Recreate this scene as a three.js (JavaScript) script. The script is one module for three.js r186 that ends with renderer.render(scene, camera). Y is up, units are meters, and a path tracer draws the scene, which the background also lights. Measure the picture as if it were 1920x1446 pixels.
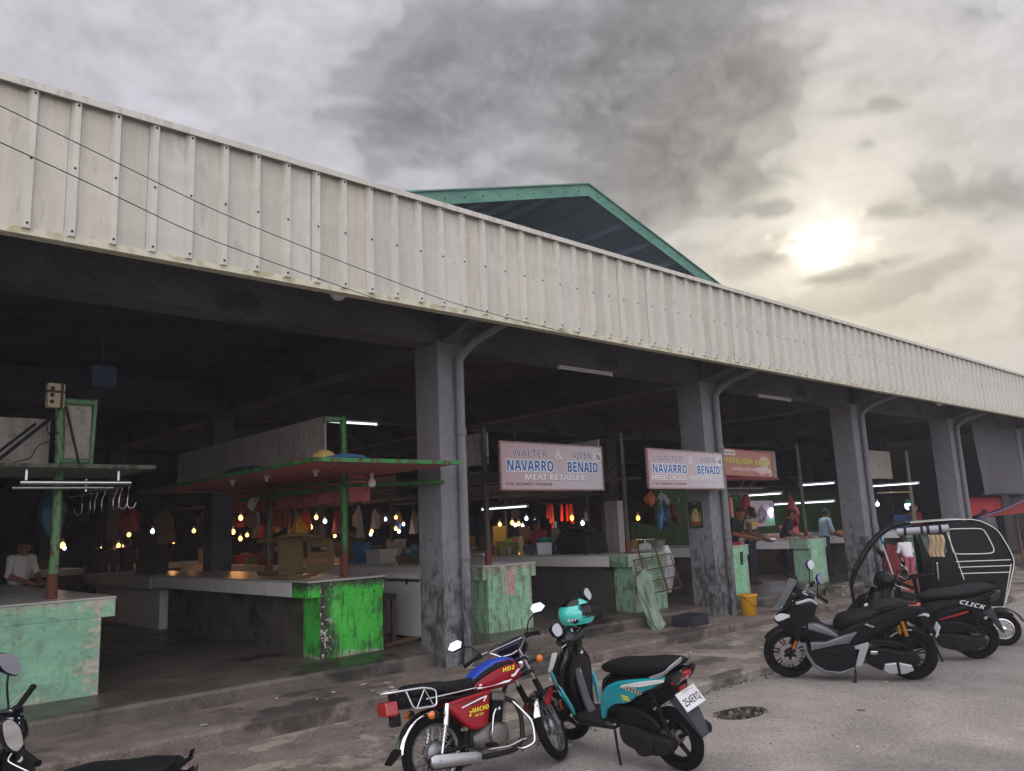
import * as THREE from 'three';
import { RoundedBoxGeometry } from 'three/addons/geometries/RoundedBoxGeometry.js';
import { mergeGeometries, mergeVertices, toCreasedNormals } from 'three/addons/utils/BufferGeometryUtils.js';
import { MarchingCubes } from 'three/addons/objects/MarchingCubes.js';
import { RectAreaLightUniformsLib } from 'three/addons/lights/RectAreaLightUniformsLib.js';

// ---------- camera ----------
const scene = new THREE.Scene();
const R = Math.PI / 180, V3 = (x, y, z) => new THREE.Vector3(x, y, z);
const camera = new THREE.PerspectiveCamera(2 * Math.atan(723 / 1500) / R, 1024 / 771, 0.05, 900);
camera.position.set(0, 1.93, 0);                       // the street; the market front runs along x, into the hall is -z
{
  const yaw = 47.6 * R, pitch = 10.03 * R, roll = -2.53 * R, up = V3(0, 1, 0);
  const fh = V3(Math.cos(yaw), 0, -Math.sin(yaw)), rt = V3(Math.sin(yaw), 0, Math.cos(yaw));
  const fw = fh.clone().multiplyScalar(Math.cos(pitch)).addScaledVector(up, Math.sin(pitch));
  const u = up.clone().multiplyScalar(Math.cos(pitch)).addScaledVector(fh, -Math.sin(pitch));
  const r2 = rt.clone().multiplyScalar(Math.cos(roll)).addScaledVector(u, Math.sin(roll));
  const u2 = u.clone().multiplyScalar(Math.cos(roll)).addScaledVector(rt, -Math.sin(roll));
  camera.quaternion.setFromRotationMatrix(new THREE.Matrix4().makeBasis(r2, u2, fw.negate()));
}

// ---------- noise ----------
function rng(seed) { let a = seed >>> 0; return () => { a = (a + 0x6D2B79F5) | 0; let t = Math.imul(a ^ (a >>> 15), 1 | a); t = (t + Math.imul(t ^ (t >>> 7), 61 | t)) ^ t; return ((t ^ (t >>> 14)) >>> 0) / 4294967296; }; }
const LAT = new Float32Array(65536); { const r = rng(7); for (let i = 0; i < 65536; i++) LAT[i] = r(); }
function vn(x, y, p) {                                 // value noise with period p (integer lattice)
  const xi = Math.floor(x), yi = Math.floor(y); let fx = x - xi, fy = y - yi;
  fx = fx * fx * (3 - 2 * fx); fy = fy * fy * (3 - 2 * fy);
  let x0 = xi % p; if (x0 < 0) x0 += p; let x1 = x0 + 1; if (x1 === p) x1 = 0;
  let y0 = yi % p; if (y0 < 0) y0 += p; let y1 = y0 + 1; if (y1 === p) y1 = 0;
  const a = LAT[(x0 * 131 + y0 * 8923 + ((x0 * y0) & 255) * 37) & 65535], b = LAT[(x1 * 131 + y0 * 8923 + ((x1 * y0) & 255) * 37) & 65535];
  const c = LAT[(x0 * 131 + y1 * 8923 + ((x0 * y1) & 255) * 37) & 65535], d = LAT[(x1 * 131 + y1 * 8923 + ((x1 * y1) & 255) * 37) & 65535];
  return a + (b - a) * fx + (c - a) * fy + (a - b - c + d) * fx * fy;
}
function fbm(u, v, p, oct, s = 0) { let t = 0, a = 0.5, n = 0; for (let i = 0; i < oct; i++) { t += a * vn(u * p + s * 17.3, v * p + s * 5.1, p); n += a; a *= 0.55; p *= 2; } return t / n; }
const sm = (a, b, x) => { x = Math.min(1, Math.max(0, (x - a) / (b - a))); return x * x * (3 - 2 * x); };
const mix = (a, b, t) => a + (b - a) * t;

// ---------- sky: broken overcast, the sun low behind it over the far end of the street ----------
const SUN = V3(0.862, 0.302, -0.408).normalize();
{
  const W = 2048, Hh = 1024, data = new Float32Array(W * Hh * 4);
  // cloud banks: azimuth, elevation, half sizes in degrees, weight
  const banks = [[-31.5, 27.4, 6.2, 5.4, 1.2], [-40, 29.5, 8, 5.6, 1.0], [-51, 30.5, 7, 5.0, 0.98], [-36, 38, 13, 5.5, 1.0], [-57, 27, 6, 3.0, 0.55], [-41.3, 35.6, 3.4, 2.0, -0.62], [-47, 37.5, 4, 1.6, -0.4], [-35, 22, 5, 3.0, 0.5], [-45, 23.5, 6, 2.5, 0.35], [-20, 38, 7, 3.4, 0.42],
    [-28.0, 20.4, 2.2, 0.8, 0.8], [-28.6, 17.4, 2.2, 1.0, 0.85], [-25.0, 15.5, 3.2, 0.8, 0.95], [-26.6, 18.3, 1.0, 0.35, 0.5], [-20.5, 15.9, 2.4, 0.7, 0.55], [-20.8, 19.6, 1.6, 1.0, 0.42], [-14.5, 18.6, 6, 1.3, 0.55], [-21.5, 23.5, 0.8, 0.5, 0.4], [-17, 27, 2.5, 1.0, 0.3], [-12, 12, 6, 1.0, 0.4], [-24, 11.5, 5, 0.7, 0.3],
    [-72, 27, 11, 9, -0.55], [60, 35, 20, 8, 0.8], [140, 28, 24, 7, 0.8], [-130, 40, 20, 8, 0.8], [10, 62, 36, 9, 0.7]];
  for (let j = 0; j < Hh; j++) {
    const el = ((j + 0.5) / Hh - 0.5) * 180, y = Math.sin(el * R), ce = Math.cos(el * R);
    for (let i = 0; i < W; i++) {
      const az = ((i + 0.5) / W - 0.5) * 360, k = (j * W + i) * 4;
      if (el < -1.5) { data[k] = 0.16; data[k + 1] = 0.15; data[k + 2] = 0.145; data[k + 3] = 1; continue; }
      const x = Math.cos(az * R) * ce, z = Math.sin(az * R) * ce;
      const cs = x * SUN.x + y * SUN.y + z * SUN.z, sd = Math.acos(Math.min(1, cs)) / R;
      const ws = (fbm(az / 90 + 1, el / 60 + 7, 16, 3, 15) - 0.5) * 0.09, c3n = fbm(az / 15 + 2 + ws * 3, el / 10 + 9, 32, 5, 6);
      let c1 = 0, c2 = 0;
      const dens = (A, E) => {
        c1 = fbm(A / 96 + 3 + ws, E / 62 + 3 - ws, 16, 6, 2); c2 = fbm(A / 34 + 5 + ws * 2, E / 20 + 5, 16, 6, 11);
        let mass = 0;
        for (const k of banks) { let da = A - k[0]; if (da > 180) da -= 360; if (da < -180) da += 360; mass += k[4] * Math.exp(-Math.pow(da / k[2], 2) - Math.pow((E - k[1]) / k[3], 2)); }
        return sm(0.24, 0.9, mass * 1.02 + 1.25 * (c1 - 0.5) + 0.7 * (c2 - 0.5) + 0.28 * (c3n - 0.5));
      };
      // the side of each bank that faces the sun is brighter
      let sa = az + 25.3; if (sa > 180) sa -= 360; const sl = Math.max(6, Math.hypot(sa, el - 17.6)), dS = dens(az - sa / sl * 2.6, el - (el - 17.6) / sl * 2.6), d = dens(az, el), edge = Math.max(-0.5, Math.min(0.6, d - dS));
      // thin veil lit from behind: lavender white, warmer towards the sun, unseen sky overhead and behind raised far brighter to fill the shaded front
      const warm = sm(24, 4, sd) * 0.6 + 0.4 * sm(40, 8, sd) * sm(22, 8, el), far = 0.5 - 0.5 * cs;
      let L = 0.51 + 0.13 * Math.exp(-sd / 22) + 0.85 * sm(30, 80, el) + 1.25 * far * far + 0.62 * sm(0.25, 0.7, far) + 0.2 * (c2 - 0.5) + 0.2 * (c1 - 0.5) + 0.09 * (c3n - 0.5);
      let r = L * mix(1.0, 1.14, warm), g = L * mix(0.985, 1.03, warm), bl = L * mix(1.075, 0.8, warm);
      const dk = mix(1, 0.5, d) * (1 + 0.55 * edge + 0.4 * d * (c2 - 0.5) + 0.2 * d * (c3n - 0.5));
      r *= dk; g *= dk * mix(1, 1.0, d); bl *= dk * mix(1, 0.98, d);
      const thin = 1 - 0.8 * d;
      const sw = sd * (1 + 1.8 * (c2 - 0.5) + 0.5 * (c3n - 0.5)) + 2.6 * Math.max(0, d - 0.25);
      const glow = 1.5 * Math.exp(-Math.pow(sw / 1.1, 2)) + 0.3 * Math.exp(-Math.pow(sd / 4.4, 2)) * thin + 0.12 * Math.exp(-sd / 13) * thin;
      r += glow; g += glow * 0.93; bl += glow * 0.72;
      data[k] = r; data[k + 1] = g; data[k + 2] = bl; data[k + 3] = 1;
    }
  }
  const t = new THREE.DataTexture(data, W, Hh, THREE.RGBAFormat, THREE.FloatType);
  t.mapping = THREE.EquirectangularReflectionMapping; t.magFilter = THREE.LinearFilter; t.minFilter = THREE.LinearFilter; t.needsUpdate = true;
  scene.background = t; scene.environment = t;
}
const sun = new THREE.DirectionalLight(0xffe3c0, 0.5);   // veiled sun, very soft
sun.position.copy(SUN).multiplyScalar(80).add(V3(10, 0, -8)); sun.target.position.set(10, 0, -8);
sun.castShadow = true; sun.shadow.radius = 26; sun.shadow.mapSize.set(2048, 2048);
Object.assign(sun.shadow.camera, { left: -40, right: 40, top: 40, bottom: -40, near: 1, far: 200 });
scene.add(sun, sun.target);
const renderer = new THREE.WebGLRenderer({ antialias: true });
renderer.toneMapping = THREE.LinearToneMapping;
renderer.toneMappingExposure = 1.0;
renderer.shadowMap.enabled = true;
renderer.setSize(1024, 771);
RectAreaLightUniformsLib.init();

// ---------- helpers ----------
const used = {};
function numbered(name) { const n = used[name] = (used[name] ?? -1) + 1; return n ? `${name}_${String(n).padStart(3, '0')}` : name; }
function tag(o, label, category, group, kind) { if (label) o.userData.label = label; if (category) o.userData.category = category; if (group) o.userData.group = group; if (kind) o.userData.kind = kind; return o; }
function thing(name, label, category, p = [0, 0, 0], turn = 0, group) {
  const o = new THREE.Group(); o.name = numbered(name); o.position.set(...p); o.rotation.y = turn; scene.add(o);
  return tag(o, label, category, group);
}
function clean(g) {                                    // non indexed, position + normal + uv only
  if (g.index) g = g.toNonIndexed();
  for (const k of Object.keys(g.attributes)) if (!['position', 'normal', 'uv', 'color'].includes(k)) g.deleteAttribute(k);
  if (!g.attributes.normal) g.computeVertexNormals();
  if (!g.attributes.uv) g.setAttribute('uv', new THREE.BufferAttribute(new Float32Array(g.attributes.position.count * 2), 2));
  return g;
}
function boxUV(g, s = 1) {                             // uv in metres by the way each face points
  g = clean(g); const p = g.attributes.position, uv = g.attributes.uv, a = V3(), b = V3(), c = V3(), n = V3();
  for (let i = 0; i < p.count; i += 3) {
    a.fromBufferAttribute(p, i); b.fromBufferAttribute(p, i + 1); c.fromBufferAttribute(p, i + 2);
    n.copy(b).sub(a).cross(c.sub(a)); const ax = Math.abs(n.x), ay = Math.abs(n.y), az = Math.abs(n.z);
    for (let k = 0; k < 3; k++) {
      const x = p.getX(i + k), y = p.getY(i + k), z = p.getZ(i + k);
      if (ay >= ax && ay >= az) uv.setXY(i + k, x * s, z * s); else if (az >= ax) uv.setXY(i + k, x * s, y * s); else uv.setXY(i + k, z * s, y * s);
    }
  }
  return g;
}
function merge(gs) { gs = [gs].flat(9).filter(Boolean).map(clean); return gs.length === 1 ? gs[0] : mergeGeometries(gs); }
function mesh(name, mat, gs, parent, m4) {
  let g = merge(gs); if (m4) g.applyMatrix4(m4);
  const o = new THREE.Mesh(g, mat); o.castShadow = o.receiveShadow = true;
  if (parent) { o.name = name; parent.add(o); } else { o.name = numbered(name); scene.add(o); }
  return o;
}
const one = (name, label, category, mat, gs, group) => tag(mesh(name, mat, gs), label, category, group);
const struct = (name, mat, gs) => tag(mesh(name, mat, gs), null, null, null, 'structure');
// geometries
function box(w, h, d, x = 0, y = 0, z = 0, r = 0, seg = 2) { const g = r ? new RoundedBoxGeometry(w, h, d, seg, r) : new THREE.BoxGeometry(w, h, d); g.translate(x, y, z); return clean(g); }
const span = (x0, x1, y0, y1, z0, z1, r = 0) => box(Math.abs(x1 - x0), Math.abs(y1 - y0), Math.abs(z1 - z0), (x0 + x1) / 2, (y0 + y1) / 2, (z0 + z1) / 2, r);
function cyl(a, b, r0, r1 = r0, seg = 12, open = false) {
  const A = V3(...a), B = V3(...b), d = B.clone().sub(A), g = new THREE.CylinderGeometry(r1, r0, d.length(), seg, 1, open);
  g.applyQuaternion(new THREE.Quaternion().setFromUnitVectors(V3(0, 1, 0), d.normalize())); g.translate(...A.add(B).multiplyScalar(0.5).toArray()); return clean(g);
}
function tube(pts, r, o = {}) {
  const c = new THREE.CatmullRomCurve3(pts.map(p => V3(...p)), !!o.closed, 'catmullrom', o.tension ?? 0.35);
  const g = new THREE.TubeGeometry(c, o.n ?? pts.length * 6, r, o.seg ?? 8, !!o.closed);
  return o.closed ? clean(g) : merge([g, ball(r, ...pts[0], 6), ball(r, ...pts[pts.length - 1], 6)]);
}
function ball(r, x, y, z, seg = 12, sx = 1, sy = 1, sz = 1) { const g = new THREE.SphereGeometry(r, seg, Math.max(6, seg * 0.7 | 0)); g.scale(sx, sy, sz); g.translate(x, y, z); return clean(g); }
function lathe(prof, seg = 32, axis = 'z') { const g = new THREE.LatheGeometry(prof.map(p => new THREE.Vector2(p[0], p[1])), seg); if (axis === 'z') g.rotateX(Math.PI / 2); if (axis === 'x') g.rotateZ(-Math.PI / 2); return clean(g); }
function at(g, x, y, z, rx = 0, ry = 0, rz = 0) { g = clean(g); if (rx) g.rotateX(rx); if (ry) g.rotateY(ry); if (rz) g.rotateZ(rz); g.translate(x, y, z); return g; }
function ext(pts, z0, z1, bevel = 0.008, smooth = false, holes = []) {   // side outline in xy, from z0 to z1
  const mk = (P, path) => { path = path || new THREE.Shape(); if (smooth) { const c = new THREE.SplineCurve([...P, P[0]].map(p => new THREE.Vector2(...p))); path.setFromPoints(c.getPoints(P.length * 5)); } else path.setFromPoints(P.map(p => new THREE.Vector2(...p))); return path; };
  const s = mk(pts); for (const h of holes) s.holes.push(mk(h, new THREE.Path()));
  const lo = Math.min(z0, z1), d = Math.abs(z1 - z0), b = Math.min(bevel, d * 0.45);
  const g = new THREE.ExtrudeGeometry(s, { depth: Math.max(1e-4, d - 2 * b), bevelEnabled: b > 0, bevelThickness: b, bevelSize: b, bevelOffset: -b, bevelSegments: 3, curveSegments: 6 });
  g.translate(0, 0, lo + b); return clean(g);
}
function warp(g, f, crease = 0.7) { g = clean(g); const p = g.attributes.position, v = V3(); for (let i = 0; i < p.count; i++) { v.fromBufferAttribute(p, i); f(v); p.setXYZ(i, v.x, v.y, v.z); } g.deleteAttribute('normal'); return clean(toCreasedNormals(g, crease)); }
function loft(secs, seg = 20, crease = 0.9) {           // sections along x: {x, y, z, w, h, n, hb} half width, half height up, exponent, half height down
  const pos = [], uv = [], rings = secs.map(s => { const ring = []; for (let k = 0; k < seg; k++) { const a = k / seg * 2 * Math.PI, c = Math.cos(a), t = Math.sin(a), e = 2 / (s.n ?? 2.6);
    ring.push([s.x + (s.sh ?? 0) * t, s.y + Math.sign(t) * Math.pow(Math.abs(t), e) * (t < 0 ? (s.hb ?? s.h) : s.h), (s.z ?? 0) + Math.sign(c) * Math.pow(Math.abs(c), e) * s.w]); } return ring; });
  const tri = (a, b, c) => { pos.push(...a, ...b, ...c); for (const p of [a, b, c]) uv.push(p[0], p[1]); };
  for (let i = 0; i + 1 < rings.length; i++) for (let k = 0; k < seg; k++) { const a = rings[i][k], b = rings[i][(k + 1) % seg], c = rings[i + 1][k], d = rings[i + 1][(k + 1) % seg]; tri(a, b, c); tri(b, d, c); }
  const cap = (ring, s, f) => { const c = [s.x, s.y, s.z ?? 0]; for (let k = 0; k < seg; k++) f ? tri(c, ring[(k + 1) % seg], ring[k]) : tri(c, ring[k], ring[(k + 1) % seg]); };
  cap(rings[0], secs[0], true); cap(rings[rings.length - 1], secs[secs.length - 1], false);
  let g = new THREE.BufferGeometry(); g.setAttribute('position', new THREE.Float32BufferAttribute(pos, 3)); g.setAttribute('uv', new THREE.Float32BufferAttribute(uv, 2));
  return clean(toCreasedNormals(g, crease));
}
function grid(nx, ny, f, uvf) {                          // sheet from a function of (u, v)
  const pos = [], uv = [], idx = [];
  for (let j = 0; j <= ny; j++) for (let i = 0; i <= nx; i++) { const p = f(i / nx, j / ny); pos.push(...p); uv.push(...(uvf ? uvf(i / nx, j / ny, p) : [i / nx, j / ny])); }
  for (let j = 0; j < ny; j++) for (let i = 0; i < nx; i++) { const a = j * (nx + 1) + i; idx.push(a, a + 1, a + nx + 1, a + 1, a + nx + 2, a + nx + 1); }
  const g = new THREE.BufferGeometry(); g.setAttribute('position', new THREE.Float32BufferAttribute(pos, 3)); g.setAttribute('uv', new THREE.Float32BufferAttribute(uv, 2)); g.setIndex(idx); g.computeVertexNormals(); return clean(g);
}
// a profile of [z, y] swept along x with a little unevenness
function sweepX(prof, x0, x1, nx, amp = 0.006) {
  const L = [0]; for (let i = 1; i < prof.length; i++) L.push(L[i - 1] + Math.hypot(prof[i][0] - prof[i - 1][0], prof[i][1] - prof[i - 1][1]));
  const g = []; for (let i = 0; i + 1 < prof.length; i++) {
    const steep = Math.abs(prof[i + 1][1] - prof[i][1]) > Math.abs(prof[i + 1][0] - prof[i][0]);
    const ny = Math.max(1, Math.min(12, Math.round((L[i + 1] - L[i]) / 0.12)));
    g.push(grid(nx, ny, (u, v) => { const x = mix(x0, x1, u), z = mix(prof[i][0], prof[i + 1][0], v), y = mix(prof[i][1], prof[i + 1][1], v); const a = amp * 2 * (fbm(x * 0.11 + 3, z * 0.11 + y * 0.2 + 3, 16, 4) - 0.5); return [x, y + a * 0.7, z + a]; }, (u, v) => [mix(x0, x1, u), mix(L[i], L[i + 1], v)]));
  }
  return merge(g);
}
// textures
function tex(w, h, f, srgb = true, rep) {
  const d = new Uint8Array(w * h * 4), c = [0, 0, 0];
  for (let j = 0; j < h; j++) for (let i = 0; i < w; i++) { const v = f(i / w, j / h, c) || c, k = (j * w + i) * 4; d[k] = Math.max(0, Math.min(255, v[0])); d[k + 1] = Math.max(0, Math.min(255, v[1])); d[k + 2] = Math.max(0, Math.min(255, v[2])); d[k + 3] = 255; }
  const t = new THREE.DataTexture(d, w, h); t.wrapS = t.wrapT = THREE.RepeatWrapping; t.magFilter = THREE.LinearFilter; t.minFilter = THREE.LinearMipmapLinearFilter; t.generateMipmaps = true;
  if (srgb) t.colorSpace = THREE.SRGBColorSpace; if (rep) t.repeat.set(rep[0], rep[1]); t.needsUpdate = true; return t;
}
function print(w, h, draw, bg = '#fff') { const c = document.createElement('canvas'); c.width = w; c.height = h; const x = c.getContext('2d'); x.fillStyle = bg; x.fillRect(0, 0, w, h); draw(x, w, h); const t = new THREE.CanvasTexture(c); t.colorSpace = THREE.SRGBColorSpace; return t; }
const std = (color, roughness = 0.7, metalness = 0, o = {}) => new THREE.MeshStandardMaterial({ color, roughness, metalness, ...o });
const phys = (color, roughness, o = {}) => new THREE.MeshPhysicalMaterial({ color, roughness, ...o });
const c3 = (r, g, b) => new THREE.Color().setRGB(r, g, b);

// shared relief / grain maps
const T = {};
T.grain = tex(512, 512, (u, v) => { const a = 120 + 130 * (fbm(u, v, 64, 3) - 0.5) + 60 * (fbm(u, v, 8, 3) - 0.5); return [a, a, a]; }, false);
T.plaster = tex(512, 512, (u, v) => { const a = 128 + 150 * (fbm(u, v, 12, 5) - 0.5) + 40 * (vn(u * 128, v * 128, 128) - 0.5); return [a, a, a]; }, false);
T.rough = tex(256, 256, (u, v) => { const a = 170 + 130 * (fbm(u, v, 8, 4) - 0.5); return [a, a, a]; }, false);
// concrete in three moods, uv in metres
function concreteTex(size, metres, base, o = {}) {
  const [R0, G0, B0] = base;
  return tex(size, size, (u, v, c) => {
    const big = fbm(u, v, 4, 4, o.s || 1), mid = fbm(u, v, 16, 4, 2), fine = vn(u * size / 2, v * size / 2, size / 2), f2 = vn(u * size / 4, v * size / 4, size / 4);
    let k = 0.72 + 0.42 * big + 0.26 * (mid - 0.5) + 0.24 * (fine - 0.5) + 0.14 * (f2 - 0.5);
    let r = R0 * k, g = G0 * k, b = B0 * k;
    if (o.patch) { const p = sm(0.53, 0.6, fbm(u * 1, v * 1, o.pp || 6, 5, 7)) * sm(0.35, 0.6, mid) * o.patch; r = mix(r, o.pc[0], p); g = mix(g, o.pc[1], p); b = mix(b, o.pc[2], p); }
    if (o.dark) { const p = sm(0.54, 0.68, fbm(u, v, 5, 5, 4)) * o.dark; r *= 1 - p; g *= 1 - p; b *= 1 - p; }
    if (o.moss) { const p = sm(0.58, 0.7, fbm(u, v, 8, 4, 12)) * o.moss; r = mix(r, 62, p); g = mix(g, 66, p); b = mix(b, 44, p); }
    if (o.crack) { const q = Math.abs(fbm(u, v, 5, 5, 21) - 0.5) + 0.05 * (mid > 0.55 ? 1 : 0); if (q < 0.004) { r *= 0.55; g *= 0.55; b *= 0.55; } }
    if (fine > 0.972 && o.spk) { r *= 1.45; g *= 1.45; b *= 1.42; }
    c[0] = r; c[1] = g; c[2] = b;
  }, true, [1 / metres, 1 / metres]);
}
const bumpM = (t, m) => { const q = t.clone(); q.repeat.set(1 / m, 1 / m); q.needsUpdate = true; return q; };

// ---------- surfaces ----------
const M = {};
const bump = (m, s, metres) => ({ bumpMap: bumpM(m, metres), bumpScale: s });
M.road = std(0xffffff, 0.88, 0, { map: concreteTex(2048, 9, [150, 142, 135], { patch: 0.16, pc: [166, 158, 150], dark: 0.12, spk: 1 }), ...bump(T.grain, 0.006, 0.9) });
M.apron = std(0xffffff, 0.92, 0, { map: concreteTex(1024, 4.2, [136, 124, 114], { patch: 0.7, pp: 14, pc: [168, 158, 142], dark: 0.3, crack: 1, spk: 1, s: 5 }), ...bump(T.grain, 0.008, 0.8) });
M.kerb = std(0xffffff, 0.9, 0, { map: concreteTex(512, 2, [140, 131, 121], { patch: 0.4, pc: [168, 158, 146], dark: 0.35, moss: 0.55, s: 8 }), ...bump(T.grain, 0.01, 0.5) });
M.step = std(0xffffff, 0.85, 0, { map: concreteTex(1024, 3.1, [128, 115, 106], { patch: 0.3, pc: [152, 140, 128], dark: 0.4, moss: 0.2, spk: 1, s: 3 }), ...bump(T.grain, 0.009, 0.6) });
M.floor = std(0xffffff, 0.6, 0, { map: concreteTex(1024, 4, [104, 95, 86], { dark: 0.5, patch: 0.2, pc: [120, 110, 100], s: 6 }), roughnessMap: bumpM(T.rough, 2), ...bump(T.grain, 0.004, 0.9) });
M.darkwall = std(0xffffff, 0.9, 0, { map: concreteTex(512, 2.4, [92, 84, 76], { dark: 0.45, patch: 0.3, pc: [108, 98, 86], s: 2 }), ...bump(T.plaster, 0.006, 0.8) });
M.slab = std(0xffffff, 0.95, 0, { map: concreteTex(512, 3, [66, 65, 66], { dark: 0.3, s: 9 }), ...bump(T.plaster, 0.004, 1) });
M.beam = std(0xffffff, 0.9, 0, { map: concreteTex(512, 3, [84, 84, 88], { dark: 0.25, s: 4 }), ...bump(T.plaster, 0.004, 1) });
M.tile = std(0xe2deda, 0.28, 0, { roughnessMap: bumpM(T.rough, 0.7) });
M.tiletop = std(0xb4afa8, 0.5, 0, { roughnessMap: bumpM(T.rough, 0.6) });
M.steel = std(0xb8b8ba, 0.28, 1, { roughnessMap: bumpM(T.rough, 0.3) });
M.chrome = std(0xd8d8da, 0.12, 1);
M.alu = std(0x9a9b9e, 0.42, 0.9);
M.black = std(0x0d0d0f, 0.55);
M.blackpipe = std(0x141315, 0.5, 0.3);
M.rubber = std(0x141414, 0.85);
M.rust = std(0xffffff, 0.85, 0.1, { map: tex(256, 256, (u, v) => { const a = fbm(u, v, 12, 4); return [70 + 60 * a, 44 + 26 * a, 34 + 14 * a]; }) });
M.wood = std(0xffffff, 0.8, 0, { map: tex(256, 256, (u, v) => { const a = fbm(u * 0.25, v, 32, 4), b = fbm(u, v, 4, 3); return [118 + 50 * a - 30 * b, 88 + 40 * a - 26 * b, 60 + 28 * a - 20 * b]; }) });
M.ply = std(0xffffff, 0.85, 0, { map: tex(512, 512, (u, v) => { const a = fbm(u, v, 5, 5), b = fbm(u, v, 48, 2), s = fbm(u * 8, v * 0.6, 8, 3), d = 0.35 * sm(0.62, 0.8, fbm(u, v, 14, 5, 3)); return [176 + 30 * (a - 0.5) + 20 * (b - 0.5) - 26 * s - 60 * d, 170 + 30 * (a - 0.5) + 20 * (b - 0.5) - 28 * s - 62 * d, 160 + 30 * (a - 0.5) + 18 * (b - 0.5) - 30 * s - 60 * d]; }, true, [0.8, 0.8]) });
M.white = std(0xd9d6d1, 0.5);
M.greypaint = std(0x6d6c70, 0.75, 0, bump(T.plaster, 0.004, 0.6));
// old paint on plaster: base paint, bare plaster showing at chipped edges, grime streaks and spots
function paintTex(w, h, o) {
  const { base, bare = [172, 160, 146], grime = [44, 40, 34], s = 1 } = o;
  return tex(w, h, (u, v, c) => {
    const n = fbm(u, v, 6, 5, s), m = fbm(u, v, 24, 4, s + 3), st = fbm(u * 2, v * 0.3, 16, 5, s + 1), f = vn(u * w / 2, v * h / 2, w / 2);
    let k = 0.86 + 0.2 * n + 0.1 * (m - 0.5) + 0.08 * (f - 0.5), r = base[0] * k, g = base[1] * k, b = base[2] * k;
    const eL = u, eR = 1 - u, eT = 1 - v, eB = v;
    // worn edges: irregular chips, with the plaster of the photograph underneath
    const wear = Math.max((o.wl || 0) * sm(0.2, 0.0, eL), (o.wr || 0) * sm(0.22, 0.0, eR), (o.wt || 0) * sm(0.16, 0, eT), (o.wb || 0) * sm(0.2, 0.0, eB));
    const chip = sm(0.5, 0.56, n * 0.55 + m * 0.45 + wear * 0.34 - 0.14);
    r = mix(r, bare[0] * (0.7 + 0.5 * m), chip * wear); g = mix(g, bare[1] * (0.7 + 0.5 * m), chip * wear); b = mix(b, bare[2] * (0.7 + 0.5 * m), chip * wear);
    const streak = sm(0.52, 0.74, st + (o.gt || 0) * 0.2 * sm(0.5, 1, v)) * (o.streak ?? 0.5);
    const spot = sm(0.66, 0.72, fbm(u, v, 48, 3, s + 5)) * (o.spot ?? 0.6);
    const patch = sm(0.55, 0.68, fbm(u, v, 5, 5, s + 8)) * (o.patch ?? 0.3);
    const gm = Math.min(1, streak + spot + patch);
    r = mix(r, grime[0], gm); g = mix(g, grime[1], gm); b = mix(b, grime[2], gm);
    if (o.extra) { const q = [r, g, b]; o.extra(u, v, q, n, m); r = q[0]; g = q[1]; b = q[2]; }
    c[0] = r; c[1] = g; c[2] = b;
  });
}
function normUV(g, x0, x1, y0, y1) { g = clean(g); const p = g.attributes.position, n = g.attributes.normal, uv = g.attributes.uv; for (let i = 0; i < p.count; i++) { const s = Math.abs(n.getX(i)) > 0.7 ? p.getZ(i) / (x1 - x0) : (p.getX(i) - x0) / (x1 - x0); uv.setXY(i, s, (p.getY(i) - y0) / (y1 - y0)); } return g; }
const paint = (t, rough = 0.72) => std(0xffffff, rough, 0, { map: t, ...bump(T.plaster, 0.005, 1) });

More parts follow.
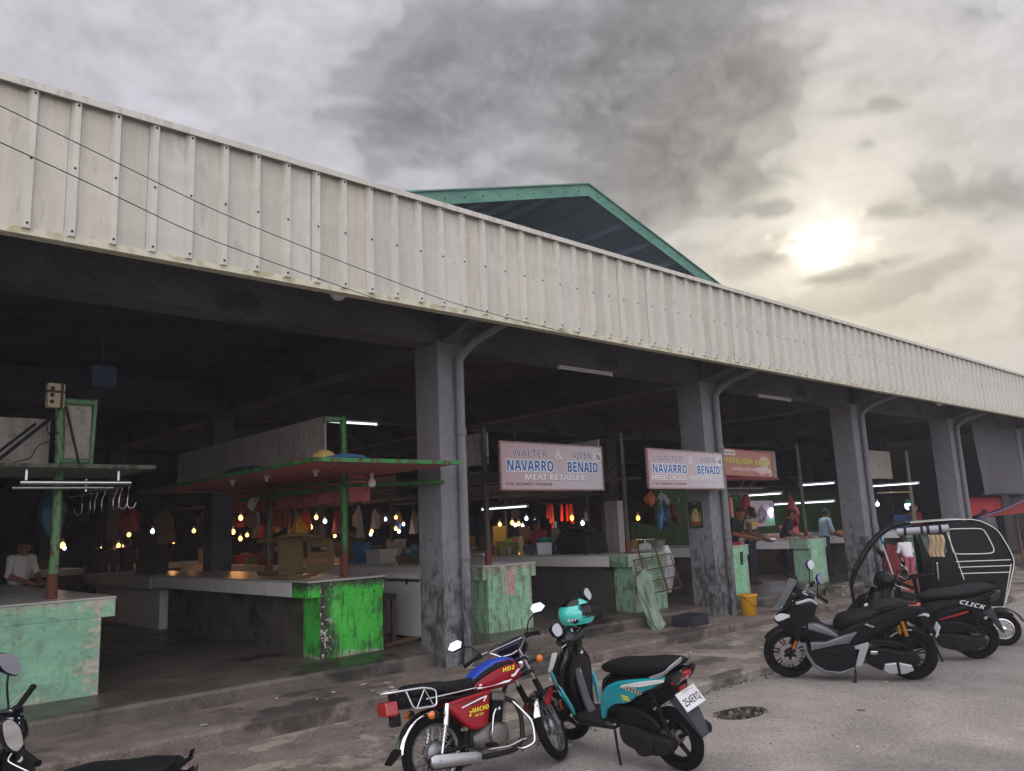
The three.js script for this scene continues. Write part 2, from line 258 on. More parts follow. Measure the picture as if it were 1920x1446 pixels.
// ---------- ground ----------
struct('ground', std(0x5d5853, 0.95), boxUV(at(new THREE.PlaneGeometry(900, 900), 0, -0.06, 0, -Math.PI / 2)));
{ // road with the broken hole near the kerb left open
  const hole = [[7.0, -4.94], [7.14, -5.03], [7.4, -5.0], [7.58, -4.93], [7.66, -4.8], [7.56, -4.66], [7.3, -4.6], [7.08, -4.64], [6.97, -4.77]];
  const s = new THREE.Shape([[-40, 30], [90, 30], [90, -5.66], [-40, -5.66]].map(p => new THREE.Vector2(...p)));
  s.holes.push(new THREE.Path(hole.map(p => new THREE.Vector2(...p))));
  const g = new THREE.ShapeGeometry(s); g.rotateX(Math.PI / 2); const q = boxUV(g);
  q.scale(1, 1, 1); struct('road', M.road, q).material.side = THREE.DoubleSide;
  // broken rim and bed of the hole
  const r = rng(5), P = []; const cx = 7.33, cz = -4.82;
  const rim = grid(36, 3, (u, v) => { const i = u * hole.length % hole.length, a = hole[Math.floor(i) % hole.length], b = hole[(Math.floor(i) + 1) % hole.length], t = i - Math.floor(i); const x = mix(a[0], b[0], t), z = mix(a[1], b[1], t), k = 1 - 0.16 * v; return [cx + (x - cx) * k, -0.055 * v, cz + (z - cz) * k]; });
  const bed = grid(14, 14, (u, v) => { const x = mix(6.85, 7.8, u), z = mix(-5.15, -4.5, v); return [x, -0.052 + 0.03 * (fbm(x * 0.6, z * 0.6, 16, 4) - 0.5), z]; });
  const h = tag(new THREE.Group(), 'broken hole in the road with rubble, beside the kerb', 'pothole'); h.name = 'pothole'; scene.add(h);
  mesh('rim', std(0x2a2521, 0.95, 0, { side: THREE.DoubleSide }), rim, h); mesh('bed', std(0x241f1b, 0.95), bed, h);
  const rock = std(0x6b6054, 0.95), rock2 = std(0x40372f, 0.95);
  for (let i = 0; i < 46; i++) { const a = r() * 6.28, d = Math.sqrt(r()), sz = 0.018 + 0.05 * r() * r(), x = cx + Math.cos(a) * 0.36 * d, z = cz + Math.sin(a) * 0.24 * d; const g = new THREE.IcosahedronGeometry(sz, 1); const w = warp(g, v => { const k = 0.75 + 0.5 * vn(v.x * 40 + i, v.y * 40 + v.z * 31 + 9, 64); v.multiplyScalar(k); v.y *= 0.7; }, 0.3); mesh('rubble_stone', r() < 0.4 ? rock : rock2, at(w, x, -0.03 + sz * 0.3, z, r() * 3, r() * 6, 0), h); }
}
struct('kerb', M.kerb, sweepX([[-5.66, -0.05], [-5.665, 0.075], [-5.69, 0.1], [-5.84, 0.102]], -12, 60, 420, 0.012));
struct('pavement', M.apron, grid(300, 14, (u, v) => { const x = mix(-12, 60, u), z = mix(-5.84, -7.4, v), yb = mix(0.118, 0.17, sm(2, 12, x)); return [x, mix(0.101, yb, v) + 0.016 * (fbm(x * 0.05 + 2, z * 0.08 + 3, 16, 4) - 0.5) * sm(0, 0.1, v), z]; }, (u, v, p) => [p[0], p[2]]));
struct('lower_step', M.step, sweepX([[-7.37, 0.02], [-7.368, 0.255], [-7.385, 0.283], [-7.42, 0.292], [-8.32, 0.297]], -12, 60, 560, 0.02));
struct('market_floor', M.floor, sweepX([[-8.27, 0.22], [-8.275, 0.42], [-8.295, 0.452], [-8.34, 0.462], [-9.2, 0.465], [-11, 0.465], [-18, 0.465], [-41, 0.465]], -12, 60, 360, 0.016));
{ // litter scattered on the steps and road
  const r = rng(31), pm = std(0xb9b0a2, 0.9), leaf = std(0x5c4a30, 0.9);
  for (let i = 0; i < 44; i++) { const onRoad = r() < 0.4, x = 2 + r() * 9, z = onRoad ? -5.5 + r() * 2.4 : -7.5 - r() * 0.7, y = onRoad ? 0.004 : 0.306; const s = 0.012 + 0.025 * r();
    one('litter_scrap', onRoad ? 'small scrap of litter on the road' : 'small scrap of litter on the lower step', 'litter', r() < 0.5 ? pm : leaf, at(box(s * 2, 0.004, s, 0, 0, 0), x, y, z, 0.1 * r(), r() * 6, 0.15 * r()), onRoad ? 'litter on the road' : 'litter on the step'); }
}

// ---------- the market building ----------
const BAY = 5.75, COL = k => 6.07 + BAY * k;
const hall = thing('market_hall', 'long open-fronted market hall with cream ribbed metal fascia on grey columns', 'building');
const colTex = s => tex(256, 1024, (u, v, c) => {
  const n = fbm(u, v * 4, 8, 5, s), m = fbm(u, v * 4, 32, 4, s + 2), st = fbm(u * 0.4, v * 2, 16, 5, s + 4), k = 0.88 + 0.22 * n + 0.1 * (m - 0.5);
  let r = 120 * k, g = 120 * k, b = 123 * k;
  const lim = 0.26 + 0.2 * (st - 0.5) * 2 + 0.16 * (n - 0.5), mould = sm(lim + 0.05, lim - 0.1, v) * sm(0.36, 0.62, n * 0.7 + st * 0.3) * 0.66;   // black mould over the foot, as on all columns of the photograph
  const peel = sm(0.60, 0.64, fbm(u, v * 4, 14, 4, s + 7)) * sm(0.5, 0.2, v) * 0.7;
  r = mix(r, 34, mould); g = mix(g, 32, mould); b = mix(b, 31, mould); r = mix(r, 142, peel * 0.6); g = mix(g, 138, peel * 0.6); b = mix(b, 136, peel * 0.6);
  const sp = sm(0.74, 0.78, m) * 0.5; r = mix(r, 168, sp); g = mix(g, 166, sp); b = mix(b, 164, sp); c[0] = r; c[1] = g; c[2] = b;
});
const colMats = [paint(colTex(3)), paint(colTex(11)), paint(colTex(26))];
for (let k = -1; k < 5; k++) {
  const x = COL(k), c = mesh('column', colMats[(k + 2) % 3], normUV(span(x, x + 0.43, 0.2, 4.34, -8.54, -8.04, 0.012), x - 0.17 * k, x - 0.17 * k + 0.5, 0.28, 4.4), hall);
  // rainwater pipe on the street face, with collars, bending out to the gutter
  const px = x + (k === 0 ? 0.29 : 0.34), pz = -7.965;
  mesh('downpipe', colMats[(k + 3) % 3], [normUV(tube([[px, 0.29, pz], [px, 2, pz], [px, 3.9, pz], [px, 4.12, pz + 0.03], [px + 0.04, 4.3, pz + 0.3], [px + 0.12, 4.46, -7.05]], 0.058, { seg: 14, n: 60 }), px - 0.1, px + 0.2, 0.28, 4.4), ...[1.55, 3.1].map(y => cyl([px, y, pz], [px, y + 0.09, pz], 0.067, 0.067, 16))], hall);
  mesh('cantilever_beam', M.beam, boxUV(ext([[-8.04, 4.32], [-8.04, 4.99], [-6.98, 4.99], [-6.98, 4.62], [-7.7, 4.4]].map(p => [p[0], p[1]]), -0.16, 0.16, 0.01).rotateY(-Math.PI / 2).translate(x + 0.215, 0, 0)), hall);
  mesh('cross_beam', M.beam, boxUV(span(x + 0.05, x + 0.38, 4.33, 4.98, -8.5, -39.9)), hall);
  if (k >= -1) for (const z of [-15.3, -22, -29]) { mesh('inner_column', M.beam, boxUV(span(x + 0.02, x + 0.41, 0.42, 4.34, z - 0.4, z)), hall); }
}
mesh('edge_beam', M.beam, boxUV(span(-2, 31, 4.31, 4.985, -8.49, -8.08)), hall);
for (const z of [-15.35, -22.05, -29.05]) mesh('long_beam', M.beam, boxUV(span(-2, 31, 4.4, 4.984, z - 0.3, z)), hall);
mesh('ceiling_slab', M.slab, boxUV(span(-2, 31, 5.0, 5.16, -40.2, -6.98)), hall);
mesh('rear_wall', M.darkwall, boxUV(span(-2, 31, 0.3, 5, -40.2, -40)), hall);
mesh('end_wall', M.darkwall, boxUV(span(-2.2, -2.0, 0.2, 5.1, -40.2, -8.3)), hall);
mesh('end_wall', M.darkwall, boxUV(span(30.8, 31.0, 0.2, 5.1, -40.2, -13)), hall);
{ // fascia: folded sheets between standing ribs
  const creamT = tex(1024, 512, (u, v, c) => { const st = fbm(u * 4, v * 0.08, 32, 4, 2), n = fbm(u, v, 8, 4, 3), k = 0.95 + 0.09 * (n - 0.5) - 0.05 * (st - 0.4); let r = 212 * k, g = 208 * k, b = 196 * k;
    const dirt = sm(0.5, 0.72, fbm(u * 3, v * 0.12, 24, 4, 7)) * (0.07 + 0.26 * sm(0.62, 1, v) * sm(0.35, 0.65, n)), mo = sm(0.62, 0.74, fbm(u * 2, v * 0.15, 40, 4, 9)) * 0.12 * sm(0.4, 0.62, n); r = mix(r, 128, dirt); g = mix(g, 124, dirt); b = mix(b, 104, dirt); r = mix(r, 90, mo); g = mix(g, 86, mo); b = mix(b, 78, mo); const sp = vn(u * 512, v * 256, 256) > 0.985 && n > 0.5 ? 0.35 : 0; r *= 1 - sp; g *= 1 - sp; b *= 1 - sp; c[0] = r; c[1] = g; c[2] = b; }, true, [1 / 4.6, 1 / 1.3]);
  const cream = std(0xffffff, 0.5, 0, { map: creamT }); creamT.offset.set(0, -4.36 / 1.3 + 3);
  const trimM = std(0xffffff, 0.5, 0, { map: tex(512, 64, (u, v, c) => { const n = fbm(u * 2, v * 0.3, 32, 4), a = sm(0.45, 0.7, n); c[0] = mix(204, 176, a); c[1] = mix(200, 172, a); c[2] = mix(178, 138, a); }, true, [0.25, 2]) });
  const f = new THREE.Group(); f.name = 'fascia'; hall.add(f);
  const creams = [0xffffff, 0xf4f4f2, 0xfaf8f4, 0xefeeea].map(h => { const m = cream.clone(); m.color.set(h); return m; }); const screwM = std(0x1b1a1a, 0.6, 0.4), S = 0.3125, x0 = -1.9, r = rng(3);
  const ribP = [[-0.046, 0], [-0.022, 0.056], [0.022, 0.056], [0.046, 0], [0.042, -0.002], [-0.042, -0.002]];
  const ribG = (() => { const s = new THREE.Shape(ribP.map(p => new THREE.Vector2(...p))); const g = new THREE.ExtrudeGeometry(s, { depth: 1.17, bevelEnabled: false }); g.rotateX(-Math.PI / 2); g.scale(1, 1, -1); g.translate(0, 4.385, 0); const q = clean(g), P = q.attributes.position; for (let i = 0; i < P.count; i += 3) { const t = [P.getX(i + 1), P.getY(i + 1), P.getZ(i + 1)]; P.setXYZ(i + 1, P.getX(i + 2), P.getY(i + 2), P.getZ(i + 2)); P.setXYZ(i + 2, ...t); } q.deleteAttribute('normal'); return clean(q); })();
  const scG = cyl([0, 0, 0], [0, 0, 0.009], 0.010, 0.009, 8);
  for (let i = 0; i < 104; i++) {
    const x = x0 + i * S + 0.012 * (r() - 0.5);
    mesh('fascia_panel', creams[r() * 4 | 0], boxUV(grid(5, 2, (u, v) => [x + 0.045 + u * (S - 0.09), 4.385 + 1.15 * v, -6.9 + 0.006 * Math.sin(u * Math.PI) * (r() - 0.35)])), f);
    const rb = mesh('rib', cream, boxUV(ribG.clone().translate(x, 0, -6.901)), f);
    if (x > 0.6 && x < 25.5) for (const y of [4.425, 4.965, 5.52]) { const s = new THREE.Mesh(scG, screwM); s.name = 'screw'; s.position.set(x + 0.004 * (r() - 0.5), y, -6.846); f.add(s); }
  }
  mesh('backing_sheet', cream, boxUV(span(-2, 30.8, 4.36, 5.56, -6.93, -6.912)), f);
  mesh('top_cap', cream, boxUV(ext([[-7.16, 5.56], [-7.16, 5.575], [-6.82, 5.605], [-6.82, 5.545], [-6.832, 5.545], [-6.832, 5.59]], 0, 32.8, 0).rotateY(-Math.PI / 2).translate(30.8, 0, 0)), f);
  mesh('drip_trim', trimM, boxUV(span(-2, 30.8, 4.337, 4.4, -6.925, -6.872)), f);
  mesh('soffit_lip', trimM, boxUV(span(-2, 30.8, 4.339, 4.35, -6.99, -6.93)), f);
}
{ // high gable roof behind, green edge boards, dark ribbed underside
  const g = thing('gable_roof', 'large green-edged gable roof rising behind the cream fascia', 'roof');
  const X = 15.9, Y = 11.17, Z = -14, k = 0.3, W = 10, under = std(0x86a0ae, 0.7), green = std(0x5f9482, 0.6, 0, { map: tex(256, 128, (u, v) => { const a = fbm(u, v, 8, 4); return [200 + 70 * a, 200 + 70 * a, 200 + 66 * a]; }, true, [0.3, 0.6]) });
  for (const s of [-1, 1]) {
    const q = (d, t) => [X + s * d, Y - k * d + t];
    mesh('roof_sheet', under, ext([q(0, 0), q(W, 0), q(W, -0.08), q(0, -0.08)], Z - 26, Z + 0.02, 0), g);
    mesh('edge_board', green, boxUV(ext([q(0, 0.06), q(W, 0.06), q(W, -0.27), q(0, -0.27)], Z + 0.03, Z + 0.09, 0.005)), g);
    mesh('edge_flashing', green, boxUV(ext([q(0, 0.1), q(W + 0.1, 0.1), q(W + 0.1, 0.063), q(0, 0.063)], Z - 0.2, Z + 0.14, 0)), g);
    for (let i = 0; i < 9; i++) { const d = 0.5 + i * 1.15; mesh('purlin', under, ext([q(d, -0.09), q(d + 0.07, -0.09), q(d + 0.07, -0.25), q(d, -0.25)], Z - 5.2, Z, 0), g); }
    for (let i = 0; i < 26; i++) { const z = Z - 0.15 - i * 0.2; mesh('sheet_rib', under, ext([q(0, -0.081), q(W, -0.081), q(W, -0.105), q(0, -0.105)], z - 0.03, z, 0), g); }
    mesh('rafter', under, ext([q(0, -0.26), q(W, -0.26), q(W, -0.5), q(0, -0.5)], Z - 2.7, Z - 2.5, 0), g);
    const sc = std(0x22332e, 0.6, 0.3); for (let i = 0; i < 16; i++) mesh('screw', sc, at(cyl([0, 0, 0], [0, 0, 0.012], 0.02, 0.02, 8), ...q(0.4 + i * 0.58, -0.12), Z + 0.09), g);
  }
  mesh('gable_wall', std(0x3b4a4c, 0.9), ext([[X - 9, 5.2], [X + 9, 5.2], [X + 9, Y - 2.9], [X, Y - 0.2], [X - 9, Y - 2.9]], Z - 5.4, Z - 5.2, 0), g);
}
const sub = (p, name, m4) => { const g = new THREE.Group(); g.name = name; p.add(g); if (m4) g.applyMatrix4(m4); return g; };

// ---------- stalls: end wall to the street, tiled counter running into the hall ----------
const MINT = [150, 203, 164];
M.mintA = paint(paintTex(1024, 1024, { base: [150, 202, 168], s: 2, wr: 0.8, wl: 0.4, wb: 0.7, wt: 0.6, bare: [204, 184, 168], streak: 0.16, spot: 0.22, patch: 0.14, grime: [92, 94, 78] }));
M.mintC = paint(paintTex(512, 768, { base: MINT, s: 5, wt: 1, wr: 0.7, wl: 0.4, wb: 0.5, bare: [188, 176, 166], streak: 0.4, spot: 0.35, patch: 0.2, gt: 1, grime: [88, 66, 52] }));
M.mintD = paint(paintTex(512, 768, { base: [146, 188, 156], s: 9, wt: 0.4, wr: 0.6, wl: 0.8, wb: 0.8, streak: 0.5, spot: 0.3, patch: 0.4, grime: [66, 64, 52] }));
M.mintE = paint(paintTex(512, 768, { base: [158, 218, 174], s: 14, wr: 0.8, wb: 0.7, wt: 0.5, streak: 0.15, spot: 0.35, patch: 0.1, extra: (u, v, q, n, m) => { for (const a of [[0.27, 0.55, 0.86, 0.08], [0.72, 0.6, 0.89, 0.07]]) { const e = a[3] * (0.7 + 0.6 * m) ; if (Math.abs(u - a[0] - 0.05 * (v - 0.7)) < e && v > a[1] + 0.04 * n && v < a[2] - 0.04 * m) { q[0] = q[1] = q[2] = 24 + 10 * m; } } } }));
M.mintF = paint(paintTex(512, 768, { base: [162, 208, 178], s: 19, wr: 0.8, wb: 1, wl: 0.4, streak: 0.25, spot: 0.3, patch: 0.2, bare: [150, 148, 126], grime: [96, 106, 80] }));
M.vivid = paint(paintTex(1024, 1024, { base: [74, 200, 70], s: 4, wl: 1, wb: 1, wt: 0.5, bare: [196, 188, 172], streak: 0.5, spot: 0.2, patch: 0.25, grime: [40, 54, 36], extra: (u, v, q, n, m) => { const d = sm(0.30, 0.06, u + 0.14 * (n - 0.5) - 0.06 * Math.sin(v * 7)) * sm(0.38, 0.56, n * 0.4 + m * 0.35 + 0.22), f = sm(0.16, 0.02, 1 - u) * sm(0.45, 0.6, n) * 0.5, t = sm(0.14, 0.03, 1 - v + 0.1 * (m - 0.5)) * 0.8, w = Math.max(d, f, t); q[0] = mix(q[0], 42, w); q[1] = mix(q[1], 40, w); q[2] = mix(q[2], 34, w); const fl = sm(0.6, 0.66, m) * sm(0.34, 0.02, u); q[0] = mix(q[0], 200, fl); q[1] = mix(q[1], 192, fl); q[2] = mix(q[2], 176, fl); } }));
const greenPipe = std(0xffffff, 0.55, 0.15, { map: tex(128, 256, (u, v, c) => { const n = fbm(u, v, 16, 4), a = sm(0.55, 0.66, n); c[0] = mix(92, 96, a); c[1] = mix(140, 72, a); c[2] = mix(98, 52, a); }, true, [2, 0.7]) });
const vividPipe = std(0xffffff, 0.5, 0.1, { map: tex(128, 256, (u, v, c) => { const n = fbm(u, v, 12, 4, 3), a = sm(0.56, 0.68, n); c[0] = mix(52, 74, a); c[1] = mix(122, 60, a); c[2] = mix(58, 44, a); }, true, [2, 0.7]) });
const oldPipe = std(0xffffff, 0.6, 0.2, { map: tex(128, 256, (u, v, c) => { const n = fbm(u, v, 12, 4, 6), a = sm(0.45, 0.6, n); c[0] = mix(82, 58, a); c[1] = mix(88, 48, a); c[2] = mix(76, 42, a); }, true, [2, 0.7]) });

const ST = {}, frameOf = k => sub(ST[k], 'frame');
function stall(o) {
  const { x0, x1, z, len, mat, lip = [0.1, 0.1], top = 1.4 } = o, t = thing('stall_counter', o.label, 'stall', [0, 0, 0], 0, o.group);
  mesh('end_wall', mat, normUV(span(x0, x1, 0.41, top - 0.2, z - 0.42, z, 0.008), x0, x1, 0.42, top), t);
  mesh('end_lip', mat, normUV(span(x0 - lip[0], x1 + lip[1], top - 0.203, top - 0.02, z - 0.42, z + 0.004, 0.01), x0, x1, 0.42, top), t);
  mesh('counter_top', M.tiletop, boxUV(span(x0 - lip[0] - 0.004, x1 + lip[1] + 0.004, top - 0.02, top, z - len, z + 0.012, 0.004)), t);
  mesh('counter_slab', M.darkwall, boxUV(span(x0 - lip[0] + 0.016, x1 + lip[1] - 0.016, top - 0.195, top - 0.022, z - len, z - 0.424)), t);
  const n = Math.round((len - 0.43) / 0.62), s = (len - 0.43) / n;
  for (let i = 0; i < n; i++) mesh('tile', M.tile, boxUV(span(x0 - lip[0] - 0.001, x0 - lip[0] + 0.014, top - 0.2, top - 0.024, z - 0.43 - i * s - 0.003, z - 0.43 - (i + 1) * s + 0.003, 0.002)), t);
  if (o.side !== false) mesh('side_wall', o.sideMat || M.darkwall, boxUV(span(x0 + (o.inset ?? 0.06), x1 - 0.06, 0.41, top - 0.19, z - len, z - 0.424)), t);
  if (o.recess) { mesh('base_panel', M.darkwall, boxUV(span(x0 + 0.02, x0 + 0.08, 0.43, 0.55, z - len, z - 0.43)), t); for (let i = 0; i < 3; i++) mesh('cabinet_door', o.recess, boxUV(span(x0 + 0.035, x0 + 0.07, 0.56, top - 0.26, z - 0.5 - i * 1.3, z - 1.74 - i * 1.3, 0.006)), t); }
  return ST[o.key] = t;
}
stall({ key: 'A', x0: 0.6, x1: 2.5, z: -9.08, len: 5.4, mat: M.mintA, lip: [0.1, 0.13], top: 1.41, label: 'mint green market stall counter at the left edge with chipped corner' });
stall({ key: 'B', x0: 4.94, x1: 5.84, z: -9.04, len: 5.45, mat: M.vivid, lip: [0.16, 0.04], top: 1.39, inset: 0.1, label: 'long white tiled stall counter with bright green end wall' });
stall({ key: 'C', x0: 7.56, x1: 8.42, z: -8.98, len: 5, mat: M.mintC, lip: [0.08, 0.1], label: 'mint green stall counter with peeling paper on it, below the number 36 sign' });
stall({ key: 'D', x0: 10.5, x1: 11.36, z: -8.74, len: 5, mat: M.mintD, lip: [0.1, 0.06], recess: std(0x4a4846, 0.7), label: 'grimy mint stall counter with wire rack, beside the second column' });
stall({ key: 'E', x0: 13.24, x1: 14.02, z: -8.78, len: 4.4, mat: M.mintE, lip: [0.02, 0.05], label: 'clean mint stall counter with two black tape marks, under the orange sign' });
stall({ key: 'F', x0: 16.5, x1: 17.16, z: -8.78, len: 4.4, mat: M.mintF, lip: [0.1, 0.06], side: false, label: 'pale mint stall counter with open space below, left of the third column' });
mesh('under_shelf', std(0x2d3034, 0.8), span(16.6, 17.1, 0.43, 1.19, -13, -10.6), ST.F);
stall({ key: 'G', x0: 19.3, x1: 20.1, z: -8.8, len: 4.4, mat: M.mintF, label: 'pale mint stall counter just right of the third column' });
stall({ key: 'H', x0: 22.3, x1: 23.1, z: -8.8, len: 4.4, mat: M.mintF, label: 'pale mint stall counter behind the tricycle, at the fourth column' });
{ // tiled back part of the bright green stall's row and dim counters deeper in the hall
  const t = thing('tiled_counter', 'pale tiled counter deep in the hall behind the green stall', 'counter');
  mesh('body', M.tile, boxUV(span(4.94, 5.9, 0.41, 1.15, -18.4, -14.62)), t); mesh('counter_top', M.tiletop, boxUV(span(4.76, 5.96, 1.16, 1.36, -18.5, -14.6)), t);
  const r = rng(77);
  const deep = [[1.2, 2.4, -20.5, -16.5], [7.6, 8.7, -21, -16.2], [10.4, 11.6, -21.4, -16.4], [13.3, 14.4, -21.4, -15.6], [16.4, 17.5, -21, -15.4], [7.4, 9.4, -27.5, -24], [11, 13, -27.5, -24], [15, 17.5, -27, -24], [4.6, 6, -27.5, -23.5]];
  const lab = ['dim counter far back behind the mint stall at left', 'dim counter behind the plastic chair', 'dim counter far behind the white freezer', 'dim counter deep behind the stacked plastic boxes', 'dim counter deep behind the black trestle', 'farthest dim counter left of the first column', 'farthest dim counter behind the first column', 'farthest dim counter seen past the first column on its right', 'farthest dim counter beyond the pale tiled one'];
  deep.forEach((d, i) => { const c = thing('back_counter', lab[i], 'counter'); mesh('body', M.darkwall, boxUV(span(d[0] + 0.08, d[1] - 0.08, 0.42, 1.2, d[2], d[3])), c); mesh('counter_top', M.tiletop, boxUV(span(d[0], d[1], 1.2, 1.36, d[2] - 0.05, d[3] + 0.05)), c); });
}

// ---------- lamps ----------
const warmGlow = std(0xfff0d8, 0.4, 0, { emissive: c3(1, 0.6, 0.22), emissiveIntensity: 2.4 }), coldGlow = std(0xf4f6ff, 0.4, 0, { emissive: c3(0.78, 0.84, 1.0), emissiveIntensity: 2.6 }), orangeGlow = std(0xffe0b0, 0.4, 0, { emissive: c3(1, 0.45, 0.1), emissiveIntensity: 2.2 });
const socketM = std(0xb9b6b0, 0.5), cordM = std(0x151515, 0.7);
const bulbG = lathe([[0.0001, -0.1], [0.034, -0.09], [0.05, -0.06], [0.046, -0.026], [0.028, 0.002], [0.018, 0.018]], 16, 'y'), sockG = merge([cyl([0, 0.016, 0], [0, 0.07, 0], 0.021, 0.021, 12), cyl([0, 0.07, 0], [0, 0.078, 0], 0.03, 0.03, 12)]);
function bulb(p, kind, label, group, drop = 0.6, cd) {
  const t = thing('light_bulb', label, 'light bulb', p, 0, group), m = { warm: warmGlow, cold: coldGlow, orange: orangeGlow, off: M.white }[kind];
  const b = new THREE.Mesh(bulbG, m); b.name = 'bulb'; t.add(b); const s = new THREE.Mesh(sockG, socketM); s.name = 'socket'; t.add(s);
  if (drop) mesh('cord', cordM, cyl([0, 0.07, 0], [0, drop, 0], 0.004, 0.004, 5), t);
  if (kind !== 'off') { const l = new THREE.PointLight({ warm: 0xffb066, cold: 0xd6e2ff, orange: 0xff8830 }[kind], cd ?? 0.5, 0, 2); l.position.y = -0.13; l.castShadow = true; l.shadow.radius = 2; l.name = 'lamp_light'; t.add(l); }
  return t;
}
const L1 = 'warm bulb glowing deep in the hall left of the first column', L2 = 'bulb glowing in the hall between the two blue-lettered signs and the stall below';
for (const [x, y, z, k] of [[7.39, 2.43, -17, 'warm'], [7.44, 2.14, -17.5, 'warm'], [8.26, 1.99, -19, 'warm'], [8.36, 2.11, -16, 'warm'], [8.79, 2.17, -16.5, 'warm'], [9.74, 2.42, -18, 'warm'], [10.26, 2.13, -18, 'warm'], [11.96, 1.95, -21, 'warm'], [11.95, 2.03, -19, 'warm'], [12.73, 2.08, -19, 'warm'], [7.04, 2.0, -20, 'warm'], [6.5, 2.02, -19, 'warm'], [6.53, 1.95, -24, 'warm'], [6.38, 1.95, -22, 'warm'], [7.1, 1.95, -24, 'warm']]) bulb([x, y, z], k, L1, 'warm bulbs left of the first column', 0.7, 0.3);
for (const [x, y, z] of [[10.85, 2.32, -18], [13.17, 1.95, -21], [13.51, 2.0, -20], [6.07, 2.46, -18], [5.62, 1.95, -24], [10.44, 2.0, -22]]) bulb([x, y, z], 'cold', 'cold white bulb deep in the hall left of the first column', 'cold bulbs left of the first column', 0.7, 0.22);
for (const [x, y, z, k] of [[12.68, 2.03, -15, 'cold'], [13.96, 2.06, -16, 'warm'], [13.5, 2.08, -15, 'warm'], [14.17, 2.05, -15.5, 'warm'], [16.32, 2.03, -18, 'cold'], [14.92, 2.19, -16, 'cold'], [16.62, 2, -18, 'cold'], [16.19, 2.11, -17, 'cold'], [13.89, 2.09, -14, 'warm']]) bulb([x, y, z], k, k === 'cold' ? 'cold white bulb glowing behind the stall under the number 36 sign' : 'warm bulb glowing behind the stall under the number 36 sign', k + ' bulbs under the number 36 sign', 0.5, 0.25);
{ // more bulbs crowding the back of the hall
  const r = rng(21); for (let i = 0; i < 24; i++) { const z = -16.5 - 12 * r(), t = 0.22 + 0.5 * r(), x = -z * t; bulb([x, 1.95 + 0.45 * r(), z], r() < 0.75 ? 'warm' : 'cold', 'tiny bulb glowing far at the back of the hall', 'tiny bulbs at the back of the hall', 0.5, 0.1); }
}
bulb([13.56, 2.13, -13], 'orange', 'orange bulb lighting the hanging red meat behind the black trestle', null, 0.5, 1.4);
bulb([14.98, 2.0, -14], 'cold', 'small bluish bulb right of the hanging red meat', null, 0.5, 0.4);
bulb([15.09, 2.06, -12.3], 'orange', 'orange bulb beside the pale cabinet, left of the hanging bags', null, 0.4, 0.8);
bulb([15.5, 2.1, -10.3], 'cold', 'cold bulb beside the head of the man in black', null, 0.5, 0.5);
bulb([18.6, 2.16, -11.5], 'warm', 'yellow bulb in front of the pink backdrop', null, 0.4, 0.5);
bulb([20.6, 2.14, -12], 'cold', 'cold bulb in front of the pink backdrop', null, 0.4, 0.5);
bulb([21.9, 2.16, -9.6], 'cold', 'cold bulb hanging by the wall fan, right of the third column', null, 0.3, 0.6);
{ const t = bulb([23.9, 2.13, -9.6], 'cold', 'bright cold lamp with green shade, right of the third column', null, 0.3, 0.9); mesh('lamp_shade', std(0x5aa27c, 0.6, 0, { side: THREE.DoubleSide }), lathe([[0.03, 0.1], [0.05, 0.06], [0.12, -0.03], [0.122, -0.035]], 20, 'y'), t); t.children[0].scale.setScalar(2.1); }
function tubeLamp(a, b, label, lit = true, cd = 2.2, hang = 0.35) {
  const A = V3(...a), B = V3(...b), len = A.distanceTo(B), t = thing('tube_lamp', label, 'lamp', A.clone().add(B).multiplyScalar(0.5).toArray(), Math.atan2(-(B.z - A.z), B.x - A.x));
  mesh('housing', M.white, box(len, 0.03, 0.05, 0, 0.035, 0, 0.006), t); mesh('tube', lit ? coldGlow : M.white, cyl([-len / 2 + 0.03, 0, 0], [len / 2 - 0.03, 0, 0], 0.014, 0.014, 10), t);
  for (const s of [-1, 1]) { mesh('end_cap', M.white, box(0.03, 0.05, 0.04, s * (len / 2 - 0.015), 0.005, 0), t); if (hang) mesh('hanger', cordM, cyl([s * len * 0.35, 0.05, 0], [s * len * 0.35, 5.0 - a[1], 0], 0.004, 0.004, 5), t); }
  if (lit) { const l = new THREE.RectAreaLight(0xdfe6ff, cd, len - 0.06, 0.03); l.position.y = -0.017; l.rotation.x = -Math.PI / 2; l.name = 'tube_light'; t.add(l); }
  return t;
}
tubeLamp([6.7, 3.82, -12], [7.7, 3.82, -12], 'lit tube lamp above the partition board of the bright green stall', true, 18);
tubeLamp([10.6, 2.31, -12.7], [10.6, 2.31, -11.3], 'lit tube lamp under the number 36 sign', true, 14, 0.9);
tubeLamp([17, 2.42, -10.6], [17, 2.42, -9.6], 'lit tube lamp over the meat stall, nearest the orange sign', true, 16);
tubeLamp([17.8, 2.6, -9.6], [17.8, 2.6, -8.7], 'lit tube lamp just left of the third column, upper one', true, 18);
tubeLamp([18.5, 2.2, -10.7], [18.5, 2.2, -9.1], 'long lit tube lamp left of the third column, lower one', true, 16);
tubeLamp([17.6, 2.5, -12.6], [17.6, 2.5, -11.4], 'lit tube lamp at the back of the meat stall', true, 14);
tubeLamp([21.5, 2.58, -9.56], [21.5, 2.58, -8.3], 'lit tube lamp just right of the third column', true, 18);
tubeLamp([8.53, 4.27, -8.28], [9.75, 4.27, -8.28], 'unlit tube lamp on the edge beam above the number 36 sign', false, 0, 0);
tubeLamp([14.14, 4.26, -8.28], [15.38, 4.26, -8.28], 'unlit tube lamp on the edge beam right of the second column', false, 0, 0);
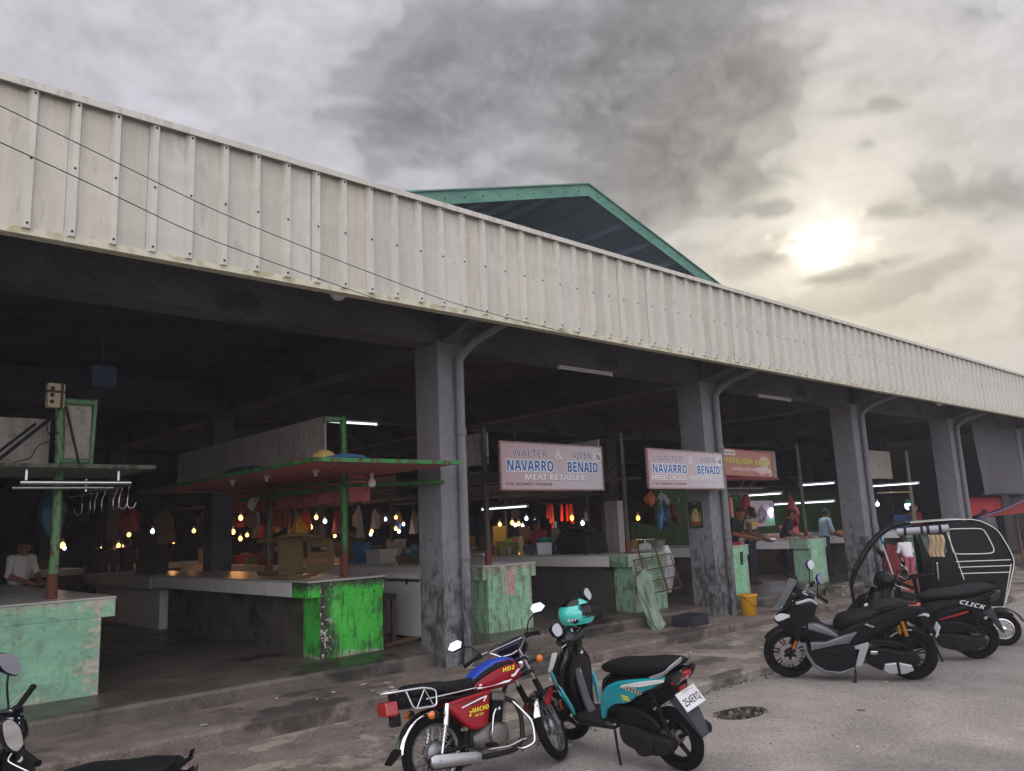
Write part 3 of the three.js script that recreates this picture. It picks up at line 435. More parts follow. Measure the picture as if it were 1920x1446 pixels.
for (const [x, l] of [[4.21, 'small white eave lamp under the fascia left of the first column'], [20.8, 'small white eave lamp under the far fascia, near the fourth column']]) { const t = thing('eave_lamp', l, 'lamp', [x, 4.99, -7.3]); mesh('stem', M.white, cyl([0, 0.01, 0], [0, -0.5, 0], 0.012, 0.012, 8), t); mesh('bowl', std(0xd8d8d6, 0.3), lathe([[0.001, -0.6], [0.05, -0.59], [0.085, -0.55], [0.09, -0.5], [0.02, -0.47]], 20, 'y'), t); }

// ---------- frames, shelves and boards on the stalls ----------
const pinkBoard = std(0xffffff, 0.7, 0, { map: tex(256, 256, (u, v) => { const a = fbm(u, v, 6, 5), b = sm(0.6, 0.75, fbm(u, v, 12, 4, 5)); return [186 + 34 * (a - 0.5) - 60 * b, 98 + 30 * (a - 0.5) - 40 * b, 98 + 30 * (a - 0.5) - 40 * b]; }, true, [0.7, 0.7]) });
{ // left stall frame
  const t = frameOf('A');
  mesh('post', greenPipe, tube([[2.12, 1.4, -9.46], [2.13, 2.2, -9.46], [2.12, 3.0, -9.46], [2.1, 3.5, -9.46]], 0.047, { seg: 12 }), t);
  mesh('post_foot', M.rust, cyl([2.12, 1.41, -9.46], [2.12, 1.66, -9.46], 0.058, 0.052, 12), t);
  mesh('shelf', std(0x75786a, 0.8), [span(0.4, 2.9, 2.71, 2.735, -10.3, -8.92)], t);
  mesh('shelf_edge', oldPipe, boxUV(span(0.4, 2.92, 2.705, 2.745, -8.92, -8.885)), t);
  mesh('frame', greenPipe, [cyl([2.12, 3.46, -9.42], [2.44, 3.46, -9.42], 0.035, 0.035), cyl([2.44, 3.5, -9.42], [2.42, 2.76, -9.42], 0.022, 0.022), cyl([2.12, 2.82, -9.42], [2.43, 2.82, -9.42], 0.03, 0.03)], t);
  mesh('panel', M.ply, boxUV(span(2.15, 2.41, 2.84, 3.43, -9.46, -9.44)), t);
  mesh('panel', M.ply, boxUV(span(1.5, 2.08, 2.76, 3.3, -9.75, -9.73)), t);
  mesh('brace', M.blackpipe, [cyl([2.05, 3.3, -9.5], [1.5, 2.76, -9.3], 0.018), cyl([1.9, 3.22, -9.55], [1.42, 2.76, -9.4], 0.014), cyl([2.14, 3.4, -9.38], [2.28, 2.76, -9.3], 0.014)], t);
  mesh('meat_rail', M.chrome, [cyl([1.7, 2.57, -9.06], [2.72, 2.57, -9.06], 0.024, 0.024, 14), cyl([1.68, 2.535, -9.3], [2.62, 2.535, -9.3], 0.018, 0.018, 12), tube([[2.72, 2.57, -9.06], [2.76, 2.57, -9.1], [2.74, 2.56, -9.3], [2.66, 2.55, -11.2]], 0.02)], t);
  mesh('rail_hanger', M.steel, [[1.75, -9.06], [2.6, -9.07], [2.68, -10.6]].map(p => box(0.02, 0.16, 0.02, p[0], 2.64, p[1])), t);
  // hooks on the side rail
  const hook = tube([[0, 0.02, 0.0], [0.012, 0.03, 0.01], [0.012, 0, 0.03], [0, -0.08, 0.0], [-0.005, -0.17, 0.0], [0.02, -0.215, 0], [0.06, -0.205, 0], [0.08, -0.16, 0]], 0.0055, { seg: 6, n: 40 });
  const hl = ['nearest meat hook at the corner of the chrome rail', 'second nearest meat hook on the chrome rail'];
  [[2.72, -9.12], [2.66, -9.2], [2.7, -9.55], [2.69, -9.95], [2.68, -10.2], [2.67, -10.35], [2.67, -10.7]].forEach(([x, z], i) => { one('meat_hook', hl[i] || 'small meat hook farther back on the chrome side rail', 'hook', M.steel, at(hook.clone(), x, 2.52, z, 0, -0.4 + 0.5 * i, 0), i > 1 ? 'meat hooks on the side rail' : undefined); });
  one('meat_hook', 'meat hook cut off by the left picture edge', 'hook', M.steel, at(hook.clone(), 1.46, 2.5, -9.4, 0, 0.3, 0));
  { const p = thing('power_strip', 'worn cream socket box with three round sockets on the post', 'socket box', [2.03, 3.42, -9.36], 0.15); mesh('case', std(0xb5a586, 0.6), box(0.17, 0.26, 0.08, 0, 0.08, 0, 0.012), p); mesh('strap', std(0x5a3226, 0.7), [box(0.172, 0.03, 0.084, 0, 0.12, 0), box(0.03, 0.262, 0.084, 0.05, 0.08, 0)], p); for (let i = 0; i < 3; i++) mesh('socket', std(0x2a2622, 0.6), cyl([-0.045, 0.15 - i * 0.07, 0.04], [-0.045, 0.15 - i * 0.07, 0.046], 0.022, 0.022, 14), p); }
  one('loose_cable', 'thin black cable sagging from the post of the left stall', 'cable', cordM, [tube([[2.08, 3.28, -9.42], [1.98, 3.22, -9.4], [2.0, 3.1, -9.4], [2.1, 3.12, -9.41]], 0.006), tube([[2.08, 3.05, -9.44], [1.92, 2.98, -9.45], [1.85, 2.85, -9.45], [1.7, 2.8, -9.5], [1.64, 2.76, -9.6]], 0.006)]);
  one('blue_case', 'small dark blue case high under the ceiling at left', 'case', std(0x223445, 0.8), [boxUV(span(2.46, 2.72, 3.7, 3.95, -9.9, -9.7, 0.01)), cyl([2.59, 3.94, -9.8], [2.59, 5.0, -9.8], 0.012, 0.012, 8)]);
}
{ // bright green stall frame
  const t = frameOf('B');
  mesh('post', vividPipe, tube([[5.46, 1.38, -9.34], [5.46, 2.2, -9.34], [5.46, 3.0, -9.34], [5.45, 3.46, -9.34]], 0.045, { seg: 12 }), t);
  mesh('post_foot', M.rust, cyl([5.46, 1.38, -9.34], [5.46, 1.72, -9.34], 0.056, 0.05, 12), t);
  mesh('post', oldPipe, cyl([5.4, 1.38, -11.4], [5.4, 2.9, -11.4], 0.045, 0.045, 12), t); mesh('post_foot', M.rust, cyl([5.4, 1.38, -11.4], [5.4, 1.6, -11.4], 0.056, 0.05, 12), t);
  mesh('shelf', pinkBoard, boxUV(span(4.12, 6.03, 2.705, 2.725, -13.3, -7.63)), t);
  mesh('shelf_edge', vividPipe, [boxUV(span(4.11, 6.04, 2.7, 2.745, -7.63, -7.6)), boxUV(span(4.1, 4.125, 2.7, 2.745, -13.3, -7.6))], t);
  mesh('box_beam', pinkBoard, boxUV(span(5.5, 5.89, 2.36, 2.704, -13, -9.4)), t);
  for (const [z0, z1] of [[-9.45, -11.95], [-11.96, -14.8]]) mesh('partition_board', M.ply, boxUV(span(5.24, 5.262, 2.86, 3.49, z1, z0)), t);
  mesh('top_pipe', greenPipe, cyl([5.2, 3.44, -9.4], [5.46, 3.44, -9.36], 0.04, 0.04), t);
  mesh('brace', M.steel, cyl([5.47, 3.3, -9.34], [5.74, 2.74, -8.6], 0.014, 0.014, 8), t);
  mesh('front_rail', vividPipe, cyl([5.36, 2.56, -9.32], [6.1, 2.52, -8.02], 0.026, 0.026, 10), t);
  mesh('side_rail', vividPipe, [cyl([5.4, 2.54, -9.3], [5.02, 2.5, -11.6], 0.035, 0.035, 10), cyl([5.56, 2.64, -9.35], [5.1, 2.62, -11.3], 0.018, 0.018, 8), cyl([5.4, 2.65, -9.7], [5.36, 2.52, -9.7], 0.016), cyl([5.25, 2.64, -10.6], [5.2, 2.52, -10.6], 0.016), tube([[5.56, 2.64, -9.35], [5.72, 2.63, -9.2], [5.73, 2.5, -9.2]], 0.01)], t);
  bulb([5.42, 2.59, -8.6], 'off', 'unlit white bulb hanging under the pink-bottomed shelf', null, 0.12);
  for (const [i, p] of [[4.7, -8.7], [4.5, -9.6], [4.4, -10.4]].entries()) { const s = thing('lamp_socket', ['empty lamp socket under the pink shelf, nearest the street', 'empty lamp socket under the pink shelf, middle one', 'empty lamp socket under the pink shelf, farthest back'][i], 'lamp socket', [p[0], 2.66, p[1]]); mesh('base', socketM, cyl([0, 0.045, 0], [0, 0.02, 0], 0.05, 0.045, 14), s); mesh('holder', socketM, cyl([0, 0.02, 0], [0, -0.03, 0], 0.022, 0.02, 12), s); }
  // folded cloths and a bag lying on the shelf
  const cloth = (n, l, m, x, y, z, sx, sy, sz, sd) => one(n, l, 'cloth', m, warp(new THREE.SphereGeometry(1, 24, 16), v => { const k = 1 + 0.5 * (fbm(v.x * 0.2 + 0.5, v.z * 0.2 + v.y * 0.1 + 0.5, 16, 4, sd) - 0.5); v.multiplyScalar(k); v.y = Math.max(-0.5, v.y); v.set(x + v.x * sx, y + (v.y + 0.5) * sy, z + v.z * sz); }, 1.2));
  cloth('folded_cloth', 'crumpled red cloth on the pink-bottomed shelf', std(0x9c2a38, 0.9), 4.6, 2.745, -8.9, 0.16, 0.07, 0.3, 1); cloth('folded_cloth', 'crumpled blue sack on the shelf edge', std(0x2d5b82, 0.9), 4.72, 2.745, -8.1, 0.2, 0.06, 0.34, 2); cloth('folded_cloth', 'small yellow bag on the pink-bottomed shelf', std(0xb8a253, 0.8), 4.72, 2.79, -8.55, 0.12, 0.09, 0.17, 3); cloth('folded_cloth', 'dark crumpled sack at the back of the shelf', std(0x23282a, 0.9), 4.4, 2.745, -10, 0.2, 0.07, 0.5, 4);
  one('plastic_scrap', 'torn pale plastic hanging from the green rail', 'plastic', std(0xb9b0a4, 0.6, 0, { side: THREE.DoubleSide }), grid(12, 6, (u, v) => [5.0 - 0.1 * u + 0.05 * Math.sin(v * 5 + u * 9), 2.5 - v * 0.16 * (0.6 + 0.5 * Math.sin(u * 7)), -11.2 + 0.5 * u + 0.05 * Math.cos(u * 11)]));
}
function simpleFrame(key, x, z, top, mat, o = {}) {
  const t = frameOf(key), pts = o.lean ? [[x - o.lean, 1.39, z], [x, top, z]] : [[x, 1.39, z], [x, top, z]];
  mesh('post', mat, cyl(...pts, 0.045, 0.042, 12), t); mesh('post_foot', M.rust, cyl([pts[0][0], 1.39, z], [pts[0][0], 1.62, z], 0.055, 0.05, 12), t);
  if (o.board) mesh('partition_board', M.ply, boxUV(span(...o.board)), t);
  if (o.shelf) { mesh('shelf', std(0x3a3632, 0.85), boxUV(span(...o.shelf)), t); }
  if (o.rails) mesh('rail', o.railMat || M.blackpipe, o.rails.map(r => cyl(r[0], r[1], 0.018, 0.018, 8)), t);
  return t;
}
simpleFrame('C', 7.86, -9.3, 3.45, std(0x3a3a36, 0.6), { shelf: [7.4, 9.2, 2.72, 2.75, -12.5, -9.1], board: [8.0, 8.03, 2.9, 3.4, -10.4, -9.4], rails: [[[7.6, 3.4, -9.3], [8.5, 3.4, -9.3]], [[8.5, 3.4, -9.3], [8.5, 2.75, -9.3]]] });
simpleFrame('D', 11.02, -9.25, 3.5, oldPipe, { shelf: [9.6, 11.7, 2.7, 2.73, -13, -9.4], board: [10.52, 10.55, 2.76, 3.38, -11.2, -9.35], rails: [[[10.55, 3.42, -9.3], [11.1, 3.42, -9.3]], [[10.98, 3.0, -9.28], [10.6, 2.74, -9.28]], [[9.4, 3.3, -9.6], [12, 3.5, -9.6]]] });
simpleFrame('E', 13.72, -9.1, 2.7, std(0x8a5a4a, 0.6), { rails: [[[13.2, 2.5, -9.0], [15.2, 2.5, -9.0]], [[13.2, 2.42, -9.5], [15.4, 2.42, -9.5]], [[13.8, 2.34, -9.9], [15.6, 2.34, -9.9]], [[14.6, 2.75, -9.0], [14.6, 2.34, -9.3]], [[15.0, 2.75, -9.0], [15.0, 2.42, -9.3]]], railMat: std(0x8d8a88, 0.4, 0.8) });
simpleFrame('F', 16.86, -9.05, 3.5, oldPipe, { lean: -0.02, board: [15.55, 16.62, 2.72, 3.36, -9.5, -9.46], rails: [[[16.6, 2.75, -9.2], [16.86, 2.75, -9.05]], [[15.6, 3.42, -9.0], [13.6, 3.36, -9.0]]] });
simpleFrame('H', 22.62, -8.98, 3.5, std(0x77695a, 0.7), { board: [20.9, 22.5, 2.78, 3.52, -9.4, -9.36], rails: [[[20.6, 2.38, -9.0], [22.7, 2.4, -9.0]]], railMat: std(0x9c8a6c, 0.6) });

simpleFrame('G', 19.78, -9.42, 3.4, oldPipe, { rails: [[[19.78, 3.36, -9.42], [20.6, 3.36, -9.42]]] });

// ---------- signs ----------
function sign(label, x0, x1, y0, y1, z, draw, frame, tilt = 0) {
  const w = x1 - x0, h = y1 - y0, t = thing('stall_sign', label, 'sign', [x0, y0, z], 0); t.rotation.set(0, 0, tilt);
  const g = new THREE.PlaneGeometry(w - 0.04, h - 0.04); g.translate(w / 2, h / 2, 0.012);
  mesh('printed_face', std(0xffffff, 0.45, 0, { map: print(1024, Math.round(1024 * h / w), draw) }), g, t);
  mesh('backing', std(0x8d857c, 0.8), box(w - 0.02, h - 0.02, 0.02, w / 2, h / 2, 0), t); if (z > -8.7) for (const f of [0.25, 0.75]) mesh('bracket', M.blackpipe, cyl([0.33, h * f, -0.01], [0.33, h * f, z < -8 ? -0.7 : -0.16], 0.014, 0.014, 8), t);
  for (const [a, b, c, d] of [[0, w, 0, 0.022], [0, w, h - 0.022, h], [0, 0.022, 0.022, h - 0.022], [w - 0.022, w, 0.022, h - 0.022]]) mesh('frame_bar', frame, boxUV(span(a, b, c, d, -0.018, 0.02)), t);
  return t;
}
const stain = (x, w, h, seed, c = '120,82,78') => { const r = rng(seed); for (let i = 0; i < 260; i++) { const e = r() < 0.6, px = e ? (r() < 0.5 ? r() * r() * 90 : w - r() * r() * 60) : r() * w, py = e ? r() * h : r() * r() * 46; x.fillStyle = `rgba(${c},${0.05 + 0.12 * r()})`; x.beginPath(); x.ellipse(px, py, 2 + 16 * r() * r(), 2 + 10 * r() * r(), r() * 3, 0, 7); x.fill(); } };
function fit(x, s, cx, y, w, font, fill, o = {}) { x.save(); x.font = font; x.textAlign = 'center'; x.textBaseline = 'middle'; const k = w / Math.max(1, x.measureText(s).width); x.translate(cx, y); x.scale(k, o.sy ?? 1); if (o.shadow) { x.fillStyle = o.shadow; x.fillText(s, 4 / k, 4); } if (o.stroke) { x.lineWidth = o.lw ?? 8; x.strokeStyle = o.stroke; x.lineJoin = 'round'; x.strokeText(s, 0, 0); } x.fillStyle = fill; x.fillText(s, 0, 0); if (o.over) { x.lineWidth = 1.5; x.strokeStyle = o.over; x.strokeText(s, 0, 0); } x.restore(); }
function meatSign(no, line, lw, seed) {
  return (x, w, h) => {
    const g = x.createLinearGradient(0, 0, w, h); g.addColorStop(0, '#b39a9c'); g.addColorStop(0.45, '#bba9ac'); g.addColorStop(1, '#c6c3c6'); x.fillStyle = g; x.fillRect(0, 0, w, h);
    const b = h / 320;
    fit(x, 'WALTER', w * 0.27, 70 * b, w * 0.33, `${Math.round(70 * b)}px sans-serif`, '#232a4a', { stroke: '#e9e4e4', lw: 4 }); fit(x, '&', w * 0.555, 74 * b, 74, `${Math.round(92 * b)}px serif`, '#ece6e6', { shadow: '#5c4e54' }); fit(x, 'AIREN', w * 0.79, 70 * b, w * 0.21, `${Math.round(70 * b)}px sans-serif`, '#232a4a', { stroke: '#e9e4e4', lw: 4 });
    fit(x, 'NAVARRO', w * 0.27, 158 * b, w * 0.45, `bold ${Math.round(92 * b)}px sans-serif`, '#2b5c9c', { stroke: '#dfe4ea', lw: 14, over: '#24426e', sy: 1.12 }); fit(x, 'BENAID', w * 0.79, 158 * b, w * 0.33, `bold ${Math.round(92 * b)}px sans-serif`, '#2b5c9c', { stroke: '#dfe4ea', lw: 14, over: '#24426e', sy: 1.12 });
    fit(x, line, w * 0.51, 236 * b, w * lw, `bold ${Math.round(54 * b)}px sans-serif`, '#e8e4e4', { shadow: '#574c52' });
    fit(x, 'CP NO.: 09218448727 / 09106484508', w * 0.25, 286 * b, w * 0.44, `bold ${Math.round(28 * b)}px sans-serif`, '#3b3440');
    x.fillStyle = '#e6e3df'; x.fillRect(w * 0.92, 26 * b, w * 0.072, 82 * b); fit(x, 'STALL NO.', w * 0.956, 36 * b, w * 0.062, `bold ${Math.round(18 * b)}px sans-serif`, '#333'); fit(x, no, w * 0.956, 76 * b, w * 0.055, `bold ${Math.round(60 * b)}px sans-serif`, '#14141a');
    stain(x, w, h, seed);
  };
}
const signFrame = std(0xffffff, 0.8, 0, { map: tex(256, 64, (u, v) => { const a = fbm(u, v, 16, 4); return [96 + 90 * a, 76 + 80 * a, 70 + 76 * a]; }, true, [1.3, 3]) });
sign('faded pink stall sign with blue lettering and number 36', 7.54, 9.74, 2.45, 3.16, -8.6, meatSign('36', 'MEAT RETAILER', 0.6, 3), signFrame, -0.004);
sign('faded pink stall sign with blue lettering and number 48, across the second column', 9.92, 12.0, 2.42, 3.055, -7.84, meatSign('48', 'DRESSED CHICKEN / FROZEN PRODUCTS', 0.96, 8), signFrame, -0.006);
{ const b = thing('sign_bracket', 'dark steel bracket holding the number 48 sign to the column', 'bracket'); mesh('bar', M.blackpipe, [span(11.5, 12.0, 2.9, 2.94, -7.93, -7.87), span(11.86, 11.9, 2.5, 3.0, -8.05, -7.9)], b); }
sign('faded orange stall sign with yellow lettering and a pig silhouette', 13.6, 15.46, 2.74, 3.29, -8.9, (x, w, h) => {
  x.fillStyle = '#b97f70'; x.fillRect(0, 0, w, h); x.fillStyle = '#e6e0d8'; x.fillRect(4, 4, 250, 62); fit(x, 'STALL #60', 128, 36, 200, 'bold 40px sans-serif', '#222');
  x.fillStyle = '#d9c3b6'; const pig = () => { x.beginPath(); x.ellipse(w * 0.84, h * 0.42, 112, 74, 0, 0, 7); x.fill(); x.beginPath(); x.ellipse(w * 0.8, h * 0.74, 180, 40, 0, 0, 7); x.fill(); for (const k of [0.74, 0.78, 0.93, 0.97]) x.fillRect(w * k, h * 0.74, 22, 66); }; pig();
  fit(x, 'PAPILLERA', w * 0.32, h * 0.42, w * 0.54, 'bold 96px sans-serif', '#dcd250', { stroke: '#6d5a1c', lw: 7 }); fit(x, 'PANTE', w * 0.8, h * 0.46, w * 0.34, 'bold 96px sans-serif', '#dcd250', { stroke: '#6d5a1c', lw: 7 });
  fit(x, "GAYYENG's MEATSHOP", w * 0.42, h * 0.74, w * 0.52, 'bold 54px sans-serif', '#e7dcd4', { shadow: '#7a4136' }); stain(x, w, h, 5);
}, std(0x8f4a44, 0.7), -0.02);
one('sign_shelf', 'red ledge board under the orange stall sign', 'board', std(0x7e3238, 0.7), span(13.55, 15.6, 2.67, 2.71, -9.3, -8.84));

// ---------- motorcycles (x forward, y up, z to the rider's right; origin under the rear axle) ----------
const dull = (c, r, si = 0.35, o = {}) => phys(c, r, { specularIntensity: si, ...o });
const B = {
  tyre: dull(0x121214, 0.9, 0.3, bump(T.grain, 0.004, 0.25)), rim: std(0xb4b4b6, 0.3, 0.95), gloss: phys(0x060608, 0.25, { clearcoat: 0.45, clearcoatRoughness: 0.06, specularIntensity: 0.4 }), matt: dull(0x0e0e10, 0.55, 0.4, bump(T.grain, 0.0006, 0.2)),
  seat: dull(0x0e0e10, 0.55, 0.4, bump(T.grain, 0.0012, 0.15)), red: phys(0x8e0316, 0.4, { clearcoat: 0.2, clearcoatRoughness: 0.1, specularIntensity: 0.5 }), blue: std(0x1c3ea0, 0.5), lens: phys(0xa00c12, 0.15, { clearcoat: 1 }), amber: phys(0xd06a08, 0.2, { clearcoat: 1 }), glass: std(0xe6e9ee, 0.03, 1), clear: phys(0xe9edf0, 0.08, { clearcoat: 1 }),
  teal: phys(0x12939a, 0.26, { clearcoat: 1, clearcoatRoughness: 0.08 }), silver: std(0xb9babd, 0.35, 0.6), grey: std(0x5c5d61, 0.45, 0.2), engine: std(0x77746f, 0.5, 0.75), dark: std(0x18181a, 0.5, 0.5), gold: std(0xc0841c, 0.3, 0.8), white: std(0xdcdcdc, 0.4), dash: std(0x101014, 0.15), gunmetal: std(0x73747a, 0.34, 0.55), flap: dull(0x424246, 0.6, 0.4), dust: dull(0x1f1d1b, 0.8, 0.4),
};
function steerM(px, py, rake, deg) { const a = V3(-Math.sin(rake), Math.cos(rake), 0); return new THREE.Matrix4().makeTranslation(px, py, 0).multiply(new THREE.Matrix4().makeRotationAxis(a, deg * R)).multiply(new THREE.Matrix4().makeTranslation(-px, -py, 0)); }
const tyreG = (R0, w, h) => lathe([[R0 - h, -w * 0.6], [R0 - h * 0.6, -w], [R0 - h * 0.22, -w * 0.86], [R0 - h * 0.03, -w * 0.38], [R0, 0], [R0 - h * 0.03, w * 0.38], [R0 - h * 0.22, w * 0.86], [R0 - h * 0.6, w], [R0 - h, w * 0.6]], 48);
const ringG = (r0, r1, z0, z1, seg = 40) => lathe([[r0, z0], [r1, z0], [r1, z1], [r0, z1], [r0, z0]], seg);
function fender(cx, cy, r, a0, a1, hw, drop, n = 26) { return grid(n, 10, (u, v) => { const a = mix(a0, a1, u) * R, t = mix(-1.45, 1.45, v), rr = r - drop * (1 - Math.cos(t)); return [cx + Math.cos(a) * rr, cy + Math.sin(a) * rr, hw * Math.sin(t)]; }); }
const dbl = m => { const q = m.clone(); q.side = THREE.DoubleSide; return q; };
function spring(a, b, r, turns, t) { const A = V3(...a), D = V3(...b).sub(A), pts = [], q = new THREE.Quaternion().setFromUnitVectors(V3(0, 1, 0), D.clone().normalize()), L = D.length(); for (let i = 0; i <= turns * 10; i++) { const f = i / (turns * 10), an = f * turns * 2 * Math.PI; const v = V3(Math.cos(an) * r, f * L, Math.sin(an) * r).applyQuaternion(q).add(A); pts.push(v); } return clean(new THREE.TubeGeometry(new THREE.CatmullRomCurve3(pts), turns * 14, t, 5)); }
function decal(parent, name, w, h, x, y, z, rot, draw, pw = 256) { // flat sticker print on a panel
  const ph = Math.round(pw * h / w), c = document.createElement('canvas'); c.width = pw; c.height = ph; draw(c.getContext('2d'), pw, ph);
  const t = new THREE.CanvasTexture(c); t.colorSpace = THREE.SRGBColorSpace; const g = new THREE.PlaneGeometry(w, h);
  const o = mesh(name, std(0xffffff, 0.4, 0, { map: t, transparent: true, side: THREE.DoubleSide }), g, parent); o.position.set(x, y, z); o.rotation.set(...rot); return o;
}
const word = (s, font, fill, stroke, lw = 6) => (x, w, h) => { x.font = font; x.textAlign = 'center'; x.textBaseline = 'middle'; const k = Math.min(1.6, w * 0.94 / x.measureText(s).width); x.translate(w / 2, h / 2); x.scale(k, 1); if (stroke) { x.lineWidth = lw; x.strokeStyle = stroke; x.strokeText(s, 0, 0); } x.fillStyle = fill; x.fillText(s, 0, 0); };
function mirror(p, side, base, head, w, h, shape, yawDeg, mat = B.gloss) { // stalk plus housing plus glass facing the rider
  const m = sub(p, 'mirror'); mesh('stalk', B.matt, tube([base, [mix(base[0], head[0], 0.45), mix(base[1], head[1], 0.75), mix(base[2], head[2], 0.35)], head], 0.0065, { seg: 7 }), m);
  const pts = shape.map(q => [q[0] * w * side, q[1] * h]); if (side < 0) pts.reverse();
  const so = shape !== MIR_D, hg = ext(pts, -0.022, 0.012, 0.008, so), gg = ext(pts.map(q => [q[0] * 0.92, q[1] * 0.92]), -0.026, -0.0225, 0.001, so);
  for (const g of [hg, gg]) { g.rotateY(Math.PI / 2); g.rotateY(yawDeg * R); g.rotateZ(-0.28); g.translate(head[0], head[1] + 0.02, head[2]); }
  mesh('housing', mat, hg, m); mesh('glass', B.glass, gg, m); return m;
}
const MIR_D = [[-1, -0.35], [-0.55, 0.75], [0.5, 1], [1, 0.35], [0.75, -0.75], [-0.4, -1]], MIR_O = [[-1, 0], [-0.75, 0.8], [0, 1], [0.8, 0.75], [1, -0.05], [0.7, -0.85], [0, -1], [-0.75, -0.75]];
function place(t, rear, front, leanDeg) { t.position.set(rear[0], rear[2] ?? 0, rear[1]); t.rotation.order = 'YXZ'; t.rotation.set(-leanDeg * R, Math.atan2(-(front[1] - rear[1]), front[0] - rear[0]), 0); }
function castWheel(p, name, cx, cy, R0, w, h, n, mat, o = {}, m4) {
  const g = sub(p, name, m4), Rr = R0 - h, C = x => at(x, cx, cy, 0);
  mesh('tyre', B.tyre, C(tyreG(R0, w, h)), g);
  mesh('rim', mat, [C(ringG(Rr - 0.022, Rr + 0.006, -w * 0.62, w * 0.62)), C(ringG(Rr - 0.03, Rr, -0.012, 0.012))], g);
  for (let i = 0; i < n; i++) { const a = i / n * 2 * Math.PI + 0.2, sp = []; const add = (da, tw) => { const q = ext([[0.03, -tw], [Rr - 0.01, -tw * 0.75], [Rr - 0.01, tw * 0.75], [0.03, tw]], -0.014, 0.014, 0.005); q.rotateZ(a + da); sp.push(C(q)); }; if (o.twin) { add(-0.13, 0.008); add(0.13, 0.008); } else add(0, o.sw || 0.018); mesh('wheel_spoke', mat, sp, g); }
  mesh('hub', o.hub || B.dark, C(lathe([[0.001, -0.06], [0.045, -0.06], [0.05, -0.03], [0.05, 0.03], [0.045, 0.06], [0.001, 0.06]], 24)), g);
  if (o.disc) mesh('brake_disc', B.rim, [C(ringG(o.disc - 0.045, o.disc, o.dz - 0.002, o.dz + 0.002))], g);
  return g;
}
function spokedWheel(p, name, cx, cy, R0, w, h, drum, m4) {
  const g = sub(p, name, m4), Rr = R0 - h, C = x => at(x, cx, cy, 0);
  mesh('tyre', B.tyre, C(tyreG(R0, w, h)), g);
  mesh('rim', B.rim, C(lathe([[Rr - 0.018, -w * 0.3], [Rr + 0.004, -w * 0.66], [Rr + 0.012, -w * 0.66], [Rr - 0.006, 0], [Rr + 0.012, w * 0.66], [Rr + 0.004, w * 0.66], [Rr - 0.018, w * 0.3]], 44)), g);
  mesh('hub', B.alu2 || (B.alu2 = std(0x8d8d8f, 0.45, 0.85)), C(lathe([[0.001, -0.05], [drum, -0.045], [drum, -0.01], [drum * 0.6, 0.0], [drum, 0.012], [drum, 0.05], [drum * 0.5, 0.062], [0.001, 0.066]], 30)), g);
  const sp = []; for (let i = 0; i < 36; i++) { const a = i / 36 * 2 * Math.PI, b = a + (i % 4 < 2 ? 0.42 : -0.42), z = i % 2 ? 0.035 : -0.035; sp.push(cyl([cx + Math.cos(b) * drum * 0.9, cy + Math.sin(b) * drum * 0.9, z], [cx + Math.cos(a) * (Rr - 0.012), cy + Math.sin(a) * (Rr - 0.012), z * 0.15], 0.0022, 0.0022, 5)); }
  mesh('spokes', B.rim, sp, g).userData.kind = 'stuff'; return g;
}
function handle(p, mats, o, m4) { // bar with grips, levers, switch blocks
  const g = sub(p, 'handlebar', m4);
  if (o.bar) mesh('bar', M.chrome, tube(o.bar, 0.011, { n: 70, tension: 0.2 }), g);
  for (const s of [-1, 1]) { const e = o.end.map((v, i) => i === 2 ? v * s : v), i = o.inner.map((v, k) => k === 2 ? v * s : v);
    mesh('grip', B.rubber || (B.rubber = dull(0x101010, 0.85, 0.35, bump(T.grain, 0.002, 0.08))), [cyl(i, e, 0.0165, 0.0165, 14), at(cyl([0, 0, -0.004], [0, 0, 0.004], 0.02, 0.02, 14), ...e)], g);
    mesh('switch_block', B.matt, box(0.05, 0.045, 0.045, i[0], i[1], i[2] - 0.02 * s, 0.01), g);
    if (o.lever !== false) mesh('brake_lever', o.leverMat || B.silver, tube([[i[0] + 0.03, i[1] - 0.005, i[2] - 0.01 * s], [i[0] + 0.055, i[1] - 0.012, i[2] + 0.05 * s], [e[0] + 0.05, e[1] - 0.02, e[2] + 0.01 * s]], 0.0055, { seg: 6 }), g);
  }
  return g;
}
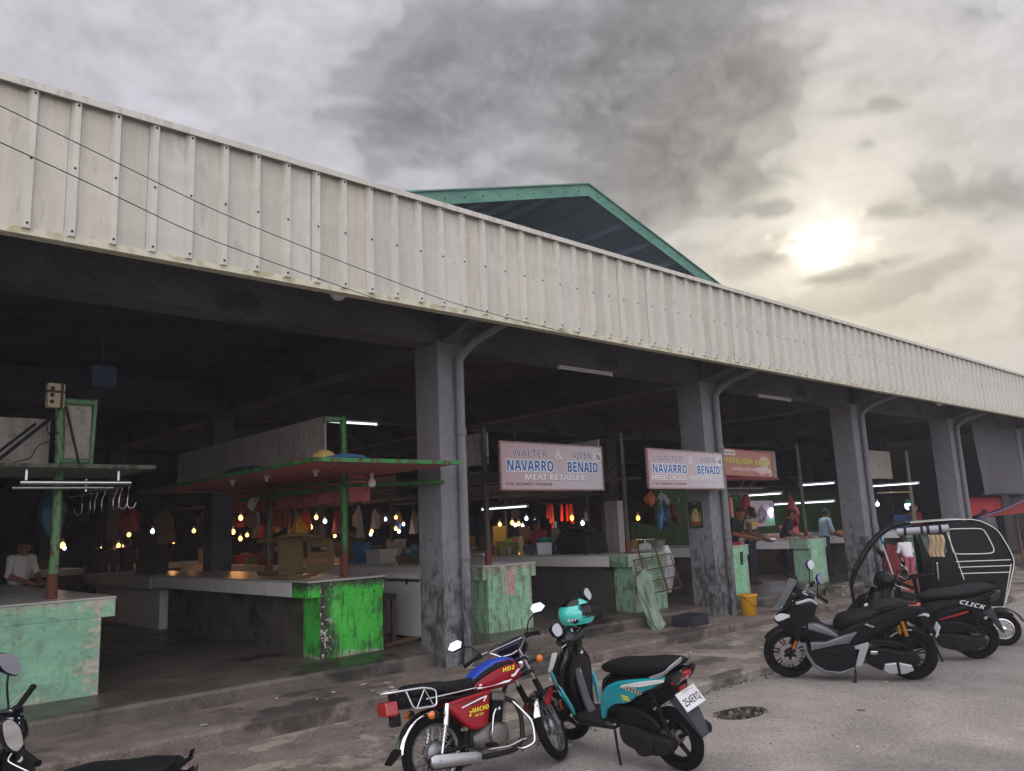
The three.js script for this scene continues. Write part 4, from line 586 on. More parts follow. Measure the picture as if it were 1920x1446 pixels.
{ // ----- red street motorcycle -----
  const t = thing('motorcycle', 'red motorcycle with blue seat cover front and chrome rear rack, parked along the kerb', 'motorcycle');
  place(t, [3.82, -5.2], [4.87, -5.1], 9); t.scale.setScalar(0.93);
  const RW = 0.295, SM = steerM(0.93, 0.86, 26 * R, 36);
  spokedWheel(t, 'rear_wheel', 0, RW, RW, 0.045, 0.075, 0.085);
  mesh('rear_fender', dbl(M.chrome), fender(0.0, RW, RW + 0.05, 60, 172, 0.062, 0.03), t);
  mesh('mud_flap', B.rubber = dull(0x101010, 0.8, 0.35), ext([[-0.33, 0.385], [-0.36, 0.37], [-0.43, 0.29], [-0.42, 0.28], [-0.345, 0.335]], -0.055, 0.055, 0.004), t);
  mesh('frame', B.dark, [tube([[0.9, 0.86, 0], [0.74, 0.62, 0], [0.66, 0.34, 0], [0.62, 0.24, 0]], 0.019), tube([[0.88, 0.82, 0], [0.5, 0.7, 0], [0.2, 0.68, 0]], 0.022), ...[-1, 1].map(s => tube([[0.45, 0.7, 0.09 * s], [0.2, 0.69, 0.11 * s], [-0.3, 0.74, 0.11 * s]], 0.014)), ...[-1, 1].map(s => tube([[0.4, 0.66, 0.09 * s], [0.32, 0.42, 0.1 * s], [0.3, 0.3, 0.1 * s]], 0.015)), ...[-1, 1].map(s => cyl([0.3, 0.31, 0.1 * s], [0, RW, 0.1 * s], 0.02, 0.016, 10))], t);
  mesh('fuel_tank', B.red, loft([{ x: 0.4, y: 0.745, w: 0.085, h: 0.05 }, { x: 0.46, y: 0.765, w: 0.115, h: 0.085, n: 2.8 }, { x: 0.58, y: 0.79, w: 0.14, h: 0.112, hb: 0.1, n: 2.9 }, { x: 0.72, y: 0.81, w: 0.15, h: 0.122, hb: 0.115, n: 2.9 }, { x: 0.82, y: 0.815, w: 0.145, h: 0.115, hb: 0.105, n: 2.7 }, { x: 0.89, y: 0.815, w: 0.115, h: 0.085, hb: 0.08 }, { x: 0.92, y: 0.815, w: 0.06, h: 0.04 }], 28), t);
  // padded cover over tank top: blue crown with a black skirt
  mesh('tank_cover', B.blue, loft([{ x: 0.4, y: 0.795, w: 0.085, h: 0.02 }, { x: 0.5, y: 0.85, w: 0.1, h: 0.034, hb: 0.03 }, { x: 0.64, y: 0.9, w: 0.105, h: 0.038, hb: 0.04 }, { x: 0.78, y: 0.915, w: 0.1, h: 0.032, hb: 0.04 }, { x: 0.86, y: 0.905, w: 0.08, h: 0.02, hb: 0.03 }], 20), t);
  mesh('tank_skirt', B.seat, loft([{ x: 0.38, y: 0.77, w: 0.11, h: 0.024 }, { x: 0.5, y: 0.83, w: 0.132, h: 0.032, hb: 0.03 }, { x: 0.64, y: 0.872, w: 0.141, h: 0.042, hb: 0.032 }, { x: 0.78, y: 0.885, w: 0.14, h: 0.036, hb: 0.03 }, { x: 0.88, y: 0.872, w: 0.11, h: 0.03, hb: 0.05 }], 22), t);
  mesh('seat', B.seat, [loft([{ x: -0.24, y: 0.8, w: 0.1, h: 0.03 }, { x: -0.2, y: 0.795, w: 0.125, h: 0.05, n: 3.4 }, { x: -0.02, y: 0.79, w: 0.135, h: 0.052, n: 3.6 }, { x: 0.1, y: 0.785, w: 0.13, h: 0.05, n: 3.4 }], 24), loft([{ x: 0.09, y: 0.775, w: 0.132, h: 0.05, n: 3.4 }, { x: 0.2, y: 0.765, w: 0.14, h: 0.055, n: 3.6 }, { x: 0.34, y: 0.765, w: 0.12, h: 0.055, n: 3.2 }, { x: 0.42, y: 0.775, w: 0.085, h: 0.045 }], 24)], t);
  for (const s of [-1, 1]) mesh('seat_trim', M.chrome, tube([[0.4, 0.735, 0.118 * s], [0.1, 0.727, 0.135 * s], [-0.1, 0.722, 0.14 * s]], 0.008), t);
  mesh('tail_cowl', B.matt, loft([{ x: -0.32, y: 0.72, w: 0.07, h: 0.05 }, { x: -0.18, y: 0.725, w: 0.095, h: 0.06, n: 3 }, { x: 0.02, y: 0.715, w: 0.1, h: 0.05, n: 3 }]), t);
  const rack = sub(t, 'rear_rack'); mesh('rack_top', M.chrome, [tube([[-0.06, 0.795, 0.15], [-0.15, 0.812, 0.15], [-0.4, 0.815, 0.13], [-0.47, 0.815, 0.08], [-0.48, 0.815, 0], [-0.47, 0.815, -0.08], [-0.4, 0.815, -0.13], [-0.15, 0.812, -0.15], [-0.06, 0.795, -0.15]], 0.0105, { n: 60 }), ...[-0.3, -0.38, -0.44].map(x => cyl([x, 0.815, -0.12], [x, 0.815, 0.12], 0.007, 0.007, 8))], rack);
  for (const s of [-1, 1]) mesh('rack_side', M.chrome, [tube([[-0.06, 0.795, 0.15 * s], [-0.02, 0.77, 0.152 * s], [-0.02, 0.68, 0.15 * s], [-0.05, 0.66, 0.148 * s], [-0.2, 0.665, 0.148 * s], [-0.24, 0.69, 0.148 * s], [-0.28, 0.8, 0.14 * s]], 0.0095, { n: 50 }), cyl([-0.2, 0.67, 0.148 * s], [-0.12, 0.8, 0.15 * s], 0.005, 0.005, 6), cyl([-0.12, 0.8, 0.15 * s], [-0.05, 0.67, 0.15 * s], 0.005, 0.005, 6)], rack);
  mesh('tail_lamp', B.lens, box(0.12, 0.115, 0.16, -0.385, 0.69, 0, 0.02), t); mesh('lamp_bracket', B.matt, box(0.08, 0.1, 0.07, -0.33, 0.6, 0, 0.01), t); for (const z of [0.04, -0.04]) mesh('rack_foot', B.matt, box(0.03, 0.06, 0.03, -0.33, 0.78, z), t); mesh('reflector', M.chrome, [[0, 0], [0.02, 0.03], [-0.02, 0.03]].map(q => cyl([-0.374, 0.57 + q[1], q[0]], [-0.37, 0.57 + q[1], q[0]], 0.006, 0.006, 8)), t);
  for (const s of [-1, 1]) { mesh('turn_signal', B.amber, ball(0.036, -0.1, 0.6, 0.2 * s, 14, 1.1, 0.9, 0.8), t); mesh('signal_stalk', B.matt, [cyl([-0.1, 0.6, 0.08 * s], [-0.1, 0.6, 0.18 * s], 0.009), ball(0.04, -0.075, 0.6, 0.2 * s, 12, 0.9, 0.9, 0.8)], t); }
  for (const s of [-1, 1]) { const k = sub(t, 'rear_shock'); mesh('shock_body', M.chrome, [cyl([0.055, 0.5, 0.135 * s], [0.085, 0.66, 0.14 * s], 0.027, 0.027, 14), cyl([0.0, RW, 0.125 * s], [0.06, 0.52, 0.135 * s], 0.012, 0.012, 10)], k); mesh('coil', M.chrome, spring([0.022, 0.375, 0.13 * s], [0.056, 0.52, 0.135 * s], 0.026, 5, 0.0055), k); }
  for (const s of [-1, 1]) { const c = mesh('side_cover', B.red, warp(ext([[0.06, 0.63], [0.1, 0.665], [0.49, 0.7], [0.5, 0.66], [0.47, 0.5], [0.42, 0.43], [0.3, 0.42], [0.22, 0.47], [0.12, 0.57]], 0, 0.05, 0.02, true), v => { v.z = s * (0.1 + v.z + 0.03 * (1 - Math.pow((v.x - 0.3) / 0.25, 2))); }, 0.9), t); }
  const dz = 0.183;
  decal(t, 'side_print', 0.3, 0.19, 0.31, 0.575, dz, [0, 0, 0.06], (x, w, h) => { x.strokeStyle = '#e9e9ec'; x.lineWidth = 9; x.beginPath(); x.moveTo(w * 0.12, h * 0.3); x.lineTo(w * 0.8, h * 0.12); x.lineTo(w * 0.98, h * 0.1); x.lineTo(w * 0.86, h * 0.28); x.stroke(); x.fillStyle = '#16161a'; x.fillRect(w * 0.4, h * 0.24, w * 0.4, 7); x.font = 'italic bold 46px sans-serif'; x.fillStyle = '#f3e21d'; x.fillText('2', w * 0.3, h * 0.72); x.font = 'italic bold 40px sans-serif'; x.fillText('MACHO', w * 0.42, h * 0.62); x.font = 'bold 22px sans-serif'; x.fillText('HD-125', w * 0.5, h * 0.8); });
  const stripeM = std(0xe4e4e6, 0.35); [[[0.44, 0.742], [0.8, 0.775], [0.87, 0.83], [0.84, 0.83], [0.79, 0.795], [0.44, 0.757]], [[0.42, 0.72], [0.72, 0.735], [0.76, 0.755], [0.42, 0.735]]].flatMap(q => [1, -1].map(s => warp(ext(q, 0, 0.004, 0.001), v => { v.z = s * (0.1465 - 0.55 * Math.pow(Math.max(0, Math.abs(v.x - 0.71) - 0.06), 1.7) + v.z); }))).forEach(g => mesh('tank_stripe', stripeM, g, t));
  decal(t, 'tank_print', 0.16, 0.07, 0.73, 0.845, 0.151, [-0.25, 0, 0.1], word('HD2', 'italic bold 70px sans-serif', '#f3e21d', '#7a1a10', 5));
  const en = sub(t, 'engine'); mesh('crankcase', B.engine, [loft([{ x: 0.34, y: 0.33, w: 0.08, h: 0.06 }, { x: 0.42, y: 0.335, w: 0.115, h: 0.1, n: 3 }, { x: 0.58, y: 0.34, w: 0.12, h: 0.105, n: 3 }, { x: 0.7, y: 0.34, w: 0.09, h: 0.08 }]), at(lathe([[0.001, 0.03], [0.07, 0.028], [0.088, 0.012], [0.09, -0.02]], 28), 0.56, 0.34, 0.12)], en);
  const fins = []; for (let i = 0; i < 9; i++) fins.push(at(box(0.15, 0.006, 0.15, 0, 0, 0, 0.002), 0.615 + i * 0.004, 0.45 + i * 0.017, 0, 0, 0, -0.2)); mesh('cylinder_fins', B.dark, [...fins, at(box(0.11, 0.19, 0.11, 0, 0, 0, 0.01), 0.63, 0.52, 0, 0, 0, -0.2)], en); mesh('cylinder_head', B.engine, at(box(0.14, 0.08, 0.14, 0, 0, 0, 0.02), 0.655, 0.63, 0, 0, 0, -0.2), en);
  mesh('kick_lever', M.chrome, [tube([[0.47, 0.34, 0.14], [0.47, 0.36, 0.17], [0.5, 0.5, 0.18], [0.54, 0.555, 0.18]], 0.009), cyl([0.54, 0.55, 0.18], [0.54, 0.55, 0.22], 0.012)], en);
  mesh('carburettor', B.dark, [cyl([0.5, 0.56, 0], [0.58, 0.56, 0], 0.035), box(0.06, 0.07, 0.06, 0.5, 0.53, 0.02, 0.012)], en);
  const ex = sub(t, 'exhaust'); mesh('header_pipe', B.dark, tube([[0.7, 0.62, 0.03], [0.8, 0.56, 0.08], [0.83, 0.44, 0.11], [0.8, 0.28, 0.13], [0.7, 0.2, 0.15], [0.45, 0.195, 0.16], [0.3, 0.21, 0.165]], 0.021, { n: 60, seg: 12 }), ex);
  mesh('muffler', B.dark, [cyl([0.34, 0.205, 0.165], [0.22, 0.21, 0.168], 0.024, 0.045, 18), cyl([0.22, 0.21, 0.168], [-0.12, 0.245, 0.172], 0.046, 0.05, 20), cyl([-0.12, 0.245, 0.172], [-0.15, 0.248, 0.172], 0.05, 0.032, 20)], ex); mesh('heat_shield', B.rim, [at(loft([{ x: -0.22, y: 0, w: 0.012, h: 0.03 }, { x: -0.19, y: 0, w: 0.02, h: 0.05 }, { x: 0.2, y: 0, w: 0.02, h: 0.046 }, { x: 0.25, y: 0, w: 0.012, h: 0.03 }]), 0.06, 0.24, 0.21, 0, 0, -0.1), ...[[-0.08, 0.26], [0.22, 0.225]].map(q => cyl([q[0], q[1], 0.22], [q[0], q[1], 0.235], 0.012, 0.012, 8))], ex);
  mesh('crash_bar', M.chrome, tube([[0.68, 0.24, 0.06], [0.74, 0.2, 0.2], [0.82, 0.24, 0.27], [0.84, 0.4, 0.24], [0.78, 0.56, 0.1], [0.76, 0.6, 0.02]], 0.012, { n: 50 }), t); mesh('crash_bar', M.chrome, tube([[0.68, 0.24, -0.06], [0.74, 0.2, -0.2], [0.82, 0.24, -0.27], [0.84, 0.4, -0.24], [0.78, 0.56, -0.1], [0.76, 0.6, -0.02]], 0.012, { n: 50 }), t);
  for (const s of [-1, 1]) mesh('foot_peg', B.rubber, [cyl([0.44, 0.28, 0.12 * s], [0.44, 0.285, 0.25 * s], 0.017, 0.017, 10), cyl([0.17, 0.34, 0.12 * s], [0.17, 0.345, 0.2 * s], 0.014, 0.014, 10)], t); mesh('brake_pedal', M.chrome, [tube([[0.42, 0.25, 0.17], [0.6, 0.24, 0.19], [0.74, 0.265, 0.2]], 0.007), box(0.06, 0.01, 0.03, 0.76, 0.27, 0.2, 0.003)], t);
  mesh('side_stand', B.dark, tube([[0.4, 0.24, -0.12], [0.36, 0.1, -0.2], [0.34, 0.04, -0.26]], 0.01), t); mesh('chain_guard', B.dark, ext([[0.0, 0.33], [0.05, 0.38], [0.38, 0.4], [0.38, 0.34], [0.05, 0.3]], -0.115, -0.095, 0.004), t);
  // steering
  const F = [1.225, RW], U = [0.93, 0.9];
  spokedWheel(t, 'front_wheel', F[0], F[1], RW, 0.04, 0.068, 0.075, SM);
  const fk = sub(t, 'front_fork', SM); const ln = (k) => [mix(F[0], U[0], k), mix(F[1], U[1], k)];
  for (const s of [-1, 1]) { mesh('fork_lower', B.alu2, [cyl([...ln(-0.03), 0.085 * s], [...ln(0.42), 0.085 * s], 0.023, 0.023, 14), cyl([...ln(0.0), 0.06 * s], [...ln(0.0), 0.11 * s], 0.012)], fk); const bel = []; for (let i = 0; i < 9; i++) bel.push(cyl([...ln(0.42 + i * 0.028), 0.085 * s], [...ln(0.44 + i * 0.028), 0.085 * s], 0.031, 0.025, 12)); mesh('fork_boot', B.rubber, bel, fk); mesh('fork_tube', M.chrome, cyl([...ln(0.66), 0.085 * s], [...ln(1.12), 0.085 * s], 0.016, 0.016, 12), fk); }
  mesh('fork_clamp', B.dark, [box(0.06, 0.03, 0.22, ...ln(0.98), 0, 0.008), box(0.06, 0.03, 0.22, ...ln(0.78), 0, 0.008)], fk);
  mesh('front_fender', dbl(M.chrome), fender(F[0], F[1], RW + 0.035, 32, 165, 0.06, 0.03), fk); mesh('fender_brace', B.red, [0.115, -0.115].map(z => ext([[F[0] - 0.16, 0.52], [F[0] + 0.03, 0.6], [F[0] + 0.06, 0.57], [F[0] - 0.1, 0.47], [F[0] - 0.2, 0.45]], z - 0.012, z + 0.012, 0.006, true)), fk);
  mesh('headlamp', M.chrome, at(lathe([[0.001, -0.09], [0.06, -0.08], [0.085, -0.03], [0.09, 0.02]], 26, 'x'), 1.03, 0.88, 0), fk); mesh('headlamp_lens', B.clear, at(ball(0.085, 0, 0, 0, 18, 0.25, 1, 1), 1.05, 0.88, 0), fk);
  mesh('instruments', B.dash, at(box(0.13, 0.075, 0.24, 0, 0, 0, 0.025), 0.93, 1.03, 0, 0, 0, 0.5), fk); for (const z of [-0.06, 0.06]) mesh('dial', std(0x2a2a30, 0.2), at(cyl([0, 0, 0], [0, 0.006, 0], 0.042, 0.042, 20), 0.912, 1.066, z, 0, 0, 0.5), fk); mesh('fairing_visor', B.gloss, at(loft([{ x: -0.02, y: 0, w: 0.13, h: 0.06, n: 3 }, { x: 0.05, y: -0.01, w: 0.14, h: 0.075, n: 3 }, { x: 0.1, y: -0.03, w: 0.1, h: 0.05 }]), 0.98, 1.02, 0), fk);
  for (const s of [-1, 1]) { mesh('turn_signal', B.amber, ball(0.034, 1.02, 0.84, 0.2 * s, 12, 0.7, 1, 1), fk); mesh('signal_stalk', B.matt, cyl([1.0, 0.84, 0.08 * s], [1.02, 0.84, 0.19 * s], 0.009), fk); }
  const bar = [[0.72, 1.0, -0.38], [0.78, 1.035, -0.26], [0.87, 1.05, -0.2], [0.9, 0.97, -0.1], [0.905, 0.955, 0], [0.9, 0.97, 0.1], [0.87, 1.05, 0.2], [0.78, 1.035, 0.26], [0.72, 1.0, 0.38]];
  const hb = handle(t, null, { bar, end: [0.715, 0.997, 0.385], inner: [0.775, 1.032, 0.27] }, SM);
  mesh('cross_brace', M.chrome, cyl([0.868, 1.045, -0.19], [0.868, 1.045, 0.19], 0.008, 0.008, 8), hb);
  for (const s of [-1, 1]) mirror(t, s, [0.8, 1.06, 0.25 * s], [0.77, 1.18, 0.44 * s], 0.075, 0.05, MIR_D, s < 0 ? 14 : 4).applyMatrix4(SM);
  mesh('cables', cordM, [tube([[0.8, 1.03, 0.2], [0.98, 1.08, 0.1], [1.0, 0.9, 0.02]], 0.005), tube([[0.8, 1.03, -0.2], [1.02, 1.1, -0.12], [1.0, 0.85, -0.05]], 0.005), tube([[1.0, 0.8, 0.1], [1.02, 0.6, 0.12], [1.15, 0.4, 0.1], [F[0], F[1], 0.06]], 0.005)], fk);
}

const loftY = (secs, seg = 22) => { const g = loft(secs.map(s => ({ x: s.y, y: -s.x, w: s.w, h: s.d, hb: s.df ?? s.d, n: s.n, z: s.z })), seg); g.rotateZ(Math.PI / 2); return g; };
function scooter(o) {
  const t = thing('scooter', o.label, 'scooter'); place(t, o.rear, o.front, o.lean ?? 8); if (o.scale) t.scale.setScalar(o.scale);
  const RW = 0.25, FX = 1.26, SM = steerM(1.0, 0.9, 26 * R, o.steer ?? 12), body = o.body, side = o.side, wheelMat = o.wheel || B.matt;
  castWheel(t, 'rear_wheel', 0, RW, RW, 0.042, 0.072, 5, wheelMat, { sw: 0.017, hub: B.engine });
  castWheel(t, 'front_wheel', FX, RW, RW, 0.038, 0.068, 5, wheelMat, { sw: 0.016, disc: 0.11, dz: 0.045 }, SM);
  mesh('floorboard', B.dust, warp(ext([[0.5, 0.3], [0.92, 0.27], [1.0, 0.3], [0.98, 0.35], [0.9, 0.345], [0.6, 0.355], [0.52, 0.36]], -0.16, 0.16, 0.015), v => { v.z *= 1 - 0.25 * sm(0.85, 1.0, v.x); }), t);
  mesh('leg_shield', body, loftY([{ y: 0.3, x: 0.97, w: 0.12, d: 0.03 }, { y: 0.45, x: 1.0, w: 0.17, d: 0.04 }, { y: 0.6, x: 1.015, w: 0.215, d: 0.05, n: 3 }, { y: 0.74, x: 1.0, w: 0.2, d: 0.065, n: 3 }, { y: 0.84, x: 0.985, w: 0.13, d: 0.07 }, { y: 0.92, x: 0.965, w: 0.08, d: 0.05 }]), t);
  mesh('front_cowl', body, loftY([{ y: 0.44, x: 1.08, w: 0.05, d: 0.02 }, { y: 0.54, x: 1.09, w: 0.13, d: 0.06 }, { y: 0.66, x: 1.09, w: 0.16, d: 0.085 }, { y: 0.78, x: 1.05, w: 0.14, d: 0.09 }, { y: 0.88, x: 1.0, w: 0.08, d: 0.06 }]), t);
  for (const s of [-1, 1]) {
    mesh('front_side_panel', side, warp(ext([[1.17, 0.70], [1.13, 0.735], [1.02, 0.655], [0.955, 0.55], [0.925, 0.42], [0.935, 0.36], [0.96, 0.43], [1.0, 0.53], [1.06, 0.6], [1.15, 0.64]], 0, 0.026, 0.008, true), v => { v.z = s * (0.19 + v.z - 1.1 * Math.pow(Math.max(0, v.x - 1.0), 1.5) - 0.26 * Math.max(0, 0.55 - v.y)); }, 0.9), t);
    mesh('front_grille', o.accent || B.white, warp(ext([[1.12, 0.86], [1.06, 0.86], [1.1, 0.74], [1.15, 0.72]], 0, 0.012, 0.003, true), v => { v.z = s * (0.1 + v.z + 0.4 * (0.86 - v.y)); }), t);
    mesh('turn_signal', B.clear, at(ball(0.04, 0, 0, 0, 14, 1.4, 0.7, 0.6), 1.15, 0.63, 0.13 * s), t);
    mesh('side_panel', side, warp(ext([[-0.16, 0.8], [0.1, 0.765], [0.36, 0.715], [0.52, 0.64], [0.61, 0.52], [0.645, 0.38], [0.6, 0.37], [0.545, 0.45], [0.43, 0.52], [0.28, 0.555], [0.1, 0.66], [-0.14, 0.755]], 0, 0.05, 0.02, true), v => { v.z = s * (0.122 + v.z - 0.12 * Math.pow(Math.max(0, -v.x + 0.1), 1.3) - 0.2 * Math.max(0, v.x - 0.48)); }, 0.9), t);
    mesh('grab_rail', o.rail || B.silver, warp(ext([[0.02, 0.785], [-0.2, 0.85], [-0.28, 0.895], [-0.36, 0.94], [-0.345, 0.9], [-0.27, 0.86], [-0.2, 0.822], [0.0, 0.76]], 0, 0.028, 0.008, true, o.rail === B.matt ? [] : []), v => { v.z = s * (0.12 + v.z + 0.02 * sm(0, -0.2, v.x) - 0.09 * sm(-0.22, -0.36, v.x)); }, 0.8), t);
  }
  mesh('inner_cover', B.grey, ext([[0.955, 0.8], [0.985, 0.78], [0.955, 0.55], [0.93, 0.4], [0.9, 0.34], [0.86, 0.34], [0.9, 0.45], [0.925, 0.6]], -0.035, 0.035, 0.012, true), t);
  mesh('ignition_lock', M.chrome, at(cyl([0, 0, 0], [-0.03, 0.012, 0], 0.024, 0.02, 16), 0.945, 0.83, 0.05), t); mesh('bag_hook', M.chrome, at(box(0.03, 0.03, 0.02, 0, 0, 0, 0.006), 0.93, 0.68, 0), t);
  mesh('body', body, loft([{ x: 0.66, y: 0.44, w: 0.06, h: 0.12 }, { x: 0.6, y: 0.5, w: 0.11, h: 0.19, hb: 0.17, n: 3 }, { x: 0.48, y: 0.57, w: 0.135, h: 0.18, hb: 0.2, n: 3 }, { x: 0.3, y: 0.65, w: 0.14, h: 0.13, hb: 0.12, n: 3 }, { x: 0.05, y: 0.71, w: 0.135, h: 0.09, hb: 0.08, n: 3 }, { x: -0.2, y: 0.765, w: 0.105, h: 0.065, n: 2.8 }, { x: -0.31, y: 0.81, w: 0.06, h: 0.035 }], 24), t);
  mesh('inner_fender', B.matt, ext([[-0.22, 0.74], [0.3, 0.66], [0.42, 0.5], [0.3, 0.44], [0.12, 0.5], [-0.06, 0.57], [-0.2, 0.64]], -0.085, 0.085, 0.01, true), t);
  mesh('seat', B.seat, loft([{ x: -0.3, y: 0.872, w: 0.07, h: 0.014 }, { x: -0.2, y: 0.86, w: 0.115, h: 0.035, n: 3 }, { x: 0.02, y: 0.835, w: 0.135, h: 0.05, n: 3 }, { x: 0.2, y: 0.805, w: 0.14, h: 0.05, n: 3 }, { x: 0.42, y: 0.79, w: 0.125, h: 0.05, n: 3 }, { x: 0.56, y: 0.77, w: 0.08, h: 0.04 }, { x: 0.62, y: 0.76, w: 0.04, h: 0.02 }], 24), t);
  mesh('tail_lamp', B.lens, loft([{ x: -0.2, y: 0.735, w: 0.1, h: 0.03 }, { x: -0.29, y: 0.78, w: 0.075, h: 0.04, n: 3 }, { x: -0.35, y: 0.8, w: 0.03, h: 0.02 }]), t);
  for (const s of [-1, 1]) mesh('rear_light_cover', phys(0x2a2426, 0.15, { clearcoat: 1 }), warp(ext([[-0.2, 0.78], [-0.35, 0.85], [-0.34, 0.78], [-0.25, 0.72]], 0, 0.03, 0.01, true), v => { v.z = s * (0.07 + v.z); }), t);
  mesh('rear_reflector', B.lens, box(0.03, 0.05, 0.08, -0.225, 0.665, 0, 0.008), t);
  mesh('mudguard', B.flap, warp(ext([[-0.1, 0.66], [-0.19, 0.68], [-0.28, 0.56], [-0.4, 0.35], [-0.37, 0.33], [-0.23, 0.48], [-0.1, 0.58]], -0.075, 0.075, 0.01, true), v => { v.z *= 1 - 0.4 * sm(0.5, 0.33, v.y); }), t);
  if (o.plate) { const p = sub(t, 'number_plate'); const m = new THREE.Matrix4().makeTranslation(-0.295, 0.6, 0).multiply(new THREE.Matrix4().makeRotationZ(-0.62)).multiply(new THREE.Matrix4().makeRotationY(-Math.PI / 2)); mesh('plate_board', B.white, box(0.24, 0.15, 0.006, 0, 0, 0, 0.003), p); const f = new THREE.PlaneGeometry(0.234, 0.144); f.translate(0, 0, 0.0045); mesh('plate_print', std(0xffffff, 0.4, 0, { map: print(512, 320, (x, w, h) => { x.fillStyle = '#d6d6d8'; x.fillRect(0, 0, w, h); fit(x, o.plate, w / 2, h * 0.6, w * 0.88, 'bold 150px sans-serif', '#17181c', { sy: 1.15 }); x.fillStyle = '#efe9dc'; x.fillRect(70, 14, 66, 60); x.fillRect(370, 14, 70, 60); fit(x, '10', 103, 46, 40, 'bold 40px sans-serif', '#a33'); fit(x, '4A', 405, 46, 50, 'bold 40px sans-serif', '#445'); x.fillStyle = '#9a9a9c'; x.fillRect(150, 22, 200, 14); }) }), f, p); p.applyMatrix4(m); }
  const en = sub(t, 'engine'); mesh('drive_case', B.dust, [ext([[0.46, 0.28], [0.42, 0.36], [0.26, 0.35], [0.1, 0.31], [-0.04, 0.3], [-0.07, 0.25], [-0.03, 0.19], [0.1, 0.15], [0.3, 0.16], [0.43, 0.2]], -0.16, -0.05, 0.025, true), ext([[0.32, 0.24], [0.28, 0.32], [0.16, 0.32], [0.1, 0.24], [0.15, 0.16], [0.26, 0.15]], -0.19, -0.15, 0.015, true)], en); mesh('air_box', B.matt, ext([[0.46, 0.4], [0.44, 0.5], [0.2, 0.5], [0.04, 0.42], [0.03, 0.36], [0.2, 0.36], [0.4, 0.36]], -0.15, -0.03, 0.025, true), en); mesh('crankcase', B.engine, [box(0.26, 0.16, 0.14, 0.38, 0.3, 0.03, 0.03), at(lathe([[0.001, 0.02], [0.075, 0.015], [0.08, -0.04]], 24), 0.36, 0.3, 0.13)], en); mesh('swing_arm', B.engine, box(0.12, 0.1, 0.04, 0.02, 0.3, -0.06, 0.01), en);
  mesh('muffler', B.dark, [loft([{ x: -0.22, y: 0.3, z: 0.16, w: 0.03, h: 0.035 }, { x: -0.18, y: 0.3, z: 0.16, w: 0.045, h: 0.055 }, { x: 0.16, y: 0.26, z: 0.16, w: 0.045, h: 0.05 }, { x: 0.22, y: 0.24, z: 0.15, w: 0.02, h: 0.02 }])], en);
  const sh = sub(t, 'rear_shock'); mesh('shock_body', B.dark, cyl([-0.05, 0.3, -0.11], [0.085, 0.7, -0.1], 0.013, 0.013, 10), sh); mesh('coil', o.coil || B.dark, spring([-0.035, 0.35, -0.11], [0.07, 0.66, -0.1], 0.027, 9, 0.0055), sh);
  mesh('side_stand', B.matt, [tube([[0.52, 0.28, -0.13], [0.47, 0.14, -0.19], [0.44, 0.035, -0.22]], 0.011), box(0.05, 0.014, 0.06, 0.44, 0.03, -0.225, 0.004)], t); mesh('foot_peg', M.chrome, [box(0.1, 0.025, 0.03, 0.5, 0.36, -0.17, 0.008)], t);
  // steering
  const fk = sub(t, 'front_fork', SM); mesh('fork_leg', B.dark, [-1, 1].map(s => cyl([FX, RW, 0.075 * s], [1.1, 0.58, 0.07 * s], 0.02, 0.02, 12)), fk); mesh('fork_leg', B.dark, cyl([1.12, 0.56, 0], [1.0, 0.9, 0], 0.025, 0.025, 12), fk); mesh('front_fender', dbl(body), fender(FX, RW, RW + 0.03, 25, 165, 0.06, 0.045), fk); mesh('reflector', B.amber, box(0.02, 0.09, 0.012, 1.2, 0.4, -0.1, 0.004), fk);
  mesh('handle_cover', body, loft([{ x: 0.84, y: 0.985, w: 0.05, h: 0.02 }, { x: 0.88, y: 1.0, w: 0.14, h: 0.045, n: 2.5 }, { x: 0.96, y: 1.01, w: 0.17, h: 0.055, n: 2.4 }, { x: 1.04, y: 0.985, w: 0.12, h: 0.06 }, { x: 1.09, y: 0.95, w: 0.05, h: 0.03 }], 24), fk); mesh('column_cover', body, loftY([{ y: 0.84, x: 0.96, w: 0.07, d: 0.06 }, { y: 0.95, x: 0.94, w: 0.09, d: 0.07 }, { y: 1.0, x: 0.94, w: 0.1, d: 0.06 }]), fk);
  mesh('speedometer', o.dashMat || std(0xffffff, 0.12, 0, { map: print(256, 192, (x, w, h) => { x.fillStyle = '#15151a'; x.fillRect(0, 0, w, h); x.strokeStyle = '#c9ced6'; x.lineWidth = 16; x.beginPath(); x.arc(w / 2, h * 0.62, 70, 3.3, 6.1); x.stroke(); x.fillStyle = '#a9b0ba'; x.fillRect(w * 0.2, h * 0.75, w * 0.6, 20); x.strokeStyle = '#d63a2a'; x.lineWidth = 8; x.beginPath(); x.moveTo(w / 2, h * 0.62); x.lineTo(w * 0.66, h * 0.4); x.stroke(); }) }), at(box(0.11, 0.012, 0.15, 0, 0, 0, 0.005), 0.9, 1.043, 0, 0, 0, 0.42), fk);
  for (const s of [-1, 1]) mesh('brake_cable', cordM, tube([[0.92, 1.0, 0.17 * s], [1.02, 1.02, 0.13 * s], [1.06, 0.94, 0.06 * s], [1.02, 0.86, 0.03 * s]], 0.0045, { seg: 5 }), fk);
  handle(t, null, { end: [0.8, 1.0, 0.35], inner: [0.88, 1.01, 0.19], leverMat: M.chrome }, SM);
  for (const s of [-1, 1]) mirror(t, s, [0.92, 1.04, 0.16 * s], [0.88, 1.19, 0.34 * s], (o.mirrorSize || [0.062, 0.055])[0], (o.mirrorSize || [0.062, 0.055])[1], o.mirrorShape || MIR_O, o.mirrorYaw ?? (s < 0 ? -6 : 6)).applyMatrix4(SM);
